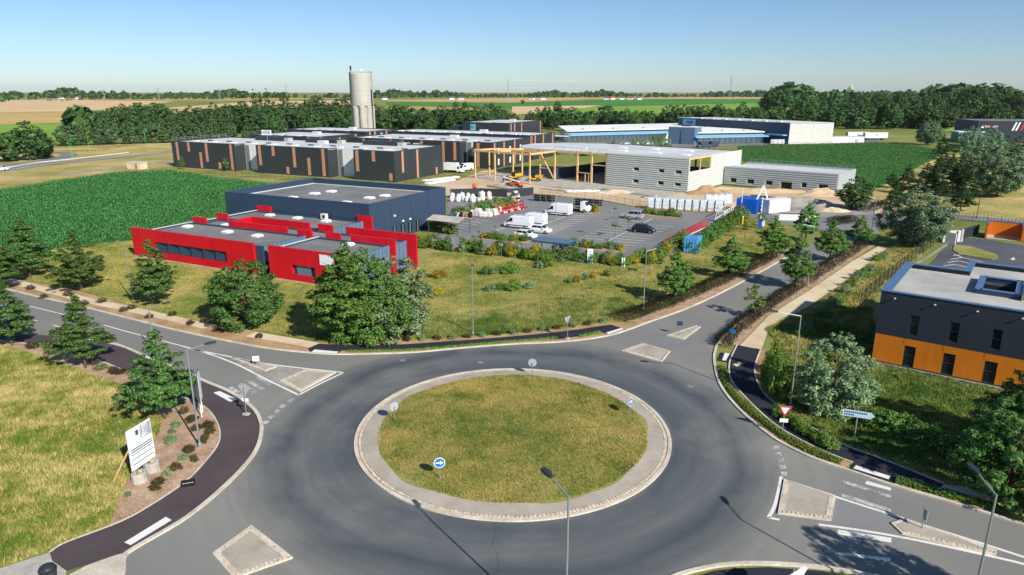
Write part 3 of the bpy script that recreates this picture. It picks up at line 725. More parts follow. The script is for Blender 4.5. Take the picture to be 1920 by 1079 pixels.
def skylight(fr, a, b, z, w=1.3, d=1.3, name='skylight'):
    c = fr.box(name, 'offwhite', a - w / 2, a + w / 2, b - d / 2, b + d / 2, z, z + 0.22)
    mb = MB().loft([[(a + sx * w * k, b + sy * d * k, z + 0.22 + h) for sx, sy in ((-.5, -.5), (.5, -.5), (.5, .5), (-.5, .5))] for k, h in ((0.94, 0.0), (0.8, 0.14), (0.4, 0.22))])
    fr.part('dome', 'skylight', mb, c)
TXT = {}
def text_mesh(body, size):
    k = (body, size)
    if k not in TXT:
        cu = bpy.data.curves.new('lettering', 'FONT'); cu.body = body; cu.size = size; cu.extrude = 0.03; cu.align_x = 'CENTER'; cu.align_y = 'CENTER'; cu.resolution_u = 3
        o = bpy.data.objects.new('lettering', cu); COL.objects.link(o); dg = bpy.context.evaluated_depsgraph_get()
        TXT[k] = bpy.data.meshes.new_from_object(o.evaluated_get(dg)); bpy.data.objects.remove(o); bpy.data.curves.remove(cu)
    return TXT[k].copy()
def letters(parent, body, size, loc, rot, mat, name='lettering'):
    me = text_mesh(body, size); me.materials.clear(); o = obj(name, me, M[mat], parent); o.location = loc; o.rotation_euler = rot; return o
FRONT = (R(90), 0, 0); SIDE = (R(90), 0, R(90))

# ---- red office and navy hall (one building: walls line up with each other)
rd = FR('red_office', 'low office with bright red screen walls and grey flat roofs', 'office building', (-59.3, 106.2), -26.9)
HW = 4.55
# front red walls with window slots
rd.part('red_wall', 'red', wall(MB(), 0, 26.0, 0.12, HW, [(5.2, 20.6, 1.15, 2.75)], 0, 0.4))
rd.part('red_wall', 'red', wall(MB(), 29.0, 41.9, 0.12, HW + 0.05, [(33.1, 37.2, 1.0, 2.35)], -0.15, 0.25))
rd.box('plinth', 'concrete', 0.0, 26.05, -0.06, 0.46, -0.05, 0.12); rd.box('plinth', 'concrete', 28.95, 41.95, -0.21, 0.31, -0.05, 0.12)
for k in range(6):
    a = 5.35 + k * 2.56; wn = rd.box('window', 'glass', a, a + 2.5, 0.5, 0.54, 1.15, 2.75)
    rd.part('louvre', 'navy', MB().add([(a + .05, 0.12, 1.2), (a + 1.75, 0.38, 1.2), (a + 1.75, 0.42, 1.2), (a + .05, 0.16, 1.2), (a + .05, 0.12, 2.7), (a + 1.75, 0.38, 2.7), (a + 1.75, 0.42, 2.7), (a + .05, 0.16, 2.7)],
            [(0, 3, 2, 1), (4, 5, 6, 7), (0, 1, 5, 4), (1, 2, 6, 5), (2, 3, 7, 6), (3, 0, 4, 7)]), wn)
wn = rd.box('window', 'glass', 33.1, 37.2, 0.3, 0.34, 1.0, 2.35); rd.box('louvre', 'zinc', 33.8, 36.3, 0.08, 0.12, 1.02, 2.33, parent=wn)
rd.box('logo_panel', 'sign_white', 38.2, 40.6, -0.2, -0.155, 2.9, 4.3)
# volumes behind: plain walls and roofs
def volume(a0, a1, b0, b1, h, mat='navy', roofm='roof_grey', para=0.25, pt=0.3):
    wl = MB()
    for q in ((a0, a1, b0, b0 + pt), (a0, a1, b1 - pt, b1), (a0, a0 + pt, b0 + pt, b1 - pt), (a1 - pt, a1, b0 + pt, b1 - pt)): wl.box(*q, 0, h)
    o = rd.part('wall', mat, wl); rd.box('roof', roofm, a0 + pt, a1 - pt, b0 + pt, b1 - pt, h - para - 0.2, h - para)
    return o
volume(2.6, 27.4, 0.42, 9.0, 4.15); volume(3.2, 27.6, 13.75, 22.2, 4.15); volume(29.6, 42.7, 0.28, 9.0, 4.15); volume(4.0, 42.6, 9.3, 13.3, 4.0)
# copings along the left edge
for b0, b1 in ((0.5, 9.0), (9.6, 13.2), (13.8, 22.2)): rd.box('coping', 'offwhite', 2.55 if b0 < 1 else 3.1, 3.0 if b0 < 1 else 3.6, b0, b1, 4.15, 4.22)
rd.box('coping', 'offwhite', 29.5, 29.95, 0.3, 9.0, 4.15, 4.22)
# red stub and spine walls above the roof
for a0, a1, b in ((3.0, 6.0, 9.15), (11.2, 23.6, 9.15), (25.7, 28.5, 9.15), (31.2, 33.9, 9.15), (35.9, 43.6, 9.15), (3.4, 6.1, 13.45), (11.5, 24.1, 13.45), (25.9, 28.7, 13.45), (31.4, 44.2, 13.45), (3.5, 6.8, 22.4), (26.3, 29.3, 22.4)):
    z0 = 0.1 if a1 > 42 or a1 in (28.5, 28.7, 29.3) else 3.7
    rd.box('red_wall', 'red', a0, a1, b - 0.17, b + 0.17, z0, 5.05)
rd.box('red_wall', 'red', 11.3, 11.6, 9.33, 13.27, 3.7, 5.0)
rd.box('plinth', 'concrete', 36.0, 44.3, 13.2, 13.7, -0.05, 0.12)
# standing-seam zinc panels on the sides that face right
def zinc_row(a, b0, b1, n, z0, z1, sgn=1):
    for k in range(n):
        y0 = b0 + (b1 - b0) * k / n; y1 = b0 + (b1 - b0) * (k + 1) / n
        rd.box('zinc_panel', 'zinc', min(a, a + 0.07 * sgn), max(a, a + 0.07 * sgn), y0 + 0.05, y1 - 0.05, z0, z1)
zinc_row(27.42, 0.6, 8.9, 10, 1.9, 4.2); zinc_row(27.62, 13.9, 22.1, 9, 0.2, 4.2); zinc_row(42.72, 0.6, 8.9, 10, 0.2, 4.2); zinc_row(42.62, 9.5, 13.1, 4, 0.2, 4.05); zinc_row(29.58, 0.6, 8.9, 8, 0.2, 4.1, -1)
rd.box('entrance', 'glass', 27.43, 27.5, 0.7, 5.5, 0.1, 1.85)
for a, b in ((5.1, 6.2), (14.3, 6.0), (20.7, 5.9), (8.9, 20.0), (15.3, 20.0), (21.6, 20.0), (36.8, 7.4), (9.0, 9.9 + .6)): skylight(rd, a, b, 3.9 if b < 9 or b > 14 else 3.76)
hl = FR('navy_hall', 'tall navy clad hall with recessed grey flat roof behind the red office', 'hall', tuple(rd.o + rd.u * -4.8 + rd.v * 22.62), -26.9)
W_, D_, HH = 33.4, 23.6, 7.0
hw = MB()
for q in ((0, W_, 0, .35), (0, W_, D_ - .35, D_), (0, .35, .35, D_ - .35), (W_ - .35, W_, .35, D_ - .35)): hw.box(*q, 0, HH)
hl.part('wall', 'navy', hw); hl.box('roof', 'roof_grey', .35, W_ - .35, .35, D_ - .35, 5.6, 5.8)
hl.box('roof_upstand', 'offwhite', .35, W_ - .35, D_ - .55, D_ - .35, 5.8, 5.95); hl.box('roof_upstand', 'offwhite', .35, .55, .4, D_ - .6, 5.8, 5.95)
for k in range(1, 4): hl.box('wall_joint', 'dark_metal', W_, W_ + .02, D_ * k / 4 - .04, D_ * k / 4 + .04, 0.1, HH - .05)
for k in range(46): hl.box('parapet_panel', 'navy', 0.5 + k * .7, 1.12 + k * .7, D_ - .40, D_ - .35, 5.97, HH - .05)
for a, b in ((11.6, 5.2), (11.8, 10.9), (12.6, 14.7), (24.3, 5.1), (24.6, 11.3), (25.5, 14.8)): skylight(hl, a, b, 5.8, 1.7, 1.5)
for b in (6.2, 8.6, 10.8, 13.2): w_ = hl.box('window', 'glass', W_ + .01, W_ + .07, b, b + 1.0, 0.2, 2.2); hl.box('frame', 'offwhite', W_ + .01, W_ + .09, b + .45, b + .52, 0.2, 2.2, parent=w_)
for b, z in ((6.6, 3.9), (9.0, 2.6), (11.2, 2.6)): hl.box('wall_lamp', 'sign_white', W_, W_ + .25, b, b + .3, z, z + .3)
ac = FR('air_conditioner', 'white boxy air conditioning unit on the red office roof against the navy wall', 'air conditioner', tuple(rd.o + rd.u * 19.8 + rd.v * 21.6), -26.9)
ac.t.location.z = 3.9; ac.box('casing', 'white', -.55, .55, -.3, .3, .12, 1.0); ac.box('foot', 'dark_metal', -.5, -.35, -.3, .3, 0, .12); ac.box('foot', 'dark_metal', .35, .5, -.3, .3, 0, .12); ac.part('fan', 'dark_metal', MB().tube((.1, -.3, .56), (.1, -.33, .56), .32, n=14))

# ---- dark warehouses with copper strips
def shed(label, org, front, depth, h, strips=(), side=(), recess=(), roofbits=True, name='dark_warehouse'):
    """origin at the front right corner, front runs to -x"""
    f = FR(name, label, 'warehouse', org, -26.8, 'dark warehouses with copper strips')
    opens = [(a0, a1, 0, h - 0.05) for a0, a1 in recess]
    mb = wall(MB(), -front, 0, 0, h, [(a0, a1, 0, h) for a0, a1 in recess], 0, .3)
    mb.box(-front, 0, depth - .3, depth, 0, h); mb.box(-.3, 0, .3, depth - .3, 0, h); mb.box(-front, -front + .3, .3, depth - .3, 0, h)
    f.part('wall', 'charcoal', mb)
    f.box('roof', 'roof_pale', -front + .3, -.3, .3 if not recess else 4.6, depth - .3, h - .55, h - .3)
    if recess:
        xs = [-front + .3] + [x for r_ in recess for x in r_] + [-.3]
        for k in range(0, len(xs), 2): f.box('roof', 'roof_pale', xs[k], xs[k + 1], .3, 4.6, h - .55, h - .3)
    for a0, a1 in recess:
        f.box('recess_wall', 'white', a0, a1, 4.4, 4.59, 0, h - .1); f.box('recess_side', 'charcoal', a0 - .25, a0, .3, 4.4, 0, h - .1); f.box('recess_side', 'navy', a1, a1 + .25, .3, 4.4, 0, h - .1)
        f.box('grille', 'galv', a0 + .5, a0 + 2.0, 4.2, 4.38, .1, h - .6)
    for a, z0, z1 in strips: f.box('copper_strip', 'copper', a - .55, a + .55, -.06, -.003, z0, z1)
    for b, z0, z1 in side: f.box('copper_strip', 'copper', .003, .06, b - .5, b + .5, z0, z1)
    if roofbits:
        n = int(front / 9)
        for k in range(n): f.box('skylight', 'skylight', -front + 4 + k * 9 - .9, -front + 4 + k * 9 + .9, 3 if not recess else 6, 4.6 if not recess else 7.4, h - .3, h - .05)
        for k in range(n): f.box('roof_vent', 'dark_metal', -front + 8 + k * 9 - 1.0, -front + 8 + k * 9 + 1.0, 1.4 if not recess else 9, 1.9 if not recess else 9.6, h - .3, h + .02)
        f.box('roof_plant', 'offwhite', -front * .45, -front * .45 + 3, depth * .6, depth * .6 + 2, h - .3, h + .8)
    return f
def rail(f, pts, h, n):
    """guard rail on a roof edge: posts and two rails in one part each"""
    for p, q in zip(pts, pts[1:]):
        p, q = Vector(p), Vector(q); mb = MB(); k = max(2, int((q - p).length / 1.6))
        for i in range(k + 1):
            c = p.lerp(q, i / k); mb.tube((c.x, c.y, h), (c.x, c.y, h + 1.1), .045, n=4)
        for z in (.55, 1.08): mb.tube((p.x, p.y, h + z), (q.x, q.y, h + z), .04, n=4)
        f.part('guard_rail', 'galv', mb)
A = shed('long charcoal warehouse with two white recesses, closest of the dark warehouses', G(741, 342), 91.8, 25.2, 8.6,
     strips=[(a - 91.8, z0, z1) for a, z0, z1 in ((2.6, 2.4, 8.4), (8.2, 5.4, 8.4), (13.6, .3, 5.4), (16.6, 2.4, 8.4), (22.1, .3, 2.4), (27.8, .3, 8.4), (40.4, 2.4, 8.4), (46.1, 5.5, 8.4), (54.6, 2.4, 8.4), (51.6, .3, 2.4), (60.3, .3, 5.5), (66.0, .3, 8.4), (78.7, 2.4, 8.4), (84.6, 5.5, 8.4), (90.4, .3, 2.4))],
     side=[(4.0, 2.3, 8.3), (11.4, .1, 8.3), (21.6, .1, 2.2)], recess=[(-62.4, -52.9), (-24.0, -14.4)])
rail(A, [(-91.5, .5), (-91.5, 24.6)], 8.6, 12)
for a0 in (-60, -37, -13): A.box('roof_house', 'charcoal', a0 - 13, a0, 19, 24, 8.3, 9.6); A.box('roof_plant', 'concrete', a0 + .5, a0 + 2.5, 19, 21, 8.3, 9.4)
A.box('sign_panel', 'sign_white', *[x + v for x, v in zip((A.on_b(502, 262, 19)[0],) * 2, (-2.2, 2.2))], 18.6, 18.75, 10.2, 11.9); A.part('sign_post', 'galv', MB().tube((A.on_b(502, 262, 19)[0], 18.85, 8.4), (A.on_b(502, 262, 19)[0], 18.85, 11), .1))
letters(A.t, 'NTDB', 1.2, (A.on_b(502, 262, 19)[0], 18.58, 11.05), FRONT, 'sign_teal')
oB = G(594, 257, 8.6); Bw = shed('charcoal warehouse with a cream letter B on its grey side', oB, 34, 24, 8.6, strips=[(-4, 4, 8.4), (-20, 4, 8.4), (-27, 4, 8.4)], side=[(2.0, 1, 8.4), (22, 1, 8.4)])
letters(Bw.t, 'B', 3.0, (.06, 12.5, 6.4), SIDE, 'skylight'); letters(Bw.t, 'B', 3.0, (-23.4, -.06, 6.6), FRONT, 'skylight')
oE = G(686, 247, 8.6); Ew = shed('charcoal warehouse with a cream letter E below the water tower', oE, 44, 22, 8.6, strips=[], side=[(2.5, 1, 8.4), (6, 1, 8.4), (14, 1, 8.4), (16.5, 1, 8.4)])
letters(Ew.t, 'E', 3.4, (.06, 10.4, 6.2), SIDE, 'skylight'); Ew.box('roller_door', 'white', .003, .08, 18.2, 21.6, 3.5, 7.2)
oC = (-6.3, 231.5); Cw = shed('charcoal warehouse with red brown strips and a cream letter C behind parked vans', oC, 60, 28, 8.6,
     strips=[(a, z0, 8.3) for a, z0 in ((-19.2, .2), (-14.6, 2.2), (-5.6, .2), (-36, 3), (-41, 3), (-28, 3), (-53, 3))], side=[(1.2, .2, 8.3), (8, .2, 8.3), (16, .2, 8.3)], recess=[(-12.6, -7.4)])
letters(Cw.t, 'C', 3.0, (-33.6, -.08, 6.4), FRONT, 'skylight'); Cw.box('banner', 'sign_white', -31.4, -27.6 - 1.2, -.12, -.07, 5.6, 7.4); Cw.box('banner_print', 'sign_red', -31.0, -29.2, -.14, -.121, 6.3, 6.8)
Cw.box('garage_door', 'dark_metal', -12.0, -8.0, 4.2, 4.38, .05, 3.4)
for b in (3.5, 12, 20): Cw.box('window', 'sign_white', .003, .05, b, b + 1, 1, 3); Cw.box('window', 'sign_white', .003, .05, b + .1, b + 1, 4.6, 6.6)
oD = G(1000, 254, 9); Dw = shed('long low charcoal warehouse with white roof vents right of the tower', oD, 66, 20, 9.0, strips=[(-.8, 2, 8.8)], side=[(1.6, 2, 8.8), (9, 2, 8.8), (18, 2, 8.8)])
for k in range(12): Dw.box('roof_light', 'skylight', -62 + k * 5.2, -60 + k * 5.2, 1.2, 2.4, 8.7, 9.3)
oF = G(953, 231, 9.6); Fw = shed('charcoal warehouse with pale blue sign panel, farthest right of the dark group', oF, 26, 40, 9.6, strips=[], side=[(3, 3, 9.2), (7, 2, 9.2), (15, 4, 9.2), (38, 3, 9.2)])
Fw.box('sign_panel', 'cyan', -21.5, -18.5, -.1, -.04, 5.6, 8.6); letters(Fw.t, 'B+', 2.0, (-20, -.14, 7.1), FRONT, 'sign_teal')
Fw.box('side_annex', 'charcoal', -34, -26.2, 2, 16, 0, 7.6)
# stair tower with white canopy at its right
st = FR('stair_tower', 'open blue steel stair tower under a thin white canopy', 'stair tower', G(1058, 291), -26.8)
for x in (-5.5, -.2):
    for y in (0, 4): st.part('post', 'bluegrey', MB().tube((x, y, 0), (x, y, 9.4), .16, n=6))
for z in (2.2, 4.4, 6.6): st.box('landing', 'galv', -5.6, 0, -.2, 4.2, z, z + .14)
st.box('canopy', 'white', -12, 0.4, -.6, 4.6, 7.2, 7.4)
for k, z in enumerate((0.1, 2.3, 4.5)): st.part('stair_flight', 'bluegrey', MB().beam((-5.2, .8 + 1.6 * (k % 2), z), (-.6, .8 + 1.6 * (k % 2), z + 2.2), 1.1, .25))
rail(st, [(-5.5, -.2), (0, -.2)], 2.3, 3); rail(st, [(-5.5, -.2), (0, -.2)], 4.5, 3)

# ---- timber framed hall under construction
cn = FR('timber_hall', 'half clad hall under construction with exposed timber posts and silver cladding', 'construction', (44.4, 175.8), -40.0)
Hc = 8.7
def clad(f, a0, a1, z0, z1, opens, d0, d1, axis, sgn, mat, pitch=0.52):
    """horizontal profiled cladding: wall core plus ribs, each rib one part"""
    f.part('wall', mat, wall(MB(), a0, a1, z0, z1, opens, d0, d1, axis))
    n = int((z1 - z0) / pitch)
    for k in range(n):
        z = z0 + (k + .5) * (z1 - z0) / n; segs = [(a0, a1)]
        for o in opens:
            if o[2] - .16 < z < o[3] + .16: segs = [q for s0, s1 in segs for q in ((s0, min(s1, o[0])), (max(s0, o[1]), s1)) if q[1] - q[0] > .05]
        for s0, s1 in segs:
            mb = MB(); P = lambda a, d, zz: (a, d0 + sgn * d, zz) if axis == 'x' else (d0 + sgn * d, a, zz)
            hh = pitch * .30
            V = [P(s0, .004, z - hh), P(s1, .004, z - hh), P(s1, .11, z - hh * .45), P(s0, .11, z - hh * .45), P(s0, .11, z + hh * .45), P(s1, .11, z + hh * .45), P(s1, .004, z + hh), P(s0, .004, z + hh)]
            mb.add(V, [(0, 1, 2, 3), (3, 2, 5, 4), (4, 5, 6, 7), (0, 3, 4, 7), (1, 6, 5, 2)])
            f.part('cladding_rib', mat, mb)
s6 = 260 / 1576
q4 = lambda x, y: (1000 + x * s6, 210 + y * s6); q5 = lambda x, y: (1240 + x * s6, 200 + y * s6)
op = []
for ax, az, bx, bz in ((1135, 632, 1200, 668), (1420, 652, 1487, 690), (1130, 768, 1195, 805), (1413, 788, 1480, 830)):
    a0, z1 = cn.on_b(*q4(ax, az)); a1, z0 = cn.on_b(*q4(bx, bz)); op.append((a0, a1, z0, z1))
for ax, az, bx, bz in ((158, 728, 232, 765), (150, 868, 222, 905)):
    a0, z1 = cn.on_b(*q5(ax, az)); a1, z0 = cn.on_b(*q5(bx, bz)); op.append((a0, a1, z0, z1))
clad(cn, -24.2, 0, .1, Hc, op, 0, .3, 'x', -1, 'silver_clad')
for o in op: cn.box('window_jamb', 'timber', o[0] + .01, o[0] + .16, .06, .24, o[2] + .01, o[3] - .01); cn.box('dark_interior_sheet', 'plastic_black', o[0] + .01, o[1] - .01, .32, .36, o[2], o[3])  # black sheet behind each hole stands in for the unlit interior
clad(cn, 0, 33, .1, Hc, [(.6, 13.0, 5.2, Hc)], 0, -.3, 'y', 1, 'silver_clad', 0.6)
for b in (.6, 6.8, 12.9): cn.box('post', 'timber', -.34, -.04, b - .15, b + .15, 0, Hc)
cn.box('beam', 'timber', -.36, -.02, .2, 13.2, Hc - .5, Hc - .12)
cn.part('roof', 'roof_pale', MB().prism([(-.32, .32), (-.32, 29.98), (-46, 29.98), (-57, 25), (-62.5, 16), (-60, 6), (-54.5, .9), (-42, .32)], Hc - .42, Hc - .17), recalc=True); cn.box('roof_edge', 'dark_metal', -42, 0, 30, 30.25, Hc - .9, Hc)
cn.part('back_wall', 'darkblue', wall(MB(), -42, -.3, 0, 3.4, [], 29.5, 29.8)); cn.part('left_wall', 'darkblue', wall(MB(), 0.5, 29.4, 0, 3.2, [], -42, -41.8, 'y'))
cn.box('slab', 'concrete', -63, -.3, -13.2, 29.8, -.04, .05)
for a in (-42, -34, -29.2, -24.4):
    cn.box('post', 'timber', a - .22, a + .22, .02, .46, 0.05, Hc)
    cn.box('rear_post', 'wood', a - .2, a + .2, 29.0, 29.4, 0.05, Hc - .5)
for a in (-38, -12, -6, -18): cn.box('rear_post', 'wood', a - .2, a + .2, 29.0, 29.4, 0.05, Hc - .5)
cn.box('beam', 'timber', -42, -24.2, .05, .3, Hc - .75, Hc - .28); cn.box('top_rail', 'galv', -42, -24.2, .12, .2, Hc + .75, Hc + .83)
for a in range(-42, -24, 3): cn.box('rail_post', 'galv', a, a + .07, .13, .19, Hc - .3, Hc + .75)
cn.part('brace', 'timber', MB().beam((-47.2, .1, 7.4), (-42.3, .1, .4), .3)); cn.box('rail_beam', 'timber', -47, -44.4, 0, .2, 3.0, 3.25)
cn.box('door_lintel', 'timber', -34, -29.4, .08, .3, 2.6, 2.8); cn.box('door_post', 'timber', -31.4, -31.2, .1, .3, 0, 2.6); cn.box('door_post', 'timber', -30.2, -30, .1, .3, 0, 2.6); cn.box('sill_beam', 'timber', -29, -24.4, .1, .3, 5.0, 5.25)
for a, b in ((-61.5, -12.6), (-53.8, -12.6), (-41, -12.6), (-61.5, -6.4), (-53.2, -5.2), (-54.2, .3), (-47.3, .2)):
    cn.box('post', 'timber', a - .17, a + .17, b - .17, b + .17, 0.05, Hc - (0 if b < -10 else .3)); cn.box('footing', 'concrete', a - .5, a + .5, b - .5, b + .5, -.02, .12)
for p, q in (((-62, -12.6), (-40.6, -12.6)), ((-61.5, -12.6), (-61.5, -6)), ((-61.5, -6), (-53.5, .3)), ((-53.8, -12.6), (-53.8, .3)), ((-41, -12.6), (-42, .2)), ((-54.2, .3), (-42, .3)), ((-53.5, -5.4), (-42, -5.4))):
    cn.part('roof_beam', 'timber', MB().beam((*p, Hc - .55), (*q, Hc - .55), .24, .5))
rail(cn, [(-42, 29.9), (-30, 29.9), (-18, 29.9), (-6, 29.9)], Hc - .2, 10)
for a, b in ((-38, 9), (-30, 18), (-24, 8), (-20, 19), (-14, 9), (-10, 20), (-5, 8)): skylight(cn, a, b, Hc - .25, 2.4, 1.8)
an = FR('grey_annex', 'low grey clad annex with timber framed openings right of the timber hall', 'annex', tuple(cn.o + cn.v * 21.3 + cn.u * .35), -40.0)
op = []
for ax, az, bx, bz in ((780, 810, 852, 862), (970, 825, 1052, 878), (1180, 842, 1260, 893), (1352, 855, 1480, 940)):
    a0, z1 = an.on_b(*q5(ax, az)); a1, z0 = an.on_b(*q5(bx, bz)); op.append((a0, a1, max(.12, z0), z1))
for ax, az, bx, bz in ((1506, 343, 1512, 352), (1538, 346, 1552, 355)):
    a0, z1 = an.on_b(ax - 4, az); a1, z0 = an.on_b(bx, bz); op.append((a0, a1, z0, z1))
clad(an, 0, 29.5, .1, 5.1, op, 0, .3, 'x', -1, 'grey_clad')
for o in op: an.box('window_jamb', 'timber', o[0] + .01, o[0] + .2, .05, .24, o[2] + .01, o[3] - .01); an.box('dark_interior_sheet', 'plastic_black', o[0] + .01, o[1] - .01, .32, .36, o[2], o[3])  # same black sheets here, colour in place of the annex's inner darkness
clad(an, .3, 15.5, .1, 5.1, [], 29.5, 29.2, 'y', 1, 'grey_clad')
an.box('back_wall', 'grey_clad', 0, 29.2, 15.2, 15.5, 0, 5.1); an.box('roof', 'roof_pale', .1, 29.2, .3, 15.2, 4.4, 4.6); an.box('floor', 'concrete', .1, 29.2, .3, 15.2, -.03, .06)
rail(an, [(1, 15.3), (15, 15.3), (29, 15.3)], 4.9, 10)

# ---- logistics depot
def wing(label, front, back, doors, name='logistics_depot'):
    """depot wing from the pixel line of its roof front (z 5.4) and its stepped roof back (z 6.2)"""
    F_ = [G(*p, 5.4) for p in front]; B_ = [G(*p, 6.2) for p in back]; o = Vector(F_[0]); d = Vector(F_[-1]) - o
    f = FR(name, label, 'depot', tuple(o), math.degrees(math.atan2(d.y, d.x))); L_ = d.length
    lc = lambda p: ((Vector(p) - o).dot(f.u), (Vector(p) - o).dot(f.v)); bk = [lc(p) for p in B_]
    f.box('wall', 'offwhite', 0, L_, .6, .9, 0, 4.2); f.box('clerestory', 'dark_metal', 0, L_, .5, .7, 4.2, 5.3)
    f.part('canopy', 'cyan', MB().loft([[(x, -4.2, 3.2), (x, .55, 3.4), (x, .55, 4.0), (x, -4.2, 3.7)] for x in (0.2, L_ - .2)]))
    poly = [(0, 0), (L_, 0)] + bk; n = len(poly)
    V = [(x, y, 5.4 if i < 2 else 6.2) for i, (x, y) in enumerate(poly)]; T = tessellate_polygon([[Vector((x, y, 0)) for x, y in poly]])
    V2 = [(x, y, z - .35) for x, y, z in V]
    f.part('roof', 'roof_white', MB().add(V + V2, [tuple(t) for t in T] + [tuple(i + n for i in reversed(t)) for t in T] + [(i, (i + 1) % n, n + (i + 1) % n, n + i) for i in range(n)]), recalc=True)
    f.box('back_wall', 'offwhite', min(b[0] for b in bk) + .5, max(b[0] for b in bk) - .5, max(b[1] for b in bk) * .5, max(b[1] for b in bk) * .5 + .3, 0, 5.3)
    for x in (0.05, L_ - .35): f.box('end_wall', 'offwhite', x, x + .3, .9, 8, 0, 5.2)
    for k in range(doors): f.box('dock_door', 'sign_white', 1.5 + k * (L_ - 2) / doors, 1.5 + (k + .68) * (L_ - 2) / doors, .5, .59, .1, 2.9)
    for k in range(3): f.box('roof_vent', 'galv', L_ * (.2 + .3 * k), L_ * (.2 + .3 * k) + .8, 6, 6.8, 5.4, 6.2)
    return f
wing('left wing of the white roofed depot with dock doors and parked vans', [(1062, 246), (1254, 241.5)], [(1296, 230.8), (1046, 236)], 22)
wing('right wing of the white roofed depot with stepped roof behind the corn', [(1297, 249.5), (1434, 247.2)], [(1438, 239.5), (1386, 237.5), (1385, 235.5), (1337, 234), (1336, 231.6), (1296, 231.5)], 13)
sheet_px('road', [(1060, 290), (1150, 282), (1260, 277), (1400, 274), (1470, 272), (1640, 268), (1660, 256), (1560, 260), (1440, 260), (1300, 262), (1180, 262), (1060, 268)], -0.006, M['parking'])
bb = FR('blue_block', 'plain blue grey box building standing against the white depot', 'building', G(1252, 269.6), -34.0)
bb.box('wall', 'bluegrey', 0, 13.2, 0, 9, 0, 7.9); bb.box('roof', 'roof_pale', -.1, 13.3, -.1, 9.1, 7.9, 8.1); bb.box('door', 'darkblue', 5.8, 6.8, -.06, -.01, 0, 2.4); bb.box('downpipe', 'darkblue', 6.0, 6.5, -.05, -.01, 2.5, 6.3)
db = FR('blue_warehouse', 'tall dark blue warehouse with a pale grey gable end', 'warehouse', (133.3, 341.0), 119.0)
fp = [(0, 0), (78, 0), (70, -21), (-8.5, -20.5)]
db.part('wall', 'darkblue', MB().prism(fp, 0, 9.9), recalc=True); db.part('roof', 'roof_pale', MB().prism([(x * 1.002, y * 1.004) for x, y in fp], 9.9, 10.15), recalc=True)
db.part('gable_cladding', 'offwhite', MB().prism([(-.15, 0.02), (-.03, 0.02), (-8.53, -20.5), (-8.66, -20.5)], .1, 9.75), recalc=True)
for k in range(7): db.box('roof_light', 'skylight', 6 + k * 9, 9 + k * 9, -1.6, -.4, 10.15, 10.5)
db.box('canopy', 'cyan', 1.0, 12, .05, 3, 4.0, 4.5); db.box('sign_panel', 'cyan', 64, 74, .02, .1, 6.2, 9.4); db.box('sign_print', 'sign_blue', 65.5, 71, .11, .14, 7.2, 8.4)
lw = FR('low_white_wall', 'low white block beside the pale gable', 'building', G(1559, 269), 4.0)
lw.box('wall', 'white', 0, 16.5, 0, 6, 0, 3.0); lw.box('roof', 'offwhite', -.1, 16.6, -.1, 6.1, 3.0, 3.15); lw.box('door', 'grey_clad', 12, 13.2, -.05, -.01, 0, 2.1)
# ---- dark building on the far right with slanted stripes
fb = FR('dark_showroom', 'dark navy showroom with slanted white and red stripes at the right edge', 'building', G(1828, 268), -8)
fb.box('wall', 'anthracite', 0, 60, 0, 24, 0, 10.6); fb.box('roof', 'roof_grey', .3, 59.7, .3, 23.7, 10.6, 10.7); fb.box('band', 'dark_metal', .1, 60, -.04, -.005, 5.6, 5.85)
def stripe(a, mat): fb.part('stripe', mat, MB().loft([[(x + 1.3 * t, y, 6.0 + 4.0 * t) for x, y in ((a, -.1), (a + .8, -.1), (a + .8, -.02), (a, -.02))] for t in (0, 1)]))
for a, m_ in ((15.6, 'sign_white'), (17.2, 'sign_white'), (19.4, 'crane_red'), (24.4, 'sign_white'), (26.0, 'sign_white')): stripe(a, m_)
letters(fb.t, 'PIN', 1.5, (4.3, -.06, 7.8), FRONT, 'sign_white'); letters(fb.t, 'E', 1.5, (6.1, -.06, 7.8), FRONT, 'crane_red'); letters(fb.t, 'LEV', 1.5, (8.0, -.06, 7.8), FRONT, 'sign_white')
fb.part('logo', 'sign_white', MB().add([(1.4, -.07, 7.2), (2.9, -.07, 7.2), (2.3, -.07, 8.3), (1.4, -.03, 7.2), (2.9, -.03, 7.2), (2.3, -.03, 8.3)], [(0, 1, 2), (3, 5, 4), (0, 3, 4, 1), (1, 4, 5, 2), (2, 5, 3, 0)]))
sp = fb.box('sign_panel', 'sign_white', 22.2, 26.2, -.12, -.03, 1.2, 3.9); fb.part('sign_print', 'sign_blue', MB().tube((24.4, -.13, 2.8), (24.4, -.16, 2.8), .7, n=16), sp); fb.part('sign_print', 'sign_white', MB().tube((24.3, -.165, 2.8), (24.3, -.19, 2.8), .4, n=12), sp)
for a in (14, 19.5): fb.box('window', 'glass', a, a + 1.6, -.06, -.01, 2.6, 3.6)
fl_ = FR('white_shed', 'small white roofed shed left of the dark showroom', 'shed', G(1795, 268), -8); fl_.box('wall', 'bluegrey', 0, 12, 0, 8, 0, 5); fl_.box('roof', 'white', -.4, 12.4, -.4, 8.4, 5, 5.5); fl_.box('door', 'dark_metal', 4, 7, -.06, -.01, 0, 3)

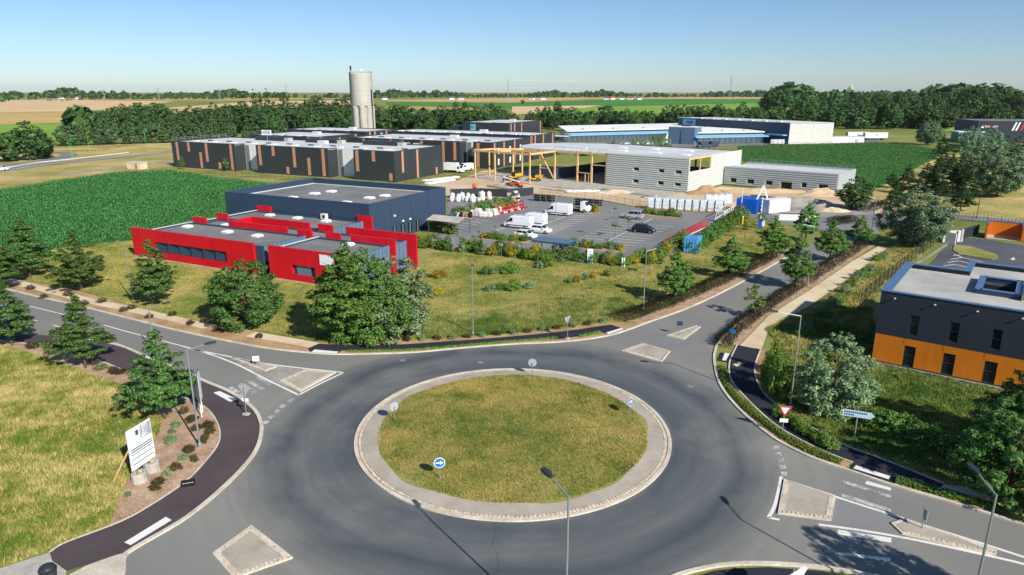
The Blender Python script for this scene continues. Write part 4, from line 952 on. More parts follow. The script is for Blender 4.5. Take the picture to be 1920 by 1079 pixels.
# ---- orange and anthracite office on the right
og = FR('orange_office', 'two storey office with orange ground floor and anthracite upper floor', 'office building', G(1634, 676), -37.2)
FLN, HO = 26.0, 7.0
lo = [(2.55 + 3.15 * k, 3.5 + 3.15 * k, .12, 2.12) for k in range(7)]; up = [(2.65 + 3.15 * k, 3.4 + 3.15 * k, 3.25, 5.12) for k in range(7)]
og.part('ground_floor_wall', 'orange', wall(MB(), 0, FLN, .12, 2.85, lo, 0, .3)); og.part('upper_wall', 'anthracite', wall(MB(), -.03, FLN, 2.85, HO, up, -.03, .3))
og.box('plinth', 'dark_metal', -.02, FLN, -.05, .3, -.05, .12)
for k in range(8): og.box('panel_joint', 'dark_metal', .02 + 3.15 * k + 2.4 - .0, .02 + 3.15 * k + 2.42, -.012, -.002, 2.12, 2.85)
for o, m_ in [(q, 'g') for q in lo] + [(q, 'u') for q in up]:
    w_ = og.box('window', 'glass', o[0], o[1], .14, .17, o[2], o[3]); zc = o[2] + (o[3] - o[2]) * .52
    og.part('frame', 'dark_metal', wall(MB(), o[0], o[1], o[2], o[3], [(o[0] + .07, o[1] - .07, o[2] + .07, zc - .03), (o[0] + .07, o[1] - .07, zc + .03, o[3] - .07)], .08, .139), w_)
og.box('blind', 'sign_white', 5.85, 6.5, .175, .19, 4.1, 4.25)
og.box('side_wall', 'anthracite', -.03, .3, .3, 13.3, 0, HO); og.box('back_wall', 'anthracite', -.03, 5.9, 13.3, 13.6, 0, HO); og.box('back_wall', 'anthracite', 5.6, 5.9, 13.6, 18.2, 0, HO); og.box('back_wall', 'anthracite', 5.6, FLN, 18.2, 18.5, 0, HO)
og.part('roof', 'roof_light', MB().box(.3, 7.2, .3, 13.3, 6.3, 6.55).box(5.9, 7.2, 13.3, 18.2, 6.3, 6.55).box(7.2, FLN, .3, 6.4, 6.3, 6.55).box(7.2, FLN, 11.6, 18.2, 6.3, 6.55).box(10.1, FLN, 6.4, 11.6, 6.3, 6.55))
for q in ((-.12, FLN, -.12, .32), (-.12, .75, .32, 13.7), (.75, 6.0, 13.1, 13.7), (5.4, 6.0, 13.7, 18.6), (6.0, FLN, 18.0, 18.6)): og.box('coping', 'coping', *q, HO, HO + .08)
for q in ((6.9, 7.35, 6.0, 12.0), (7.35, 10.0, 6.0, 6.4), (7.35, 10.0, 11.6, 12.0), (10.0, 10.4, 6.0, 12.0)): og.box('patio_upstand', 'navy', *q, 6.3, 6.98); og.box('patio_coping', 'coping', q[0] - .06, q[1] + .06, q[2] - .06, q[3] + .06, 6.98, 7.05)
for q in ((7.2, 7.34, 6.4, 11.6), (10.02, 10.1, 6.4, 11.6), (7.34, 10.02, 11.5, 11.62), (7.34, 10.02, 6.3, 6.4)): og.box('patio_wall', 'anthracite', *q, 0, 6.3)
for k in range(9): og.box('louvre', 'coping', 10.6, 16, 5.8 + k * .75, 6.2 + k * .75, 7.1, 7.4)
og.box('louvre_frame', 'galv', 10.5, 10.6, 5.5, 12.6, 6.6, 7.2)
for k in range(7): c_ = og.part('wall_light', 'galv', MB().tube((1.2 + 3.22 * k, -.03, 6.5), (1.2 + 3.22 * k, -.28, 6.5), .04, n=6)); og.box('lamp_head', 'sign_white', 1.12 + 3.22 * k, 1.28 + 3.22 * k, -.36, -.26, 6.46, 6.54, parent=c_)
og.t['label'] = 'two storey office with orange ground floor and anthracite upper floor'
P0 = og.o; GR = [tuple(P0 + og.u * a + og.v * b) for a, b in ((-.3, -1.3), (FLN, -1.3), (FLN, -.06), (-.04, -.06))]
ground_sheet('gravel_strip', GR, 0.0, M['grey_gravel'])
# ---- orange yard bays
oy = FR('orange_bay', 'open orange walled storage bays with dark coping in the yard', 'storage bay', G(1846, 447), -33)
for q in ((0, .3, 0, 4.4), (.3, 12, 4.1, 4.4), (5.2, 6.5, 0, .3), (5.2, 5.5, .3, 4.1)): oy.box('wall', 'orange', *q, 0, 2.5); oy.box('coping', 'coping', q[0] - .06, q[1] + .06, q[2] - .06, q[3] + .06, 2.5, 2.6)
oy.box('floor', 'concrete', .3, 12, 0, 4.1, -.02, .04)
gw = FR('yard_gate', 'dark sliding gate and white wall at the yard entrance', 'gate', G(1790, 460), 38)
gw.box('wall', 'white', 0, .25, 0, 1.6, 0, 2.0); gw.box('post', 'dark_metal', .5, .7, 0, .2, 0, 2.2); gw.box('post', 'dark_metal', 1.0, 1.2, .2, .4, 0, 2.2)
g_ = gw.box('gate_leaf', 'dark_metal', 4.5, 13, 1.0, 1.12, .15, 1.9)
for k in range(8): gw.box('bar', 'navy', 4.6 + k * 1.05, 4.7 + k * 1.05, .93, .99, .2, 1.85, parent=g_)
ww = FR('yard_wall', 'grey and white boundary wall left of the yard gate', 'wall', G(1766, 455), 8); ww.box('panel', 'offwhite', 0, 3.4, 0, .2, 0, 2.0); ww.box('pier', 'concrete', 3.4, 3.8, -.1, .3, 0, 2.2)
# ---- water tower
wt = FR('water_tower', 'tall pale concrete water tower on fluted legs behind the warehouses', 'water tower', G(683.5, 264), 0)
px = 38.5 / 1300 * 380; RT = px / 2
zt = HT(683.5, 264, 138); zm = HT(683.5, 264, 198.5)
wt.part('tank', 'tower_concrete', MB().lathe([(RT, zm), (RT, zm + .3), (RT, zt - .4), (RT - .15, zt)], 48), smooth=False)
for z in (zm + (zt - zm) * .25, zm + (zt - zm) * .38, zm + (zt - zm) * .66): wt.part('band', 'offwhite', MB().lathe([(RT + .02, z - .05), (RT + .03, z), (RT + .02, z + .05)], 48))
wt.part('core', 'concrete', MB().lathe([(RT * .84, 0), (RT * .84, zm)], 24))
for k in range(8):
    a = 2 * math.pi * k / 8 + .14; c = (RT * .80 * math.cos(a), RT * .80 * math.sin(a))
    wt.part('leg', 'tower_concrete', MB().lathe([(RT * .27, 0), (RT * .27, zm - 1.5), (RT * .30, zm - .6), (RT * .20, zm - .01)], 14, c))
for k in range(24): a = 2 * math.pi * k / 24; wt.part('rail_post', 'dark_metal', MB().tube((RT * .96 * math.cos(a), RT * .96 * math.sin(a), zt), (RT * .96 * math.cos(a), RT * .96 * math.sin(a), zt + 1.0), .07, n=4))
an_ = wt.part('antenna', 'galv', MB().tube((-RT * .85, -1, zt), (-RT * .85, -1, zt + 3.4), .14, n=6)); wt.box('antenna_panel', 'dark_metal', -RT * .85 - .4, -RT * .85 + .4, -1.3, -.9, zt + 1.4, zt + 3.6, parent=an_)
an_ = wt.part('antenna', 'galv', MB().tube((RT * .1, 0, zt), (RT * .1, 0, zt + 2.6), .12, n=6)); wt.box('antenna_panel', 'sign_white', RT * .1 - .5, RT * .1 + .5, -.3, .3, zt + 1.0, zt + 2.2, parent=an_)
wt.part('ladder', 'dark_metal', MB().box(-RT - .25, -RT + .1, -.6, .2, zm + 2, zt + .6)); wt.part('cable_duct', 'dark_metal', MB().box(RT - .3, RT + .15, -3.0, -2.6, 0, zm + 8))

# ================================================================== VEGETATION
def leaf_quads(C, N, size, rng, asp=0.55):
    """rhombic leaf faces at C with normals N"""
    n = len(C); t = rng.normal(size=(n, 3)); t -= (t * N).sum(1)[:, None] * N; t /= np.linalg.norm(t, axis=1)[:, None] + 1e-9
    b = np.cross(N, t); s = (size * rng.uniform(0.6, 1.35, n))[:, None]
    bend = N * s * rng.uniform(-.15, .25, (n, 1))
    V = np.stack([C - t * s * .5, C + b * s * asp * .5 + bend, C + t * s * .5, C - b * s * asp * .5 + bend], 1)
    return V.reshape(-1, 3), np.arange(n * 4).reshape(-1, 4)
def unit(v): return v / (np.linalg.norm(v, axis=1)[:, None] + 1e-9)
def crown_pts(seed, z0, z1, rad, prof, ncl, per, rc, inner=0.35, lump=0.18, squash=0.75, tiers=0, spike=0):
    """clumps spread through the crown's volume, leaves round each clump"""
    rng = np.random.default_rng(seed); cs = []; ph = rng.uniform(0, 6.28, 6)
    while len(cs) < ncl:
        t = rng.random(); p = prof(t)
        if rng.random() > p: continue
        if tiers: t = min(.99, (math.floor(t * tiers) + .5 + rng.normal(0, .16)) / tiers); p = prof(max(0, t))
        a = rng.uniform(0, 6.283); lob = 1 + lump * (math.sin(2 * a + ph[0] + 3 * t) + .7 * math.sin(3 * a + ph[1] - 5 * t) + .5 * math.sin(5 * a + ph[2] + 9 * t))
        r = rad * p * lob * math.sqrt(rng.uniform(inner, 1.0)); cs.append((r * math.cos(a), r * math.sin(a), z0 + (z1 - z0) * t))
    for i in range(spike):
        f = i / max(1, spike); cs.append((rng.normal(0, rad * .05), rng.normal(0, rad * .05), z0 + (z1 - z0) * (.72 + .3 * f)))
    cs = np.array(cs); k = len(cs); rr = rc * rng.uniform(.55, 1.35, k)
    rr *= np.clip(1.25 - .75 * (cs[:, 2] - z0) / (z1 - z0), .45, 1.0)
    cnt = np.maximum(3, (per * (rr / rc) ** 2).astype(int)); idx = np.repeat(np.arange(k), cnt); n = len(idx)
    d = unit(rng.normal(size=(n, 3))); d[:, 2] = np.abs(d[:, 2]) * np.where(rng.random(n) < .72, 1, -1)
    C = cs[idx] + d * (rr[idx] * rng.uniform(.25, 1, n) ** .6)[:, None] * np.array([1, 1, squash])
    out = cs[idx] * np.array([1, 1, 0.25]); N = unit(d + .35 * unit(out + 1e-6) + np.array([0, 0, .45]) + rng.normal(0, .35, (n, 3)))
    return C, N, rng
def trunk_mb(h, r, limbs, z0, z1, rad, seed, lean=0.0):
    mb = MB(); rng = random.Random(seed); n = 5; pts = []
    for i in range(n + 1):
        t = i / n; pts.append(Vector((lean * t * h + rng.uniform(-.03, .03) * h * .1, rng.uniform(-.03, .03) * h * .1, t * h * .92)))
    for i in range(n): mb.tube(pts[i], pts[i + 1], r * (1 - .85 * i / n), r * (1 - .85 * (i + 1) / n), 7, caps=(i in (0, n - 1)))
    for k in range(limbs):
        zz = z0 + (z1 - z0) * (.02 + .62 * k / limbs); a = rng.uniform(0, 6.28); L_ = rad * rng.uniform(.55, .85)
        p = Vector((lean * zz, 0, zz)); e = p + Vector((math.cos(a) * L_, math.sin(a) * L_, L_ * rng.uniform(.5, .9)))
        m_ = p.lerp(e, .5) + Vector((0, 0, L_ * .06)); rr = r * .45 * (1 - .5 * k / limbs)
        mb.tube(p, m_, rr, rr * .65, 5, False); mb.tube(m_, e, rr * .65, rr * .2, 5, False)
    return mb
SPEC = {}
def species(key, variants, h, z0, rad, prof, ncl, per, rc, ls, mat, tr=0.12, limbs=8, **k):
    SPEC[key] = []
    for s_ in range(variants):
        sd = abs(hash_(key)) % 1000 + s_ * 17
        C, N, rng = crown_pts(sd, z0, h, rad, prof, ncl, per, rc, **k); V, F = leaf_quads(C, N, ls, rng)
        cm = np_mesh('crown', V, F); cm.materials.append(M[mat])
        tm = trunk_mb(h, tr, limbs, z0, h, rad, sd); me = bpy.data.meshes.new('trunk'); me.from_pydata(tm.v, [], tm.f); me.materials.append(M['bark'])
        SPEC[key].append((cm, me, h))
def hash_(s_): return sum((i + 1) * ord(c) for i, c in enumerate(s_))
cone = lambda t: max(0.03, (min(1, t / .14) ** .6) * ((1 - (t - .14) / .86) ** .85 if t > .14 else 1))
oval = lambda t: max(0.0, math.sin(math.pi * min(1, t * .94 + .06)) ** .62)
egg = lambda t: max(0.04, min(1, t / .2) ** .55 * (1 - max(0, (t - .2) / .8) ** 1.5))
dome_p = lambda t: max(0.0, (1 - t ** 2.4) ** .6 * min(1, .72 + t))
column = lambda t: max(0.0, min(1, t / .12) ** .5 * (1 - t ** 3.2) ** .7)
species('street', 5, 6.8, 1.2, 2.5, cone, 170, 110, .44, .185, 'leaf_dark', inner=.15, lump=.24, tiers=9, spike=9, squash=.5)
species('green', 5, 6.2, 1.2, 1.95, egg, 150, 105, .41, .185, 'leaf_mid', inner=.18, lump=.2, tiers=9, spike=7, squash=.55)
species('big', 2, 8.6, .25, 4.1, dome_p, 600, 100, .55, .21, 'leaf_mid', .16, 14, inner=.4, lump=.2)
species('round', 2, 6.0, .4, 2.9, dome_p, 320, 95, .45, .2, 'leaf_dark', .14, 10, inner=.45)
species('olive', 2, 6.2, .15, 2.3, dome_p, 230, 90, .4, .19, 'leaf_olive', .1, 10, inner=.3)
species('silver', 3, 11, .8, 4.6, oval, 480, 80, .72, .29, 'leaf_silver', .16, 12, inner=.3, lump=.22)
species('pine', 3, 9, 1.0, 2.2, cone, 110, 46, .6, .36, 'leaf_pine', .15, 8, tiers=10, spike=6, squash=.5)
species('wood', 6, 15, 1.0, 5.2, oval, 150, 46, 1.4, .9, 'leaf_far', .3, 6, inner=.55, lump=.22)
species('woodlight', 3, 14, 1.0, 4.6, oval, 150, 44, 1.25, .85, 'leaf_belt', .3, 6, inner=.55, lump=.22)
species('poplar', 2, 20, .8, 2.3, column, 120, 32, 1.0, .9, 'leaf_far', .3, 6)
species('standard', 2, 2.9, 1.75, .62, oval, 26, 38, .24, .17, 'leaf_bright', .05, 3)
species('sapling', 2, 4.0, 1.0, .75, oval, 26, 30, .32, .26, 'leaf_bright', .05, 4)
nTREE = 0
_O = 'first second third fourth fifth sixth seventh eighth ninth tenth eleventh twelfth thirteenth fourteenth fifteenth sixteenth seventeenth eighteenth nineteenth twentieth'.split()
def ordw(n):
    if n < 20: return _O[n]
    t_ = ['twenty', 'thirty', 'forty'][(n + 1) // 10 - 2]; k = (n + 1) % 10
    return (t_[:-1] + 'ieth') if k == 0 else t_ + '-' + _O[k - 1]
def tree(key, px, py, label, top=None, h=None, wid=1.0, group=None, name=None, loc=None, var=None, cat='tree', z=0.0):
    global nTREE
    x, y = loc if loc else G(px, py); v = SPEC[key]; cm, tm, h0 = v[(nTREE if var is None else var) % len(v)]; nTREE += 1
    hh = h if h else HT(px, py, top); sc_ = hh / h0
    t = thing(name or {'pine': 'pine_tree', 'poplar': 'poplar_tree', 'sapling': 'young_tree', 'standard': 'ornamental_tree'}.get(key, 'tree'), label, cat, (x, y, z), (nTREE * 2.399) % 6.283, group)
    t.scale = (sc_ * wid, sc_ * wid, sc_)
    obj('trunk', tm, M['bark'], t); obj('crown', cm, M['leaf_dark'], t); return t
# street trees, left side
gL = 'street trees along the left road'
tree('street', 57, 522, 'dark conical tree on the lawn, second from the left edge behind the footpath', top=408, wid=1.15, group=gL)
tree('street', 153, 544, 'dark conical tree standing between the corn and the pale footpath', top=432, wid=1.15, group=gL)
tree('street', 295, 570, 'slender dark tree in front of the red wall with the long window', top=449, wid=1.0, group=gL)
tree('street', 4, 545, 'dark tree cut by the left edge near the corn field', top=438, wid=1.1, group=gL)
tree('street', 23, 648, 'tall dark street tree at the left edge on the near side of the road', top=522, wid=1.0, group=gL)
tree('street', 161, 690, 'street tree with light top between cycle path and meadow, second from the left edge', top=552, wid=.95, group=gL)
tree('street', 309, 785, 'street tree beside the info board and the tall lamp', top=618, wid=1.0, group=gL)
tree('round', 465, 606, 'broad round tree in front of the gap between the two red front walls', top=487, wid=1.18)
tree('big', 690, 634, 'big spreading green tree hiding the corner of the red office', top=468, wid=.95)
tree('green', 655, 636, 'upright tree rising from the left of the big green tree', top=455, wid=1.35)
tree('olive', 745, 628, 'grey green bushy tree leaning on the right of the big green tree', top=478, wid=1.25)
# upper right road
gR = 'street trees along the upper right road'
for a in ((1265, 567, 467, 1.0, 'dense green street tree nearest the roundabout on the left of the upper right road'), (1370, 522, 440, 1.05, 'round headed street tree second from the roundabout beside the red hedge'),
          (1447, 487, 405, .95, 'street tree beside the white and blue totem'), (1490, 540, 438, 1.0, 'street tree nearest the roundabout on the right side of the upper right road'),
          (1510, 452, 380, 1.1, 'street tree in front of the white site wall'), (1555, 490, 412, 1.15, 'street tree on the far right of the road in line with the footpath bend'),
          (1611, 462, 404, 1.2, 'short street tree at the far junction')):
    tree('green', a[0], a[1], a[4], top=a[2], wid=a[3], group=gR)
tree('sapling', 1414, 597, 'thin young tree in the hedge by the footpath', top=530, wid=1.3)
# right hand side
tree('olive', 1560, 770, 'silvery olive green bush tree next to the tall lamp by the orange office', top=622, wid=1.15)
tree('olive', 1595, 742, 'olive green bush tree in the shade of the orange office', top=668, wid=1.1)
LIME = True
tree('round', 1890, 930, 'dark tree above the sand path at the right edge', top=745, wid=1.05)
tree('street', 1925, 850, 'dark tree cut by the right edge in front of the orange windows', top=650, wid=1.1)
tree('big', 0, 0, 'tree just outside the lower right corner', h=8.5, loc=(25.2, 25.2), wid=.62)
tree('silver', 1712, 462, 'large silvery poplar in front of the orange office yard', top=350, wid=1.2)
tree('silver', 1868, 368, 'huge silvery poplar at the right edge above the dry grass', top=262, wid=1.3)
tree('silver', 1855, 300, 'pale tree in front of the dark showroom', top=240, wid=.8)
tree('silver', 1815, 302, 'grey green tree left of the dark showroom', top=236, wid=.7)
tree('silver', 1740, 272, 'broad tree at the corner of the right corn field', top=225, wid=1.2)
tree('wood', 1602, 393, 'bushy dark tree at the corner of the grey annex', top=332, wid=1.3)
gP = 'pines right of the corn field'
for i, (a, b, c) in enumerate(sorted(((1672, 352, 320), (1702, 345, 308), (1735, 340, 302), (1758, 330, 290), (1780, 335, 288), (1802, 325, 285), (1745, 358, 318), (1785, 362, 312), (1806, 352, 308), (1770, 318, 284), (1678, 385, 342), (1800, 395, 340), (1900, 290, 258), (1880, 285, 256), (1918, 292, 262), (1790, 290, 252), (1830, 285, 250), (1765, 292, 254), (1720, 368, 326), (1762, 374, 330), (1690, 362, 322), (1815, 372, 322), (1795, 345, 300), (1752, 345, 306)))):
    tree('pine', a, b, f'dark conical pine right of the corn field, {ordw(i)} from the left', top=c, wid=1.55, group=gP)
# left far clump
for i, (a, b, c, ww) in enumerate(((-20, 306, 240, 1.1), (20, 303, 248, 1.0), (60, 300, 226, 1.25), (88, 297, 250, .8))):
    tree('wood', a, b, f'round dark tree in the clump inside the slip road bend, {ordw(i)} from the left', top=c, wid=ww, group='trees inside the bend')
# silvery row beside the main road
rngv = random.Random(11)
for i in range(20):
    a = 125 + i * 18.5; tree('woodlight', a + rngv.uniform(-5, 5), 274 - i * .55, f'silver green tree in the row along the main road, {ordw(i)} from the left', top=240 - rngv.uniform(0, 12) - (6 if 6 < i < 15 else 0), wid=rngv.uniform(.8, 1.05), group='silver green trees along the main road')
# dark belt behind the warehouses and on to the right
def belt(x0, x1, n, base, topf, lab, grp, keys=('wood',), wid=1.1, jit=6):
    for i in range(n):
        a = x0 + (x1 - x0) * (i + rngv.uniform(.2, .8)) / n; b = base(a) + rngv.uniform(-jit, jit) * .5
        tree(rngv.choice(keys), a, b, lab + f', {ordw(i)} from the left', top=topf(a) + rngv.uniform(-11, 10), wid=wid * rngv.uniform(.85, 1.25), group=grp)
belt(195, 680, 34, lambda a: 254 - (a - 195) * .012, lambda a: 203 if a < 340 else 207, 'dark tree in the wood left of the tower', 'wood left of the tower', wid=1.0)
belt(220, 660, 18, lambda a: 243, lambda a: 198, 'dark tree in the back row left of the water tower', 'wood left of the tower, back row', wid=1.0)
belt(575, 665, 6, lambda a: 240, lambda a: 184, 'tall dark tree just left of the water tower', 'tall trees by the tower')
belt(700, 965, 24, lambda a: 246, lambda a: 206, 'dark tree in the wood right of the water tower', 'wood right of the tower', wid=1.0)
belt(985, 1290, 20, lambda a: 243, lambda a: 207, 'round dark tree in the row behind the depot', 'hedge row behind the depot', wid=.95)
belt(1270, 1560, 20, lambda a: 238, lambda a: 201, 'dark tree in the row behind the blue warehouse', 'row behind the blue warehouse')
belt(1550, 1940, 30, lambda a: 240, lambda a: 200, 'tree at the foot of the right hand wood', 'foot of the right wood', keys=('wood', 'wood', 'woodlight'), wid=1.0)
belt(1440, 1960, 44, lambda a: 214, lambda a: (176 if a < 1800 else 168) + 4 * math.sin(a * .03), 'tall tree in the dense right hand wood', 'dense right hand wood', wid=1.0, jit=5)
for i, (a, b, c) in enumerate(((480, 238, 168), (492, 238, 170), (505, 238, 167), (533, 236, 172), (543, 236, 174))): tree('poplar', a, b, f'columnar poplar rising above the wood, {ordw(i)} from the left', top=c, wid=.75, group='columnar poplars')
for i, (a, b, c) in enumerate(((855, 203, 190), (872, 203, 190), (922, 205, 192), (980, 196, 187), (1045, 212, 190))): tree('wood', a, b, f'lone round tree in the far fields, {ordw(i)} from the left', top=c, wid=1.1, group='lone trees in the fields')
# far woods: nobody can count these
def far_wood(name, rows, label, seed):
    rng = np.random.default_rng(seed); Vs = []; Fs = []; off = 0
    for x0, x1, y, h0, h1, step in rows:
        D = G(960, y)[1]; k = D / FPX; a = x0
        while a < x1:
            cx = (a - 960) * k * 1.04; cy = D + rng.uniform(-40, 40) * D / 1500; H_ = rng.uniform(h0, h1) * (.82 + .28 * math.sin(a * .021 + seed) + .16 * math.sin(a * .067 + 2 * seed)); rd_ = H_ * rng.uniform(.42, .62); n = 70
            d = unit(rng.normal(size=(n, 3))); d[:, 2] = np.abs(d[:, 2]); C = np.c_[cx + d[:, 0] * rd_, cy + d[:, 1] * rd_, H_ * .15 + d[:, 2] * H_ * .8 * rng.uniform(.75, 1.05, n)]
            V, F = leaf_quads(C, unit(d + rng.normal(0, .4, (n, 3))), H_ * .42, rng, .9); Vs.append(V); Fs.append(F + off); off += len(V); a += step * rng.uniform(.6, 1.4)
    return stuff(obj(name, np_mesh(name, np.concatenate(Vs), np.concatenate(Fs)), M['leaf_far']), label, 'wood')
far_wood('far_wood', [(-120, 560, 184.6, 15, 22, 7), (-120, 500, 182, 20, 30, 6), (540, 760, 184, 16, 26, 6), (700, 1240, 183.3, 12, 22, 7), (760, 1460, 181.3, 16, 27, 6), (1230, 1480, 182.5, 12, 24, 7), (1400, 2040, 181, 22, 30, 6)], 'distant line of woods along the whole horizon', 4)
far_wood('far_wood', [(-60, 56, 190, 20, 27, 6), (-40, 60, 192, 14, 20, 5), (30, 110, 187.5, 14, 18, 6)], 'dark wood on the horizon at the left edge', 6)
far_wood('far_wood', [(160, 195, 189, 3, 6, 4), (208, 232, 187, 6, 9, 5), (245, 470, 186.6, 10, 16, 6)], 'distant hedges beyond the wheat fields on the left', 8)
far_wood('far_wood', [(1440, 1960, 206, 22, 27, 9), (1440, 1960, 200, 24, 30, 8), (1440, 1960, 196, 26, 32, 8)], 'closed canopy of the right hand wood behind its front trees', 9)
far_wood('far_wood', [(190, 680, 247, 11, 14, 10), (700, 965, 243, 11, 14, 10), (985, 1560, 238, 9, 12, 10), (1560, 1960, 232, 10, 14, 10)], 'dark undergrowth filling the belt of trees behind the warehouses', 10)

# ---- shrubs
def shrub_mesh(seed, mat, w=1.0, h=1.0, ncl=60, per=44, ls=.085):
    C, N, rng = crown_pts(seed, .05, h, w * .5, dome_p, ncl, per, .2, inner=.3); V, F = leaf_quads(C, N, ls, rng); me = np_mesh('foliage', V, F); me.materials.append(M[mat]); return me
SHR = {k: [shrub_mesh(50 + 7 * i + hash_(k) % 50, m_) for i in range(2)] for k, m_ in (('green', 'leaf_bright'), ('dark', 'leaf_mid'), ('yellow', 'leaf_yellow'), ('red', 'leaf_red'), ('heather', 'leaf_heather'), ('olive', 'leaf_olive'))}
nSH = 0
STEM = MB().tube((0, 0, -.02), (0, 0, .35), .04, .02, 5); STM = bpy.data.meshes.new('stem'); STM.from_pydata(STEM.v, [], STEM.f); STM.materials.append(M['bark'])
def shrub(key, px, py, wpx, hpx, label, group=None, loc=None):
    global nSH
    x, y = loc or G(px, py); k = math.hypot(y, CAMH) / FPX; nSH += 1
    t = thing('shrub', label, 'shrub', (x, y, 0), (nSH * 1.7) % 6.28, group); w_ = wpx * k; t.scale = (w_, w_, max(.25, hpx * k * 1.2))
    obj('stem', STM, M['bark'], t); obj('foliage', SHR[key][nSH % 2], M['leaf_mid'], t); return t
for i_, (a_, b_, w_, h_) in enumerate(((1440, 735, 34, 62), (1462, 752, 38, 80), (1450, 700, 32, 54))): shrub('green', a_, b_, w_, h_, ('lime green upright bush left of the tall lamp, nearest the path bend', 'lime green upright bush touching the silvery tree', 'lime green upright bush below the footpath end')[i_])
# lawn beds
for a in (('yellow', 822, 520, 34, 12, 'wide yellow green shrub on the lawn right of the red wall end'), ('green', 800, 552, 16, 18, 'upright green shrub beside the low yellow one on the lawn'), ('yellow', 822, 551, 26, 10, 'low yellow shrub on the lawn right of the big tree'),
          ('dark', 914, 515, 26, 15, 'dark round shrub left of the lamp in the upper lawn bed'), ('green', 955, 512, 34, 20, 'bright round shrub in the upper lawn bed'), ('olive', 930, 512, 20, 10, 'brownish low shrub between the two round lawn shrubs'),
          ('olive', 920, 545, 24, 10, 'low brown shrub at the left of the lower lawn bed'), ('dark', 940, 544, 24, 13, 'low green shrub in the middle of the lower lawn bed'), ('green', 962, 543, 34, 17, 'large bright shrub in the lower lawn bed'), ('olive', 992, 540, 22, 10, 'dry brown shrub at the right end of the lower lawn bed'),
          ('green', 1028, 500, 30, 22, 'bright green shrub below the solar carport'), ('olive', 1012, 503, 16, 12, 'brown shrub left of the bright shrub under the carport'),
          ('green', 1068, 530, 12, 10, 'small round shrub at the left of the long lawn bed'), ('yellow', 1082, 529, 16, 12, 'yellow round shrub in the long lawn bed'), ('olive', 1098, 524, 18, 11, 'brown shrub in the middle of the long lawn bed'), ('yellow', 1112, 522, 16, 11, 'yellow brown shrub in the long lawn bed'), ('green', 1138, 518, 14, 13, 'round green shrub at the right end of the long lawn bed')):
    shrub(*a)
# hedge of mixed shrubs along the parking edge
rngs = random.Random(21); edge = [(785, 462), (830, 470), (880, 474), (940, 480), (1000, 486), (1060, 490), (1120, 492), (1180, 497), (1235, 494)]
nHD = -1
keys = ['dark', 'green', 'dark', 'yellow', 'olive', 'green', 'dark']
for i in range(46):
    t = i / 45 * (len(edge) - 1); k = min(int(t), len(edge) - 2); f = t - k; a = edge[k][0] + (edge[k + 1][0] - edge[k][0]) * f; b = edge[k][1] + (edge[k + 1][1] - edge[k][1]) * f
    if 845 < a < 868: continue
    nHD += 1
    shrub(keys[(i * 5 + i // 3) % 7], a + rngs.uniform(-4, 4), b + rngs.uniform(-4, 2), rngs.uniform(16, 30), rngs.uniform(13, 26), f'shrub in the mixed hedge between lawn and parking lot, {ordw(nHD)} from the red wall', 'mixed hedge along the parking lot')
for (x0, x1, y0, y1, n, lab, gg) in ((905, 992, 447, 454, 10, 'low shrub in the planted island by the white cars', 'shrubs by the white cars'), (1062, 1168, 460, 471, 12, 'low shrub in the planted island below the parking bays', 'shrubs below the bays'), (1092, 1124, 394, 399, 5, 'low shrub at the end of the van bays', 'shrubs by the vans'), (1206, 1275, 400, 408, 9, 'low shrub in the planted island behind the silver car', 'shrubs behind the silver car'), (850, 960, 392, 408, 16, 'shrub between the navy hall and the stock yard', 'shrubs beside the navy hall'), (770, 850, 420, 440, 8, 'shrub at the foot of the navy hall side wall', 'shrubs at the hall foot')):
    for i in range(n):
        f = (i + .5) / n; shrub(keys[(i * 3 + n) % 7], x0 + (x1 - x0) * f + rngs.uniform(-3, 3), y0 + (y1 - y0) * (f if n != 16 else 1 - f) + rngs.uniform(-1.5, 1.5), rngs.uniform(11, 18) * (1.5 if n in (16, 8) else 1), rngs.uniform(9, 15) * (1.5 if n in (16, 8) else 1), lab + f', {ordw(i)} from the left', gg)
for i in range(16):
    f = i / 15; shrub('dark', 1300 + 90 * f + rngs.uniform(-3, 3), 474 - 66 * f, 30, 26 - 8 * f, f'tall green shrub in the hedge right of the light blue container, {ordw(i)} from it', 'hedge right of the container')
for i in range(9): shrub(keys[i % 7], 1225 + i * 7, 492 - i * 4.5, 24, 22, f'green shrub at the lower corner of the parking lot, {ordw(i)} from the left', 'shrubs at the parking corner')
# depot planting
for i in range(18): shrub('olive' if i % 3 else 'dark', 1095 + i * 9.2, 293 - i * .9, 16, 13 + (i * 7) % 9, f'pale shrub planted in front of the depot, {ordw(i)} from the left', 'planting in front of the depot')
# low heathers in the mulch
bed = [(62, 653), (85, 651), (175, 684), (190, 692), (212, 697), (225, 700), (337, 758), (345, 775), (330, 800), (322, 812), (360, 790), (390, 800), (380, 830), (320, 828), (355, 845), (385, 825), (345, 860), (365, 865), (312, 892), (290, 918), (330, 880), (240, 930), (298, 936 - 30), (395, 812), (368, 805)]
for i, (a, b) in enumerate(sorted(bed, key=lambda p: p[1])): shrub('heather' if i % 3 else 'olive', a, b, 13 + (i * 7) % 12, 7 + (i * 5) % 6, f'low brown heather clump in the left mulch bed, {ordw(i)} from the far end', 'heather clumps on the left')
for i in range(14):
    f = i / 13; shrub('heather', 60 + 420 * f + rngs.uniform(-10, 10), 545 + 80 * f + (14 if i % 2 else -4) * .6, 14, 8, f'tiny heather tuft on the verge of the left road, {ordw(i)} from the left', 'heather tufts on the verge')
for i in range(18):
    f = i / 17; shrub('olive' if i % 2 else 'heather', 650 + 480 * f, 643 - 36 * f * f - 2, 14, 8, f'small tuft along the upper edge of the black path, {ordw(i)} from the left', 'tufts above the black path')
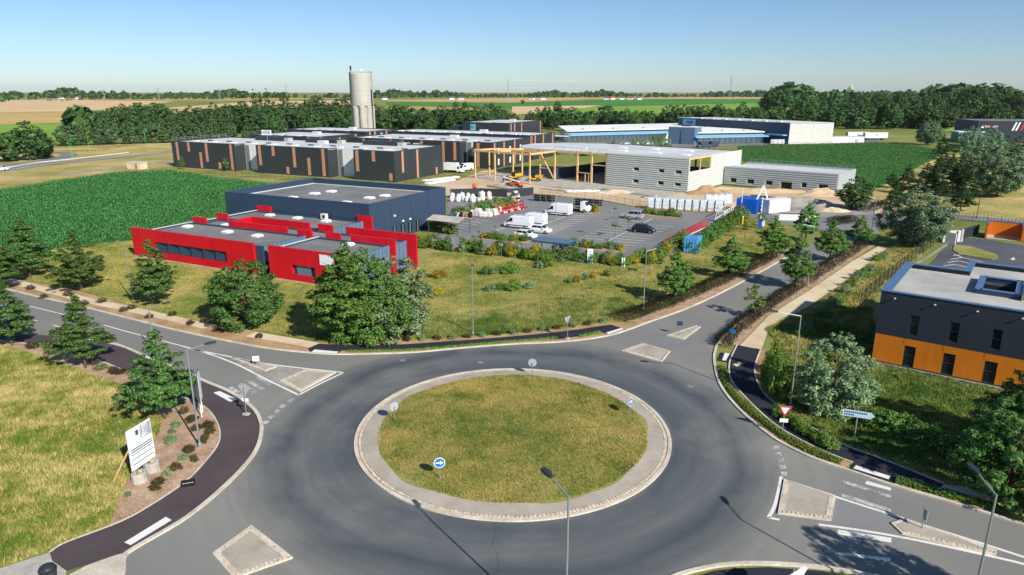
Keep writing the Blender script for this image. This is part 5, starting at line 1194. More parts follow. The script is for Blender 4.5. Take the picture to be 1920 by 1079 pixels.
for i in range(10): shrub('dark', 1640 + i * 26, 800 + i * 8 + rngs.uniform(-14, 14), 60, 32, f'dark rough shrub on the shaded bank below the orange office, {ordw(i)} from the left', 'shrubs on the right bank')
for i in range(6): shrub('green', 1460 + i * 18 + rngs.uniform(-5, 5), 780 + i * 12, 30, 20, f'bright shrub along the outer edge of the dark path, {ordw(i)} from the left', 'shrubs along the dark path')
for i in range(14): shrub('olive' if i % 2 else 'green', 1500 + i * 12, 640 - i * 12 + rngs.uniform(-10, 10), 26 - i * .6, 22 - i * .6, f'rough shrub between the footpath and the wire fence, {ordw(i)} from the left', 'shrubs beside the fence')
# ---- dense hedges
def hedge(pts, wd, h, n, ls, mat, label, name='hedge', cat='hedge', group=None, seed=1):
    P = cr(GS(pts), 8); rng = np.random.default_rng(seed); A_ = np.array(P); seg = np.linalg.norm(np.diff(A_, axis=0), axis=1); cs = np.r_[0, np.cumsum(seg)]
    s_ = rng.uniform(0, cs[-1], n); i = np.clip(np.searchsorted(cs, s_) - 1, 0, len(seg) - 1); f = (s_ - cs[i]) / seg[i]; B = A_[i] + (A_[i + 1] - A_[i]) * f[:, None]
    d = (A_[i + 1] - A_[i]) / seg[i][:, None]; nn = np.c_[-d[:, 1], d[:, 0]]; th = rng.uniform(0, math.pi, n); rr = rng.uniform(.2, 1.0, n) ** .4
    lump = 1 + .10 * np.sin(s_ * .9) + .06 * np.sin(s_ * 2.3 + 1) + rng.normal(0, .07, n)
    off = np.cos(th) * wd / 2 * rr * lump; z = np.sin(th) ** .7 * h * rr * lump
    c0 = A_.mean(0); C = np.c_[B + nn * off[:, None] - c0, z]; N = unit(np.c_[nn * np.cos(th)[:, None], np.sin(th) + .2] + rng.normal(0, .5, (n, 3)))
    V, F = leaf_quads(C, N, ls, rng); t = thing(name, label, cat, (*c0, 0), 0, group); me = np_mesh('foliage', V, F); obj('foliage', me, M[mat], t)
    mb = MB()
    for k in range(0, len(P) - 1, 2): mb.tube((*(Vector(P[k]) - Vector(c0)), -.02), (*(Vector(P[k]) - Vector(c0)), h * .7), .04, .02, 4)
    mb.build('stems', M['bark'], t)['kind'] = 'stuff'
    return t
hedge([(1155, 601), (1200, 588), (1270, 562), (1340, 533), (1400, 505), (1450, 480)], 2.6, 1.0, 26000, .13, 'leaf_red', 'long dark reddish hedge on the left of the upper right road', seed=2)
hedge([(1352, 652), (1366, 632), (1400, 604), (1450, 568), (1500, 536)], 1.9, 1.0, 18000, .12, 'leaf_red', 'dark reddish hedge between road and footpath nearest the roundabout', seed=3)
hedge([(1505, 533), (1545, 507), (1590, 478), (1625, 455)], 2.2, 1.2, 12000, .15, 'leaf_red', 'dark reddish hedge between road and footpath at the far end', seed=4)
hedge([(1560, 420), (1580, 418), (1598, 414)], 3, 1.4, 2000, .22, 'leaf_red', 'low brown hedge beside the far junction', seed=5)
hedge([(1620, 398), (1650, 390), (1665, 385)], 3, 1.6, 2000, .25, 'leaf_red', 'brown hedge at the foot of the bushy dark tree', seed=6)
hedge([(1352, 690), (1362, 722), (1390, 756), (1437, 796), (1480, 826), (1530, 851), (1578, 869)], .8, .35, 7000, .14, 'leaf_bright', 'low green planting strip between the lower right road and the dark path', seed=7)
hedge([(1680, 901), (1740, 919), (1810, 938), (1880, 960)], .8, .3, 4000, .14, 'leaf_mid', 'low green planting strip beside the sand path', seed=8)
hedge([(650, 660), (720, 659), (800, 655), (900, 646), (1000, 638), (1045, 634)], .5, .18, 4000, .12, 'leaf_bright', 'thin weedy strip between the road and the black path', seed=9)
hedge([(1085, 632), (1110, 627), (1125, 624)], .6, .22, 900, .12, 'leaf_bright', 'short weedy strip beside the white bar of the black path', seed=10)
# ornamental trees in and round the parking
for a, b, c, lab in ((866, 478, 443, 'standard tree in the hedge left of the parking entrance'), (1049, 487, 459, 'standard tree beside the solar carport'), (1143, 494, 465, 'standard tree in the hedge by the parking totem'), (1218, 514, 478, 'standard tree at the right corner of the parking lot'),
                  (1153, 444, 415, 'thin standard tree among the parking bays beside the lamp'), (1179, 429, 405, 'thin standard tree behind the dark car'), (1396, 448, 417, 'standard tree at the top of the right lawn'), (1427, 436, 400, 'standard tree beside the totem'), (897, 446, 432, 'short standard tree at the end of the planted island')):
    tree('standard', a, b, lab, top=c, wid=1.0)
for a, b, c, lab in ((343, 318, 292, 'sapling in front of the left end of the closest dark warehouse'), (425, 322, 295, 'sapling left of the first white recess'), (515, 325, 304, 'sapling between the two white recesses'), (612, 331, 313, 'sapling left of the second white recess'), (719, 339, 316, 'sapling near the right corner of the closest dark warehouse')):
    tree('sapling', a, b, lab, top=c, wid=1.0)

# ---- grass and corn
rg = np.random.default_rng(77)
stuff(blades('meadow_grass', scatter([p for p in MEADOW if True], 130000, rg), .1, .34, .022, M['blade_meadow'], 1, -.01), 'tall dry meadow grass with green patches in the lower left', 'grass')
def zd(x, y): return np.maximum(.12, .13 + .55 * (1 - (np.hypot(x - RC[0], y - RC[1]) / 10.25) ** 2))
ci = [(RC[0] + 10.15 * math.cos(a), RC[1] + 10.15 * math.sin(a)) for a in np.linspace(0, 6.283, 60)]
stuff(blades('island_grass', scatter(ci, 80000, rg), .04, .15, .022, M['blade_lawn'], 2, zf=zd), 'short dry grass covering the roundabout island', 'grass')
REDF = [tuple(rd.o + rd.u * a + rd.v * b) for a, b in ((-.5, -.6), (44.5, -.6), (44.5, 14), (29, 50), (-6, 50), (-6, 22), (2, 14))]
HEDGES = GS([(1150, 612), (1180, 596), (1330, 530), (1440, 478), (1470, 490), (1300, 575)])
stuff(blades('lawn_grass', scatter(LAWN, 120000, rg, [REDF, PARK, HEDGES, VERGE_N]), .05, .16, .035, M['blade_lawn'], 3, -.01), 'mown yellow green lawn in front of the red office', 'grass')
BANK = GS([(760, 600), (900, 585), (1050, 560), (1160, 560), (1200, 575), (1150, 600), (1060, 613), (960, 624), (820, 634), (760, 636)])
stuff(blades('bank_grass', scatter(BANK, 60000, rg), .12, .36, .03, M['blade_bank'], 4, -.01), 'longer rough grass on the bank above the black path', 'grass')
stuff(blades('right_grass', scatter(RIGHTLAWN, 70000, rg), .08, .3, .028, M['blade_green'], 5, -.01), 'rough grass on the slope in front of the orange office', 'grass')
stuff(blades('fence_grass', scatter(FENCESIDE, 40000, rg), .12, .4, .04, M['blade_meadow'], 6, -.01), 'tall dry grass along the wire fence', 'grass')
def corn(name, poly, sp, h, wd, label, seed, ang, excl=()):
    rng = np.random.default_rng(seed); P = np.array(poly); lo_, hi_ = P.min(0) - 30, P.max(0) + 30; c = (lo_ + hi_) / 2; L_ = max(hi_ - lo_)
    u = np.arange(-L_ / 1.4, L_ / 1.4, sp * 1.3); v = np.arange(-L_ / 1.4, L_ / 1.4, sp * .8); U, Vv = np.meshgrid(u, v); U = U.ravel(); Vv = Vv.ravel()
    ca, sa = math.cos(ang), math.sin(ang); x = c[0] + U * ca - Vv * sa; y = c[1] + U * sa + Vv * ca; ok = pip(x, y, poly)
    for e in excl: ok &= ~pip(x, y, e)
    q = np.c_[x, y][ok] + rng.normal(0, sp * .13, (ok.sum(), 2)); n = len(q); per = 4; q = np.repeat(q, per, 0); n *= per
    a = rng.uniform(0, 6.283, n); z0 = h * rng.uniform(.25, .8, n); ln = h * rng.uniform(.35, .55, n); w_ = wd * rng.uniform(.7, 1.3, n); d = np.c_[np.cos(a), np.sin(a)]; pn = np.c_[-d[:, 1], d[:, 0]] * w_[:, None]
    V = np.stack([np.c_[q, z0 * .6], np.c_[q + d * ln[:, None] * .5 + pn, z0 + ln * .35], np.c_[q + d * ln[:, None], z0 + ln * rng.uniform(-.1, .4, n)], np.c_[q + d * ln[:, None] * .5 - pn, z0 + ln * .35]], 1)
    return stuff(obj(name, np_mesh(name, V.reshape(-1, 3), np.arange(n * 4).reshape(-1, 4)), M['corn']), label, 'crop')
corn('corn_crop', CORN_L, .52, .85, .055, 'green standing corn filling the field left of the navy hall', 1, R(-27), [REDF])
corn('corn_crop', CORN_R, .8, .9, .09, 'green standing corn filling the field behind the grey annex', 2, R(-40))

# ================================================================== STREET LAMPS
def lamp(px, py, h, arm_deg, label, arm=1.3, loc=None, mat='galv', headmat='dark_metal', group='street lamps', name='street_lamp'):
    x, y = loc or G(px, py); t = thing(name, label, 'street lamp', (x, y, 0), R(arm_deg), group)
    MB().tube((0, 0, 0), (0, 0, h), .072, .045, 10).build('pole', M[mat], t); MB().lathe([(.14, -.02), (.14, .25), (.09, .32)], 10).build('base', M[mat], t)
    MB().tube((0, 0, h - .05), (arm, 0, h + .28), .045, .035, 8).build('arm', M[mat], t)
    hd = MB().loft([[(arm - .1, -.06, h + .25), (arm - .1, .06, h + .25), (arm - .1, .06, h + .34), (arm - .1, -.06, h + .34)], [(arm + .2, -.17, h + .26), (arm + .2, .17, h + .26), (arm + .2, .14, h + .4), (arm + .2, -.14, h + .4)], [(arm + .65, -.15, h + .33), (arm + .65, .15, h + .33), (arm + .65, .12, h + .44), (arm + .65, -.12, h + .44)]]).build('lamp_head', M[headmat], t)
    MB().add([(arm + .05, -.11, h + .25), (arm + .05, .11, h + .25), (arm + .6, .12, h + .315), (arm + .6, -.12, h + .315)], [(0, 3, 2, 1)]).build('diffuser', M['sign_white'], hd)
    return t
lamp(0, 0, 8.0, 123, 'grey street lamp standing in the bottom middle in front of the island', loc=(2.47, 26.6))
lamp(0, 0, 8.0, 92, 'grey street lamp at the lower right corner over the long pointed island', loc=(21.2, 26.7))
lamp(375, 838, HT(375, 838, 655), 12, 'tall grey street lamp in the mulch bed behind the info board')
lamp(292, 668, HT(292, 668, 577), 15, 'grey street lamp rising behind the third street tree on the left')
lamp(250, 564, HT(250, 564, 456), 165, 'grey street lamp on the lawn left of the slender tree')
lamp(887, 628, HT(887, 628, 497), -85, 'single grey street lamp on the lawn bank above the black path')
lamp(1206, 582, HT(1206, 582, 471), 10, 'grey street lamp in the reddish hedge on the upper right road')
lamp(1481, 768, HT(1481, 768, 592), 178, 'grey street lamp beside the silvery olive tree on the right', arm=1.9)
lamp(1514, 536, HT(1514, 536, 425), 178, 'grey street lamp between hedge and footpath on the right', arm=1.6)
lamp(1631, 455, HT(1631, 455, 372), 175, 'grey street lamp at the far end of the footpath')
lamp(1770, 362, HT(1770, 362, 317), 178, 'grey street lamp among the pines on the far right')
lamp(1831, 409, HT(1831, 409, 352), 178, 'dark slim street lamp in the dry grass on the right', mat='dark_metal', arm=.6)
for px, py, ty, lab in ((1144, 449, 396, 'parking lamp in the middle of the right bays'), (1042, 413, 372, 'parking lamp in front of the tall white van'), (1196, 420, 374, 'parking lamp behind the dark car'), (979, 428, 394, 'parking lamp beside the white vans')):
    lamp(px, py, HT(px, py, ty), 30, lab, arm=.5, group='parking lamps')
for px, py, ty, lab in ((134, 297, 262, 'left one of the two crossing green lamp posts at the bend'), (137, 296, 257, 'right one of the two crossing green lamp posts at the bend'), (168, 286, 247, 'green lamp post third from the left on the main road'), (275, 283, 244, 'green lamp post on the main road left of the dark warehouse'), (414, 262, 232, 'green lamp post behind the closest dark warehouse'), (517, 258, 231, 'green lamp post behind the letter B')):
    lamp(px, py, HT(px, py, ty), 20, lab, arm=.8, mat='green_steel', headmat='green_steel', group='green lamp posts')
for px, py, ty, lab in ((1613, 262, 228, 'thin green lamp post left of the white trailers'), (1655, 262, 232, 'thin green lamp post beside the white trailers')): lamp(px, py, HT(px, py, ty), 20, lab, arm=.5, mat='green_steel', headmat='sign_white', group='depot lamp posts')

# ================================================================== SIGNS
def post(t, h, x=0.0, r=.035, mat='galv'): return MB().tube((x, 0, -.03), (x, 0, h), r, n=8).build('post', M[mat], t)
def disc(mb, y, r, z, n=28): return mb.add([(r * math.cos(2 * math.pi * i / n), y, z + r * math.sin(2 * math.pi * i / n)) for i in range(n)], [tuple(range(n))])
def arrow_sign(px, py, deg, label, h=1.2, z=0.3, r=.38):
    """round blue sign with white arrow; front faces local -y"""
    t = thing('round_sign', label, 'road sign', (*G(px, py), z), R(deg), 'round arrow signs on the roundabout'); post(t, h)
    MB().tube((0, -.05, h), (0, -.08, h), r, n=28).build('plate', M['sign_grey'], t)
    f = disc(MB(), -.084, r * .98, h).build('border', M['sign_white'], t); disc(MB(), -.088, r * .86, h).build('face', M['sign_blue'], t)
    a = MB().sheet([(-.25, -.045), (.05, -.045), (.05, -.16), (.26, 0), (.05, .16), (.05, .045), (-.25, .045)], 0).build('arrow', M['sign_white'], t)
    a.rotation_euler = (R(90), 0, 0); a.location = (0, -.092, h); return t
arrow_sign(825, 905, 10, 'round blue sign with white arrow on the near side of the island')
arrow_sign(741, 795, -142, 'round sign seen from behind at the left of the island', z=.25)
arrow_sign(998, 708, 175, 'round sign seen from behind at the far side of the island', z=.2)
arrow_sign(1179, 785, 58, 'round blue sign seen edge on at the right of the island', z=.25)
def tri_sign(px, py, deg, label, h=2.15, down=True, s_=.5, plate=True):
    t = thing('yield_sign', label, 'road sign', (*G(px, py), 0), R(deg), 'triangular yield signs'); post(t, h + .25)
    def tr(k, y): return [(-s_ * k, y, h + s_ * .58 * k), (0, y, h - s_ * 1.16 * k), (s_ * k, y, h + s_ * .58 * k)]
    MB().loft([tr(1, -.05), tr(1, -.075)]).build('plate', M['sign_grey'], t, recalc=True); MB().add(tr(.98, -.079), [(0, 1, 2)]).build('border', M['sign_red'], t); MB().add(tr(.62, -.083), [(0, 1, 2)]).build('face', M['sign_white'], t)
    if plate: MB().box(-.3, .3, -.07, -.05, h - 1.02, h - .72).build('sub_plate', M['sign_white'], t)
    MB().rbox((0, 0), .5, .35, -.02, .12, 0).build('foot_block', M['concrete'], t); return t
tri_sign(1466, 817, -8, 'red and white yield sign facing the camera beside the dark path')
tri_sign(462, 778, 165, 'yield sign seen from behind on the cycle path at the left', s_=.55)
tri_sign(1064, 636, 232, 'yield sign seen from behind on the black path above the island', plate=False)
def dir_sign(px, py, deg, label, h=2.6, L_=2.0, hh=.42, txt=None, face='sign_white', tm='sign_blue'):
    t = thing('direction_sign', label, 'road sign', (*G(px, py), 0), R(deg)); post(t, h + .2, mat='galv', r=.05)
    z = h - .2; out = [(-L_ * .5, z - hh / 2), (L_ * .42, z - hh / 2), (L_ * .56, z), (L_ * .42, z + hh / 2), (-L_ * .5, z + hh / 2)]
    MB().loft([[(a, y, b) for a, b in out] for y in (-.05, -.09)]).build('board', M[face], t, recalc=True)
    if txt: 
        for k, (s1, zz, sz) in enumerate(txt): letters(t, s1, sz, (-.05 * L_, -.095, z + zz), FRONT, tm)
    return t
dir_sign(1600, 832, -22, 'pale blue arrow shaped direction sign in front of the shaded bank', L_=2.1, hh=.5, txt=(('MONT-SAINT-AIGNAN', .1, .2), ('centre ville', -.12, .15)), face='cyan', tm='darkblue') if False else dir_sign(1600, 832, -22, 'pale blue arrow shaped direction sign in front of the shaded bank', L_=2.0, hh=.5, face='sign_pale')
dsg = [o for o in bpy.data.objects if o.name.startswith('direction_sign')][-1]
for z, a0, a1 in ((2.5, -.9, .72), (2.3, -.9, -.1)):
    for k in range(int((a1 - a0) / .14)): MB().box(a0 + k * .14, a0 + k * .14 + .1, -.097, -.091, z - .06, z + .06).build('print', M['darkblue'], dsg)
dir_sign(724, 641, 4, 'small green and white street name sign in front of the big green tree', h=1.75, L_=1.4, hh=.28, face='sign_teal')
t = dir_sign(1478, 1150, 35, 'white direction sign tip at the bottom edge of the picture', h=2.4, L_=1.9, hh=.5)
t = thing('panel_sign', 'tall narrow white sign on two posts seen edge on beside the cycle path', 'road sign', (*G(379, 777), 0), R(109)); post(t, 3.6, -.45, .05, 'sign_white'); post(t, 3.6, .45, .05, 'sign_white'); MB().box(-.75, .75, -.09, -.05, 1.2, 3.7).build('board', M['dark_metal'], t); MB().box(-.75, .75, -.11, -.095, 1.2, 3.7).build('face', M['sign_white'], t)
def plate_sign(px, py, deg, label, h, w_, hh, mat, n=1):
    t = thing('plate_sign', label, 'road sign', (*G(px, py), .08), R(deg)); post(t, h)
    for k in range(n): MB().box(-w_ / 2 + (k * w_ * 1.08 - (n - 1) * w_ * .54), w_ / 2 + (k * w_ * 1.08 - (n - 1) * w_ * .54), -.07, -.045, h - hh, h).build('plate', M[mat], t)
    return t
plate_sign(1273, 629, -6, 'small dark blue double sign on the triangular island', 1.5, .3, .5, 'darkblue', 2)
plate_sign(1372, 645, -30, 'small blue sign in front of the reddish hedge', 1.5, .55, .4, 'sign_blue')
plate_sign(481, 686, 15, 'small white sign on the narrow island of the left arm', .9, .6, .5, 'sign_white')
plate_sign(1728, 993, 80, 'thin post sign seen edge on at the start of the long pointed island', 1.3, .55, .7, 'sign_grey')
# parking signs in the hedge
for px, py, lab in ((812, 472, 'first'), (848, 474, 'second'), (907, 478, 'third'), (940, 482, 'fourth'), (973, 484, 'fifth')): plate_sign(px, py, 150, f'grey backed parking sign, {lab} from the red wall', 2.1, .5, .5, 'sign_grey')
t = thing('parking_totem', 'small white and blue totem in the parking hedge', 'sign', (*G(1106, 494), 0), R(-5)); MB().box(-.42, .42, -.08, .08, 0, 2.2).build('panel', M['sign_white'], t); MB().box(-.4, .4, -.1, -.085, .05, .5).build('blue_base', M['sign_blue'], t)
for k in range(5): MB().box(-.28, .28, -.1, -.085, .8 + k * .26, .9 + k * .26).build('print', M['cyan'], t)
for px in (1166, 1170): t = thing('bollard', f'white bollard, {"left" if px == 1166 else "right"} of the pair in the parking hedge', 'bollard', (*G(px, 500), 0)); MB().tube((0, 0, 0), (0, 0, 1.3), .12, .12, 10).build('shaft', M['sign_white'], t); MB().tube((0, 0, 1.3), (0, 0, 1.36), .13, .06, 10).build('cap', M['sign_grey'], t)
# info board
gx, gy = -24.66, 41.46; t = thing('info_board', 'white construction info board on concrete blocks beside the cycle path', 'sign board', (gx, gy, 0), R(76))
def brd(name, a0, a1, z0, z1, y, mat, par=None): return MB().box(a0, a1, y - .012, y, z0, z1).build(name, M[mat], par or t)
board = MB().box(-1.05, 1.05, -.03, .03, .95, 3.8).build('board', M['sign_white'], t)
brd('map_print', 0.0, 1.0, 2.75, 3.72, -.035, 'print_grey', board); brd('logo', -.34, -.1, 3.2, 3.55, -.035, 'sign_teal', board)
for z, hgt in ((2.32, .07), (2.16, .07), (2.0, .05), (1.66, .05), (1.3, .05)): brd('print_line', -.9, .95, z, z + hgt, -.035, 'sign_teal', board)
for a in (-.55, .55): MB().box(a - .05, a + .05, .03, .13, .2, 3.3).build('upright', M['wood'], t)
for a, s_ in ((-1.0, .1), ): MB().beam((a, .1, 2.4), (a - .2, 1.5, .02), .09).build('prop', M['timber'], t)
for a, y in ((-.6, -.05), (.75, .15)):
    MB().lathe([(.52, 0), (.5, .6), (.46, .66), (.3, .66), (.28, .5)], 10, (a, y)).build('concrete_block', M['concrete'], t)
t = thing('black_crate', 'black plastic crate lying on the cycle path below the info board', 'crate', (*G(353, 909), .012), R(20)); MB().box(-.4, .4, -.28, .28, 0, .05).build('floor', M['plastic_black'], t)
for q in ((-.4, .4, -.28, -.25), (-.4, .4, .25, .28), (-.4, -.37, -.25, .25), (.37, .4, -.25, .25)): MB().box(*q, .05, .22).build('side', M['plastic_black'], t)
for k in range(4): MB().box(-.34 + k * .18, -.2 + k * .18, -.22, -.05, .05, .16).build('sand_bag', M['bag'], t)
t = thing('bin_dome', 'dark dome topped bin at the lower left corner', 'bin', (*G(92, 1084), 0)); MB().lathe([(.38, 0), (.42, .5), (.44, .55)], 16).build('body', M['dark_metal'], t); MB().lathe([(.44, .56), (.36, .72), (.18, .82), (.02, .85)], 16).build('lid', M['anthracite'], t, smooth=True)
t = thing('warning_triangle', 'orange roadworks triangle lying on the sand path', 'road sign', (*G(1902, 948), .02), R(10)); MB().prism([(-.6, .3), (.6, .3), (.1, -.5)], 0, .02).build('border', M['sign_red'], t); MB().prism([(-.42, .22), (.42, .22), (.07, -.34)], .022, .03).build('face', M['yellow'], t); MB().beam((-.2, .1, .04), (.1, -.05, .04), .08, .01).build('symbol', M['plastic_black'], t)
for px, py in ((1697, 485 + 600), ): pass
# totem with white chevron
t = thing('site_totem', 'tall blue and white totem with an open white chevron on top', 'totem', (*G(1424, 429), 0), R(-12)); hh = HT(1424, 429, 348)
MB().box(-.28, .28, -.18, .18, 0, 1.8).build('base', M['cont_blue'], t); MB().box(-.14, .14, -.12, .12, 1.8, hh * .72).build('mast', M['sign_white'], t)
for k in range(5): MB().box(-.15, .0, -.14, -.125, 2.2 + k * .75, 2.75 + k * .75).build('mast_panel', M['darkblue'], t)
MB().beam((-.95, 0, hh * .68), (0, 0, hh), .26, .3).build('chevron_arm', M['sign_white'], t); MB().beam((.95, 0, hh * .68), (0, 0, hh), .26, .3).build('chevron_arm', M['sign_white'], t)
t = thing('flag_pole', 'thin white and red pole left of the site totem', 'pole', (*G(1388, 408), 0)); hp = HT(1388, 408, 352); MB().tube((0, 0, 0), (0, 0, hp * .5), .09, n=8).build('lower_shaft', M['crane_red'], t); MB().tube((0, 0, hp * .5), (0, 0, hp), .08, .05, 8).build('upper_shaft', M['sign_white'], t)
t = thing('post', 'short yellow marker post at the parking corner', 'post', (*G(1392, 420), 0)); MB().box(-.12, .12, -.12, .12, 0, 1.4).build('shaft', M['yellow'], t); MB().box(-.14, .14, -.14, .14, 1.4, 1.5).build('cap', M['sign_white'], t)
t = thing('white_cabinet', 'small white cabinet behind the totem', 'cabinet', (*G(1429, 424), 0)); MB().box(-.35, .35, -.25, .25, 0, 1.4).build('body', M['sign_white'], t); MB().box(-.3, .3, -.27, -.255, .1, 1.3).build('door', M['offwhite'], t)

# ================================================================== VEHICLES
def wheel(t, x, y, r, w_=.2):
    ty = MB().tube((x, y - w_ / 2, r), (x, y + w_ / 2, r), r, n=16).build('wheel', M['tyre'], t)
    s_ = 1 if y > 0 else -1; MB().tube((x, y + s_ * w_ / 2, r), (x, y + s_ * (w_ / 2 + .015), r), r * .62, n=12).build('rim', M['rim'], ty)
def body_loft(st, parts=8):
    """st: (x, z_low, z_belt, half_width)"""
    return [[(x, -w_ * .9, zl), (x, w_ * .9, zl), (x, w_, zl + (zb - zl) * .45), (x, w_ * .96, zb - .06), (x, w_ * .86, zb), (x, -w_ * .86, zb), (x, -w_ * .96, zb - .06), (x, -w_, zl + (zb - zl) * .45)] for x, zl, zb, w_ in st]
def car(px, py, deg, label, mat, kind='hatch', group='cars in the parking lot', loc=None):
    t = thing('parked_car' if kind != 'suv' else 'parked_car', label, 'car', (*(loc or G(px, py)), 0), R(deg), group)
    L_, zr, wd = {'hatch': (4.0, 1.46, .86), 'mpv': (4.4, 1.62, .9), 'suv': (4.35, 1.58, .91)}[kind]; f = L_ / 4.0; lift = .05 if kind == 'suv' else 0
    MB().loft(body_loft([(-2.0 * f, .42, .86, wd * .82), (-1.9 * f, .24, .97, wd * .95), (-1.2 * f, .2 + lift, .98, wd), (.2 * f, .2 + lift, .95, wd), (.95 * f, .2 + lift, .93, wd), (1.55 * f, .22, .84, wd * .97), (1.88 * f, .26, .72, wd * .9), (2.0 * f, .4, .6, wd * .78)])).build('body', M[mat], t, smooth=False, recalc=True)
    back = -1.92 if kind == 'mpv' else -1.82
    r0, r1 = (-1.55 if kind == 'mpv' else -1.3) * f, (.25 if kind != 'mpv' else .4) * f; zb = .95
    bot = [(back * f, zb), (1.02 * f, zb - .04)]; wb, wt_ = wd * .87, wd * .68
    MB().loft([[(bot[0][0], -wb, zb), (bot[0][0], wb, zb), (r0, wt_, zr), (r0, -wt_, zr)], [(-.4 * f, -wb, zb), (-.4 * f, wb, zb), (-.4 * f, wt_, zr + .02), (-.4 * f, -wt_, zr + .02)], [(bot[1][0], -wb, zb - .04), (bot[1][0], wb, zb - .04), (r1, wt_, zr - .03), (r1, -wt_, zr - .03)]]).build('cabin', M[mat], t, recalc=True)
    def lerp3(a, b, k): return tuple(a[i] + (b[i] - a[i]) * k for i in range(3))
    def pane(name, a, b, c, d, off):
        q = [lerp3(a, d, .14), lerp3(b, c, .14), lerp3(b, c, .9), lerp3(a, d, .9)]; MB().quad(*[(p[0] + off[0], p[1] + off[1], p[2] + off[2]) for p in q]).build(name, M['glass'], t)
    for s_ in (-1, 1):
        pane('side_window', (back * f * .9, s_ * wb, zb), (-.42 * f, s_ * wb, zb), (-.42 * f, s_ * wt_, zr + .02), (r0, s_ * wt_, zr), (0, s_ * .015, .008)); pane('side_window', (-.36 * f, s_ * wb, zb), (.86 * f, s_ * wb, zb - .03), (r1 * .85, s_ * wt_, zr - .03), (-.36 * f, s_ * wt_, zr + .02), (0, s_ * .015, .008))
    pane('windscreen', (1.02 * f, -wb * .9, zb - .04), (1.02 * f, wb * .9, zb - .04), (r1, wt_ * .92, zr - .03), (r1, -wt_ * .92, zr - .03), (.015, 0, .015)); pane('rear_window', (back * f, wb * .88, zb), (back * f, -wb * .88, zb), (r0, -wt_ * .9, zr), (r0, wt_ * .9, zr), (-.015, 0, .015))
    for s_ in (-1, 1):
        MB().box(1.72 * f, 1.9 * f, s_ * wd * .5, s_ * wd * .86, .62, .76) if s_ > 0 else None
        MB().box(1.70 * f, 1.93 * f, min(s_ * wd * .5, s_ * wd * .88), max(s_ * wd * .5, s_ * wd * .88), .6, .75).build('headlight', M['skylight'], t); MB().box(-2.02 * f, -1.85 * f, min(s_ * wd * .62, s_ * wd * .9), max(s_ * wd * .62, s_ * wd * .9), .68, .92).build('tail_light', M['sign_red'], t)
        MB().box(.75 * f, .95 * f, min(s_ * wd * .98, s_ * (wd + .16)), max(s_ * wd * .98, s_ * (wd + .16)), .95, 1.07).build('mirror', M[mat], t)
    for x in (-1.25 * f, 1.25 * f):
        for y in (-wd + .08, wd - .08): wheel(t, x, y, .31)
    MB().box(-1.6 * f, 1.6 * f, -wd * .85, wd * .85, .2, .3).build('underbody', M['plastic_black'], t)
    return t
def van(px, py, deg, label, mat='car_white', L_=5.4, H_=2.35, group='white vans', loc=None, rack=False):
    t = thing('van', label, 'van', (*(loc or G(px, py)), 0), R(deg), group); wd = 1.0; h = L_ / 2
    MB().loft([[(x, -wd * k, zl), (x, wd * k, zl), (x, wd * k, zm), (x, wd * k * .93, zt_ - .12), (x, wd * k * .84, zt_), (x, -wd * k * .84, zt_), (x, -wd * k * .93, zt_ - .12), (x, -wd * k, zm)] for x, zl, zm, zt_, k in ((-h, .38, 1.2, H_ - .08, .96), (-h + .15, .3, 1.2, H_, 1), (h - 2.0, .3, 1.2, H_, 1), (h - 1.5, .3, 1.2, H_ - .12, .99), (h - .75, .3, 1.05, 1.32, .98), (h - .2, .32, .75, 1.02, .93), (h, .42, .6, .78, .82))]).build('body', M[mat], t, recalc=True)
    MB().quad((h - .83, -.84, 1.36), (h - .83, .84, 1.36), (h - 1.46, .76, H_ - .2), (h - 1.46, -.76, H_ - .2)).build('windscreen', M['glass'], t).location = (.03, 0, .03)
    for s_ in (-1, 1):
        MB().quad((h - 1.15, s_ * 1.0, 1.22), (h - 2.05, s_ * 1.005, 1.25), (h - 2.05, s_ * .965, 1.95), (h - 1.5, s_ * .965, 1.9)).build('side_window', M['glass'], t).location = (0, s_ * .02, 0)
        MB().box(h - .35, h - .05, min(s_ * .55, s_ * .86), max(s_ * .55, s_ * .86), .72, .9).build('headlight', M['skylight'], t); MB().box(-h - .02, -h + .08, min(s_ * .84, s_ * .97), max(s_ * .84, s_ * .97), .8, 1.3).build('tail_light', M['sign_red'], t)
        MB().box(h - 1.25, h - 1.05, min(s_ * .98, s_ * 1.2), max(s_ * .98, s_ * 1.2), 1.2, 1.5).build('mirror', M['plastic_black'], t); MB().box(-h + .3, h - 1.3, min(s_ * .985, s_ * 1.02), max(s_ * .985, s_ * 1.02), .5, .66).build('side_moulding', M['plastic_black'], t)
    for x in (-h + 1.05, h - 1.0):
        for y in (-.88, .88): wheel(t, x, y, .36, .24)
    MB().box(-h + .2, h - .3, -.8, .8, .25, .36).build('underbody', M['plastic_black'], t)
    if rack:
        for x in (-h + .5, -h + 1.6, -h + 2.7): MB().beam((x, -.85, H_ + .12), (x, .85, H_ + .12), .06).build('roof_bar', M['galv'], t)
    return t
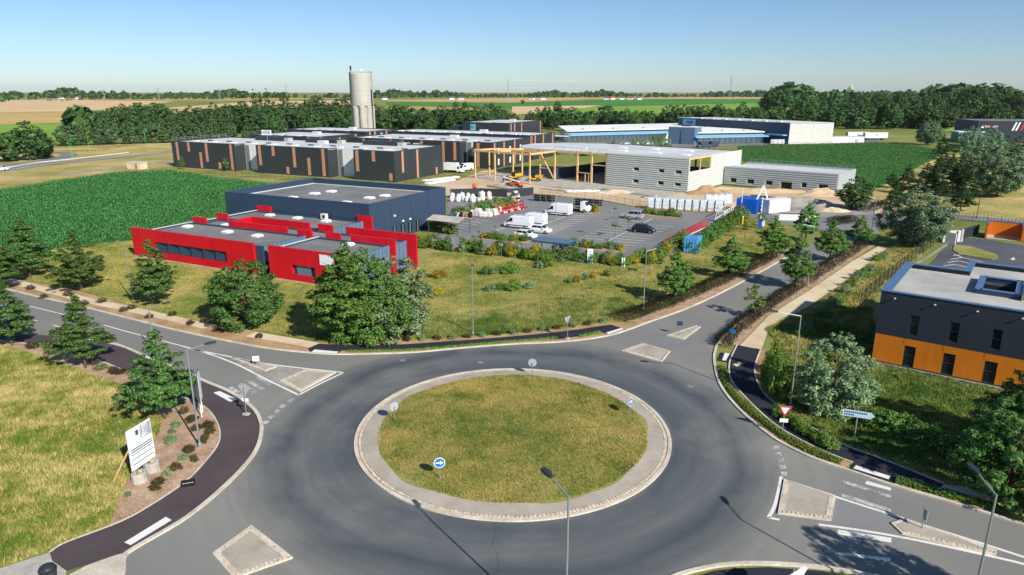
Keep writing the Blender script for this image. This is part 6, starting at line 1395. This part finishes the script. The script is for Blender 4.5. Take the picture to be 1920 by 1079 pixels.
def box_truck(px, py, deg, label, L_=6.2, Hb=3.1, loc=None, group=None, cabmat='car_white'):
    t = thing('box_truck', label, 'truck', (*(loc or G(px, py)), 0), R(deg), group); h = L_ / 2
    MB().box(-h, h - 2.0, -1.1, 1.1, .85, Hb).build('cargo_box', M['white'], t); MB().box(-h - .04, -h, -1.0, 1.0, .9, Hb - .1).build('rear_door', M['offwhite'], t)
    MB().loft([[(x, -w_, zl), (x, w_, zl), (x, w_ * .92, zt_), (x, -w_ * .92, zt_)] for x, zl, zt_, w_ in ((h - 1.95, .45, 2.3, 1.0), (h - 1.2, .4, 2.25, 1.0), (h - .6, .4, 1.35, .98), (h, .45, .95, .88))]).build('cab', M[cabmat], t, recalc=True)
    MB().quad((h - .62, -.85, 1.42), (h - .62, .85, 1.42), (h - 1.14, .8, 2.16), (h - 1.14, -.8, 2.16)).build('windscreen', M['glass'], t).location = (.03, 0, .02)
    for s_ in (-1, 1): MB().quad((h - .95, s_ * 1.0, 1.35), (h - 1.8, s_ * 1.0, 1.35), (h - 1.8, s_ * .94, 2.1), (h - 1.25, s_ * .94, 2.1)).build('side_window', M['glass'], t).location = (0, s_ * .03, 0)
    MB().box(-h + .2, h - .5, -.7, .7, .4, .84).build('chassis', M['plastic_black'], t)
    for x in (-h + 1.3, h - 1.0):
        for y in (-.92, .92): wheel(t, x, y, .38, .26)
    return t
bay = math.degrees(math.atan2(G(*p4(870, 722))[1] - G(*p4(575, 692))[1], G(*p4(870, 722))[0] - G(*p4(575, 692))[0]))
van(1047, 403, bay + 180, 'tall white van with roof lettering gap parked at the top of the left bays', L_=5.6, H_=2.45)
van(972, 427, bay + 180, 'white van with roof bars nearest the hall in the left bays', L_=5.6, H_=2.35, rack=True)
van(999, 422, bay + 180, 'white van half hidden behind the one with roof bars', L_=5.4, H_=2.4, rack=True)
car(986, 447, bay, 'white hatchback beside the planted island', 'car_white'); car(1014, 437, bay, 'white hatchback parked behind the other white hatchback', 'car_white')
car(1186, 410, bay + 180, 'silver people carrier parked alone at the top of the right bays', 'car_silver', 'mpv'); car(1207, 436, bay, 'dark blue car parked in the middle of the right bays', 'car_dark', 'suv')
box_truck(851, 321, 0, 'white box truck parked at the end of the closest dark warehouse', L_=6.4, loc=G(852, 324)); t = bpy.data.objects['box_truck']; t.rotation_euler.z = R(-20)
van(873, 320, -140, 'white van parked beside the white box truck', L_=5.2)
# flat truck beside the tall van
t = thing('flatbed_truck', 'white flatbed truck behind the tall white van', 'truck', (*G(1082, 397), 0), R(bay)); MB().box(-2.6, 1.0, -1.0, 1.0, .75, .9).build('flatbed', M['wood'], t)
MB().loft([[(x, -1, .4), (x, 1, .4), (x, .92, z), (x, -.92, z)] for x, z in ((1.1, 2.3), (1.9, 2.25), (2.5, 1.4), (2.9, 1.0))]).build('cab', M['car_white'], t, recalc=True); MB().box(-2.4, 2.4, -.6, .6, .4, .74).build('chassis', M['plastic_black'], t); MB().quad((2.47, -.85, 1.46), (2.47, .85, 1.46), (1.95, .8, 2.17), (1.95, -.8, 2.17)).build('windscreen', M['glass'], t).location = (.03, 0, .02)
for x in (-1.7, 2.0):
    for y in (-.88, .88): wheel(t, x, y, .38, .26)
# depot vans
for i, a in enumerate((1118, 1158, 1172, 1196, 1212, 1226, 1240)): van(a, 283 - (a - 1100) * .055, 200 + i % 3 * 4, f'white van in the row parked under the depot canopy, {ordw(i)} from the left', L_=5.4, group='vans under the depot canopy', H_=2.5)
van(1316, 277, 205, 'dark van with white bonnet left of the two by the blue block', mat='darkblue', L_=5.6, H_=2.6); van(1336, 276, 205, 'dark van with white bonnet right of the two by the blue block', mat='darkblue', L_=5.6, H_=2.6)
for i, a in enumerate((1450, 1458, 1466)): van(a, 271, 60, f'white van tightly parked beside the pale gable, {ordw(i)} from the left', L_=5.0, group='vans beside the gable')
car(4, 320, 12, 'white car driving on the main road at the left edge', 'car_white', group=None)
def trailer(px, py, deg, label, L_=13, blue=True):
    t = thing('trailer', label, 'trailer', (*G(px, py), 0), R(deg), 'white trailers behind the depot'); h = L_ / 2
    MB().box(-h, h, -1.25, 1.25, 1.1, 3.9).build('cargo_box', M['white'], t); MB().box(-h - .05, -h - .005, -1.2, 1.2, 1.15, 3.8).build('rear_door', M['grey_clad'], t); MB().box(-h + .2, h - .3, -.5, .5, .8, 1.09).build('chassis', M['plastic_black'], t)
    MB().tube((0, -1.26, 2.6), (0, -1.29, 2.6), .6, n=14).build('logo', M['cyan'], t)
    for x in (-h + 1.4, -h + 2.7, h - 2):
        for y in (-1.05, 1.05): wheel(t, x, y, .48, .3)
trailer(1606, 262, 2, 'white trailer with blue logo, left of the pair behind the depot', 11); trailer(1640, 263, 2, 'white trailer with blue logo, right of the pair behind the depot', 12)

# ================================================================== SITE AND STOCK YARD
def container(px, py, deg, label, mat, L_=6.0, W_=2.4, H_=2.6, name='container', cat='container', win=False, loc=None):
    t = thing(name, label, cat, (*(loc or G(px, py)), 0), R(deg)); MB().box(-L_ / 2, L_ / 2, -W_ / 2, W_ / 2, .12, H_).build('body', M[mat], t); n = int(L_ / .45)
    for s_ in (-1, 1):
        for k in range(n): MB().box(-L_ / 2 + .15 + k * .45, -L_ / 2 + .37 + k * .45, min(s_ * W_ / 2, s_ * (W_ / 2 + .05)), max(s_ * W_ / 2, s_ * (W_ / 2 + .05)), .25, H_ - .12).build('rib', M[mat], t)
    for k in range(5): MB().box(-L_ / 2 - .05, -L_ / 2, -W_ / 2 + .15 + k * .45, -W_ / 2 + .37 + k * .45, .25, H_ - .12).build('rib', M[mat], t)
    MB().box(-L_ / 2 - .03, L_ / 2 + .03, -W_ / 2 - .03, W_ / 2 + .03, 0, .12).build('base_frame', M['dark_metal'], t)
    if win: MB().box(L_ / 2 + .005, L_ / 2 + .04, -.5, .5, 1.2, 2.1).build('window', M['glass'], t)
    return t
container(1404, 397, 58, 'bright blue site container behind the totem', 'cont_blue', 5.2, 4.2, 3.0)
container(1452, 398, 28, 'white site cabin right of the blue container', 'white', 6.2, 2.6, 2.9, 'site_cabin', 'cabin', True)
container(1298, 472, 62, 'light blue container at the edge of the parking lot', 'cont_light', 2.8, 2.2, 2.5)
t = thing('site_wall', 'low white concrete wall beside the site entrance', 'wall', (*G(1490, 414), 0), R(-12)); MB().box(-3, 4, -.1, .1, 0, 1.3).build('panel', M['white'], t); MB().box(-3.05, 4.05, -.14, .14, 1.3, 1.4).build('cap', M['dark_metal'], t)
# wrapped stacks on the fence line
for i in range(10):
    a = 1221 + i * 14.0; b = 391 + i * .75
    t = thing('wrapped_stack', f'plastic wrapped pallet stack behind the parking fence, {ordw(i)} from the left', 'pallet stack', (*G(a, b), 0), R(-7), 'wrapped stacks along the site fence')
    MB().box(-.85, .85, -.6, .6, 0, .14).build('pallet', M['wood'], t)
    for k in range(3): MB().box(-.82 + .02 * k, .82 - .02 * k, -.58, .58, .16 + k * .78, .9 + k * .78).build('bundle', M['wrap'], t)
    MB().box(.87, .99, -.55, .55, 0, 2.3).build('gap_shade_strip', M['dark_metal'], t)  # dark strip added as the shade in the gap between stacks
for i in range(4):
    t = thing('wrapped_stack', f'large white wrapped pack behind the stacks, {ordw(i)} from the left', 'pallet stack', (*G(1330 + i * 11, 384 - i * .5), 0), R(-7), 'large white packs'); MB().box(-1, 1, -.8, .8, 0, .14).build('pallet', M['wood'], t); MB().box(-.97, .97, -.78, .78, .15, 2.3).build('pack', M['wrap'], t)
def lattice(px0, py0, px1, py1, s_, z, label, mat, grp, n=9, name='mast_section'):
    a, b = Vector(G(px0, py0)), Vector(G(px1, py1)); L_ = (b - a).length; ang = math.atan2(b.y - a.y, b.x - a.x)
    t = thing(name, label, 'mast section', (*a, z), ang, grp)
    for y in (-s_ / 2, s_ / 2):
        for zz in (.05, s_): MB().beam((0, y, zz), (L_, y, zz), .12).build('chord', M[mat], t)
    mb = MB()
    for k in range(n):
        x0, x1 = L_ * k / n, L_ * (k + 1) / n
        for y in (-s_ / 2, s_ / 2): mb.beam((x0, y, .05), (x1, y, s_), .07)
        mb.beam((x0, -s_ / 2, s_), (x1, s_ / 2, s_), .07); mb.beam((x1, -s_ / 2, .05), (x1, -s_ / 2, s_), .07)
    mb.build('lacing', M[mat], t)['kind'] = 'stuff'; return t
lattice(1252, 462, 1322, 424, 1.0, 0, 'red lattice mast section lying along the parking edge', 'crane_red', None, 14); lattice(1236, 478, 1266, 459, .9, 0, 'dark lattice section at the lower end of the red one', 'dark_metal', None, 6)
lattice(1298, 450, 1345, 428, .9, 0, 'white lattice section lying right of the red one', 'white', None, 9); lattice(1310, 455, 1352, 434, .8, 0, 'galvanised lattice section beside the hedge', 'galv', None, 8); lattice(1348, 412, 1368, 400, 1.6, 0, 'white lattice section standing at the top of the parking edge', 'white', None, 5)
rngt = random.Random(9)
for i in range(16):
    a = 932 + (i % 8) * 6.6; b = 401 - (i % 8) * 1.5 + (i // 8) * 2.5
    t = thing('steel_trestle', f'red steel trestle in the {"back" if i < 8 else "front"} row beside the parking lot, {ordw(i % 8)} from the left', 'trestle', (*G(a, b), .0), R(bay + rngt.uniform(-25, 25)), 'red frames in the stock heap'); hgt = 1.1 + (i // 8 == 0) * .5
    for x in (-.6, .6): MB().beam((x, 0, 0), (x, 0, hgt), .14).build('upright', M['crane_red'], t)
    MB().beam((-.6, 0, hgt), (.6, 0, hgt), .14).build('top_bar', M['crane_red'], t); MB().beam((-.6, 0, .25), (.6, 0, hgt - .2), .1).build('diagonal', M['white'], t); MB().box(-.55, .55, -.45, .45, .12, .5).build('load', M['crane_red' if i % 2 else 'bag'], t)
def bag(px, py, s_, label, grp, mat='bag'):
    t = thing('big_bag', label, 'bag', (*G(px, py), 0), rngt.uniform(0, 3), grp)
    MB().loft([[(s_ * k * math.cos(a), s_ * k * math.sin(a), z * s_) for a in [2 * math.pi * i / 10 + .3 for i in range(10)]] for k, z in ((.42, 0), (.56, .25), (.58, .7), (.5, 1.0), (.22, 1.15))]).build('sack', M[mat], t, recalc=True)
    for x in (-.25, .25): MB().tube((x * s_, 0, 1.0 * s_), (x * s_ * .3, .1, 1.35 * s_), .04, n=5).build('loop', M[mat], t)
for i in range(17): bag(850 + (i % 9) * 9.5 + rngt.uniform(-3, 3), 372 - (i % 9) * .3 + (i // 9) * 7 + rngt.uniform(-1.5, 1.5), rngt.uniform(.7, 1.3), f'bulk bag in the {"back" if i < 9 else "front"} row against the dark fence, {ordw(i % 9)} from the left', 'bulk bags in the stock yard', ('bag', 'white', 'wrap')[i % 3])
for i in range(6):
    x, y = G(852 + i * 5.5, 412 - i * .4); t = thing('cable_drum', f'cable drum standing on edge by the gable shelter, {ordw(i)} from the left', 'cable drum', (x, y, 0), R(bay + 90), 'cable drums')
    m_ = ('sign_teal', 'concrete', 'plastic_black', 'wood', 'wood', 'tyre')[i]
    for yy in (-.32, .32): MB().tube((0, yy - .04, .75), (0, yy + .04, .75), .75, n=18).build('flange', M[m_], t)
    MB().tube((0, -.27, .75), (0, .27, .75), .4, n=14).build('core', M['wood'], t)
for i, (a, b) in enumerate(sorted(((888, 405), (897, 406), (906, 407), (916, 407), (926, 404), (933, 400), (902, 401), (914, 400)))):
    t = thing('covered_pallet', f'white sheeted pallet of stock beside the parking lane, {ordw(i)} from the left', 'pallet', (*G(a, b), 0), R(bay + rngt.uniform(-15, 15)), 'sheeted pallets'); MB().box(-.7, .7, -.6, .6, 0, .14).build('pallet', M['wood'], t)
    hh = rngt.uniform(.8, 1.7); MB().loft([[(sx * k, sy * k * .85, z) for sx, sy in ((-.68, -.66), (.68, -.66), (.66, .68), (-.68, .66))] for k, z in ((1, .15), (.98, hh * .7), (.7, hh))]).build('sheet', M['bag'], t)
for (a, b, lab, n) in ((1025, 377, 'black stacked pipe racks left of the tall van', 3), (1108, 385, 'black stacked pipe racks right of the flatbed truck', 4)):
    for i in range(n):
        t = thing('pipe_rack', lab + f', {ordw(i)} from the left', 'rack', (*G(a + (i - n / 2) * 11, b + i * .6), 0), R(bay), 'black pipe racks ' + ('left' if n == 3 else 'right'))
        for x in (-.9, .9):
            for y in (-.6, .6): MB().beam((x, y, 0), (x, y, 1.7), .09).build('upright', M['galv'], t)
        for z in (.15, .65, 1.15):
            for k in range(4): MB().tube((-1.1, -.45 + k * .3, z + .14), (1.1, -.45 + k * .3, z + .14), .14, n=8).build('pipe', M['plastic_black'], t)
for i, (a, b) in enumerate(sorted(((955, 376), (962, 378), (970, 377), (966, 372)))):
    t = thing('material_stack', f'dark and pale material stack beside the red trestles, {ordw(i)} from the left', 'stack', (*G(a, b), 0), R(20 * i), 'material stacks by the red frames')
    for k in range(4): MB().box(-.5, .5, -.5 + .04 * k, .5 - .05 * k, k * .45, k * .45 + .4).build('layer', M[('dark_metal', 'bag', 'wood', 'concrete')[(k + i) % 4]], t)
# pipes and beams on the site ground
def pipe(px0, py0, px1, py1, r_, label, mat, grp):
    a, b = Vector(G(px0, py0)), Vector(G(px1, py1)); c = (a + b) / 2; t = thing('pipe_bundle', label, 'pipe', (*c, 0), math.atan2((b - a).y, (b - a).x), grp); L_ = (b - a).length / 2
    for k in (-1, 0, 1): MB().tube((-L_, k * r_ * 2.05, r_), (L_, k * r_ * 2.05, r_), r_, n=10).build('pipe', M[mat], t)
    for x in (-.6, .6): MB().box(x * L_ - .05, x * L_ + .05, -r_ * 3.4, r_ * 3.4, 2 * r_, 2 * r_ + .04).build('strap', M['dark_metal'], t)
for i, q in enumerate(((793, 342, 858, 334, .3), (800, 347, 850, 339, .28), (1038, 351, 1110, 357, .22), (1016, 355, 1060, 359, .2), (1062, 361, 1124, 361, .3), (1122, 355, 1185, 362, .22), (1186, 364, 1230, 370, .2), (1408, 369, 1462, 374, .2), (918, 350, 990, 360, .35))):
    pipe(*q, ('white pipe bundle nearest the closest dark warehouse', 'short white pipe bundle beside the longest white one', 'grey pipe bundle below the open timber bays', 'grey pipe bundle left of the white beam', 'white pipe bundle in front of the silver hall wall', 'grey pipe bundle below the silver hall wall', 'thin grey pipe bundle reaching the wrapped stacks', 'dark pipe bundle in front of the annex', 'thick pale pipe bundle in front of the telehandler')[i], 'white' if i in (0, 1, 4) else ('dark_metal' if i == 7 else 'concrete'), 'pipe bundles on the site')
t = thing('timber_beam', 'brown timber beam lying below the annex door', 'beam', (*G(1475, 357), .0), R(-38)); MB().box(-6, 6, -.15, .15, .12, .42).build('beam', M['wood'], t)
for x in (-4, 4): MB().box(x - .15, x + .15, -.4, .4, 0, .12).build('bearer', M['wood'], t)
# dirt heaps
def heap(px, py, w_, d, h, label, mat, seed):
    x, y = G(px, py); rng = np.random.default_rng(seed); n = 26; V = []; F = []; ph = rng.uniform(0, 6, 8)
    for j in range(n + 1):
        for i in range(n + 1):
            u, v = i / n * 2 - 1, j / n * 2 - 1; r_ = math.hypot(u, v); z = h * max(0, 1 - r_) ** .9 * (1 + .35 * math.sin(4 * u + ph[0]) * math.cos(3 * v + ph[1]) + .12 * math.sin(13 * u + ph[2]) + .12 * math.sin(15 * v + ph[3])); V.append((u * w_ / 2, v * d / 2, z - .03 + rng.uniform(-.03, .03) * h))
    F = [(j * (n + 1) + i, j * (n + 1) + i + 1, (j + 1) * (n + 1) + i + 1, (j + 1) * (n + 1) + i) for j in range(n) for i in range(n)]
    return tag(MB().add(V, F).build('dirt_heap', M[mat], smooth=True), label, 'heap').__setattr__('location', (x, y, 0))
heap(1548, 366, 14, 7, 1.7, 'sandy heap against the right end of the annex', 'sand', 1); heap(1500, 384, 17, 8, 2.1, 'grey gravel heap behind the site cabin', 'grey_gravel', 2); heap(1535, 388, 8, 6, 1.4, 'small pale gravel heap right of the big gravel heap', 'grey_gravel', 3)
heap(1330, 363, 12, 7, 1.8, 'low earth heap at the corner of the silver hall', 'dirt', 4); heap(1430, 360, 26, 6, 1.0, 'long low sand bank along the annex', 'sand', 5); heap(1150, 362, 14, 5, .8, 'low rubble heap in front of the silver hall wall', 'sand', 6); heap(1565, 396, 7, 4, .9, 'small sand heap near the junction', 'sand', 7)
# telehandler and other machines
def machine(px, py, deg, label, mat, boom=True, s_=1.0, name='telehandler'):
    t = thing(name, label, 'machine', (*G(px, py), 0), R(deg)); t.scale = (s_,) * 3
    MB().loft([[(x, -.75, .7), (x, .75, .7), (x, .7, z), (x, -.7, z)] for x, z in ((-2.3, 1.2), (-1.9, 1.5), (.9, 1.4), (2.2, 1.1))]).build('chassis', M[mat], t, recalc=True)
    cab = MB().loft([[(-.7, -.75, 1.2), (.8, -.75, 1.1), (.8, .05, 1.1), (-.7, .05, 1.2)], [(-.6, -.7, 2.5), (.45, -.7, 2.5), (.45, 0, 2.5), (-.6, 0, 2.5)]]).build('cab', M['glass'], t, recalc=True); MB().box(-.65, .5, -.74, .04, 2.5, 2.58).build('cab_roof', M['plastic_black'], cab)
    if boom:
        MB().beam((-2.0, .4, 1.7), (3.2, .4, 2.6), .35).build('boom', M['white'], t); MB().beam((3.2, .4, 2.6), (3.4, .4, 1.2), .2).build('fork_carriage', M['plastic_black'], t)
        for y in (0, .8): MB().box(3.3, 4.5, y - .06, y + .06, 1.15, 1.22).build('fork', M['plastic_black'], t)
    else:
        MB().loft([[(.6, -.85, 1.2), (2.5, -.85, 1.3), (2.5, .85, 1.3), (.6, .85, 1.2)], [(.3, -1.0, 2.0), (2.9, -1.0, 2.1), (2.9, 1.0, 2.1), (.3, 1.0, 2.0)]]).build('skip', M[mat], t, recalc=True)
    for x in (-1.5, 1.5):
        for y in (-.95, .95): wheel(t, x, y, .62, .45)
    return t
machine(964, 352, 145, 'white and orange telehandler in front of the timber canopy', 'machine_orange'); machine(962, 338, 20, 'yellow dumper between the timber posts, left one', 'yellow', False, .9, 'dumper'); machine(1002, 340, -20, 'yellow dumper beside the timber brace, right one', 'yellow', False, .85, 'dumper')
t = thing('green_tractor', 'dark green machine parked inside the open timber bay', 'machine', (*G(1068, 331), .05), R(-30)); MB().box(-1.8, 1.6, -.6, .6, .6, 1.5).build('bonnet', M['sign_teal'], t); MB().box(-1.2, .0, -.65, .65, 1.5, 2.5).build('cab', M['glass'], t)
for x, r_ in ((-1.2, .75), (1.2, .5)):
    for y in (-.8, .8): wheel(t, x, y, r_, .35)
t = thing('mixer', 'orange round mixer drum behind the dark yard fence', 'mixer', (*G(890, 356), 0)); MB().lathe([(.3, .5), (.6, .8), (.65, 1.2), (.4, 1.6), (.2, 1.7)], 16).build('drum', M['machine_orange'], t, smooth=True); MB().lathe([(.7, 0), (.5, .55)], 8).build('stand', M['dark_metal'], t)
# carports
def carport(px, py, deg, w_, d, h, label, mat, gable=True):
    t = thing('carport', label, 'carport', (*G(px, py), 0), R(deg))
    for x in (0, w_):
        for y in (0, d): MB().tube((x, y, 0), (x, y, h), .07, n=8).build('post', M['sign_teal'], t)
    if gable: MB().loft([[(x, -.3, h), (x, d / 2, h + .55), (x, d + .3, h), (x, d + .3, h + .08), (x, d / 2, h + .65), (x, -.3, h + .08)] for x in (-.3, w_ + .3)]).build('roof', M[mat], t, recalc=True)
    else:
        MB().box(-.4, w_ + .4, -.3, d + .3, h, h + .25).build('roof', M['sign_teal'], t)
        for k in range(6): MB().box(-.3 + k * (w_ + .6) / 6 + .03, -.3 + (k + 1) * (w_ + .6) / 6 - .03, -.25, d + .25, h + .252, h + .29).build('solar_panel', M[mat], t)
carport(804, 438, bay, 6.2, 4.2, 2.5, 'gable roofed metal shelter beside the navy hall', 'concrete'); carport(1002, 483, bay, 5.4, 2.6, 2.5, 'flat carport with glossy panels in the parking hedge', 'bluegrey', False)
for i in range(7):
    t = thing('stacked_planks', f'loose timber under the gable shelter, {"back" if i < 4 else "front"} row, {ordw(i % 4)} from the left', 'planks', (*G(812 + (i % 4) * 3.5, 432 + (i // 4) * 2), .0), R(30 * i), 'scrap under the shelter'); MB().box(-.7, .7, -.15, .15, 0, .2).build('plank', M['wood'], t); MB().box(-.5, .6, -.1, .12, .2, .34).build('plank', M['rooftile'], t)

# ================================================================== FENCES
def fence(pts, h, label, mat='dark_metal', sp=2.5, bars=10, t_=.03, solid=False, group='wire fences'):
    P = GS(pts); c = Vector(P[0]); t = thing('fence', label, 'fence', (*c, 0), 0, group); Q = [Vector(p) - c for p in P]
    for a, b in zip(Q, Q[1:]):
        L_ = (b - a).length; n = max(1, round(L_ / sp))
        for k in range(n):
            p, q = a.lerp(b, k / n), a.lerp(b, (k + 1) / n); MB().tube((p.x, p.y, 0), (p.x, p.y, h + .05), .05, n=5).build('post', M[mat], t)
            mb = MB()
            if solid: mb.beam((p.x, p.y, h * .52), (q.x, q.y, h * .52), .05, h * .9)
            else:
                for i in range(1, bars): r_ = p.lerp(q, i / bars); mb.beam((r_.x, r_.y, .05), (r_.x, r_.y, h), t_)
                for z in (.1, h * .5, h - .05): mb.beam((p.x, p.y, z), (q.x, q.y, z), t_ * 1.2)
            o = mb.build('mesh_panel', M[mat], t)
            if not solid: o['kind'] = 'stuff'
    return t
fence([(1612, 575), (1655, 535), (1700, 498), (1762, 452)], 1.8, 'dark wire fence along the footpath and the orange office', bars=7, t_=.016)
fence([(845, 370), (900, 368), (950, 370), (1000, 366)], 2.0, 'dark sheeted fence behind the bulk bags', solid=True)
fence([(1000, 364), (1080, 371), (1130, 377), (1215, 393), (1300, 398), (1390, 401)], 1.6, 'thin site fence above the parking lot', bars=4, t_=.025, mat='wood')
fence([(345, 327), (480, 333), (620, 343), (760, 348), (860, 338)], 1.5, 'thin fence between the corn and the closest dark warehouse', bars=4, t_=.03)
fence([(1400, 277), (1480, 274), (1560, 272), (1640, 270), (1700, 275)], 1.6, 'thin fence along the top of the right corn field', bars=3, t_=.04)
fence([(1770, 410), (1850, 417), (1930, 428)], 1.5, 'thin fence along the street above the orange bays', bars=4, t_=.03)
# guard rail on the main road
P = cr(GS([(-120, 331), (0, 321.5), (60, 312), (130, 304), (240, 291)]), 4); t = thing('guard_rail', 'white crash barrier along the main road at the far left', 'crash barrier', (*P[0], 0)); o_ = Vector(P[0])
mb = MB()
for a, b in zip(P, P[1:]):
    a, b = Vector(a) - o_ + Vector((-2, 4.6)), Vector(b) - o_ + Vector((-2, 4.6)); mb.beam((a.x, a.y, .65), (b.x, b.y, .65), .12, .36); MB().box(a.x - .07, a.x + .07, a.y - .07, a.y + .07, 0, .6).build('post', M['galv'], t)
mb.build('rail', M['offwhite'], t)
t = thing('pump_house', 'small pinkish concrete hut beside the field track', 'hut', (*G(258, 317), 0), R(-15)); MB().box(-2.6, 2.6, -1.6, 1.6, 0, 2.0).build('wall', M['footpath'], t); MB().box(-2.75, 2.75, -1.75, 1.75, 2.0, 2.2).build('roof', M['offwhite'], t); MB().box(.6, 1.5, -1.66, -1.605, 0, 1.8).build('door', M['wood'], t)
# manhole covers and drains
def manhole(px, py, r_=.34, par=None, mat='dark_metal', z=.0):
    x, y = G(px, py); o = MB().lathe([(r_ * 1.15, z - .003), (r_ * 1.15, z + .006), (r_, z + .007), (r_ * .97, z + .003)], 18).build('manhole_cover', M[mat], par); o.location = (x, y, 0); return o
for a, b in ((755, 676), (901, 680), (1295, 725)): manhole(a, b, .26, par=road, mat='parking')
for a, b in ((1086, 434), (1137, 412), (928, 425), (1122, 440)): manhole(a, b, .4, park, z=-.005)
MB().sheet(GS([(1374, 684), (1386, 679), (1394, 682), (1382, 688)]), .012).build('cover_slab', M['footpath'], road)
# ================================================================== FAR THINGS
def pylon(px, py, ty, label):
    D = G(px, py)[1]; x, y = G(px, py); h = HT(px, py, ty); t = thing('electricity_pylon', label, 'pylon', (x, y, 0), .2, 'electricity pylons on the horizon'); k = D / 1500
    mb = MB(); w0, w1, r_ = h * .075, h * .014, .22 * k
    lv = [0, .14, .27, .39, .5, .6, .7, .8, .9, 1.0]; W = [w0 + (w1 - w0) * min(1, f / .62) for f in lv]
    for i in range(len(lv) - 1):
        for sx in (-1, 1):
            for sy in (-1, 1): mb.beam((sx * W[i], sy * W[i], lv[i] * h), (sx * W[i + 1], sy * W[i + 1], lv[i + 1] * h), r_)
        for s_ in (-1, 1): mb.beam((-W[i], s_ * W[i], lv[i] * h), (W[i + 1], s_ * W[i + 1], lv[i + 1] * h), r_ * .7); mb.beam((W[i], s_ * W[i], lv[i] * h), (-W[i + 1], s_ * W[i + 1], lv[i + 1] * h), r_ * .7)
    mb.build('tower', M['galv'], t)['kind'] = 'stuff'
    for f, l in ((.66, .17), (.8, .14), (.97, .16)):
        m2 = MB()
        for s_ in (-1, 1): m2.beam((0, 0, f * h), (s_ * l * h, 0, f * h), r_ * 1.1); m2.beam((0, 0, f * h + h * .05), (s_ * l * h, 0, f * h), r_ * .8)
        m2.build('cross_arm', M['galv'], t)
    return t
for px, py, ty, lab in ((1368, 190, 142, 'large electricity pylon right of centre'), (953, 193, 149, 'electricity pylon above the warehouses'), (539, 193, 158, 'electricity pylon behind the poplars'), (893, 187, 165, 'faint far pylon left of the central one') if False else (413, 192, 165, 'small pylon over the left fields, right one'), (299, 192, 166, 'small pylon over the left fields, middle one'), (197, 190, 168, 'small pylon over the left fields, left one')): pylon(px, py, ty, lab)
wires = [((1368, 190), (1700, 188)), ((1368, 190), (953, 193))]
for (a, b) in wires:
    A_, B_ = Vector(G(*a)), Vector(G(*b))
    for f, l in ((.66, 7), (.97, 6)):
        mb = MB(); n = 14; h0, h1 = HT(*a, 142) * f, HT(*b, 149 if b[0] == 953 else 146) * f
        for k in range(n):
            p, q = k / n, (k + 1) / n; z0, z1 = h0 + (h1 - h0) * p - 22 * p * (1 - p), h0 + (h1 - h0) * q - 22 * q * (1 - q); c, d = A_.lerp(B_, p), A_.lerp(B_, q); mb.tube((c.x, c.y + l, z0), (d.x, d.y + l, z1), .10, n=3, caps=False)
        tag(mb.build('power_line', M['galv']), f'{"lower" if f < .9 else "upper"} overhead wire leaving the large pylon to the {"right" if b[0] > 1400 else "left"}', 'power line')
def house(px, py, w_, d, h, roofm, label, deg=0):
    t = thing('house', label, 'house', (*G(px, py), 0), R(deg), 'far village houses'); MB().box(-w_ / 2, w_ / 2, -d / 2, d / 2, 0, h).build('wall', M['white'], t)
    MB().loft([[(x, -d / 2 - .4, h), (x, d / 2 + .4, h), (x, 0, h + d * .5)] for x in (-w_ / 2 - .3, w_ / 2 + .3)]).build('roof', M[roofm], t, recalc=True)
    for x in (-w_ * .28, w_ * .28): MB().box(x - .6, x + .6, -d / 2 - .06, -d / 2 - .01, 1.0, 2.4).build('window', M['glass'], t)
for i, (a, m_, lab) in enumerate(((997, 'slate', 'far white house left end of the village'), (1018, 'slate', 'far white house second in the village'), (1137, 'slate', 'far white house left of the red roofed ones'), (1148, 'rooftile', 'far house with red roof, left one'), (1166, 'slate', 'far white house between the two red roofs'), (1181, 'rooftile', 'far house with red roof, right one'), (1198, 'slate', 'far grey roofed house at the right end'), (865, 'slate', 'far white house above the wheat strip'), (846, 'slate', 'far pale building left of the wheat strip house'), (722, 'slate', 'far white house just right of the water tower'), (115, 'slate', 'far white house on the left horizon'), (147, 'slate', 'far white house on the left horizon beside the wheat'))):
    house(a, 187.5 if a > 700 else 186.5, 14, 9, 4.5, m_, lab, (i * 37) % 60 - 30)
t = thing('grain_silo', 'tiny pale block rising above the right hand wood', 'silo', (*G(1594, 183), 0)); MB().box(-6, 6, -5, 5, 0, 40).build('block', M['concrete'], t); MB().box(-3, 3, -3, 3, 40, 44).build('head_house', M['offwhite'], t)
# ================================================================== HAZE
hm = bpy.data.materials.new('haze'); hm.use_nodes = True; hn = hm.node_tree; hn.nodes.remove(hn.nodes['Principled BSDF'])
pv = hn.nodes.new('ShaderNodeVolumePrincipled'); pv.inputs['Color'].default_value = (.90, .95, 1.0, 1); pv.inputs['Density'].default_value = HAZE; pv.inputs['Anisotropy'].default_value = 0.2
hn.links.new(pv.outputs[0], hn.nodes['Material Output'].inputs['Volume'])
stuff(MB().box(-6600, 6600, -260, 8600, -1.2, 75).build('haze', hm), 'thin pale summer haze over the plain', 'haze')
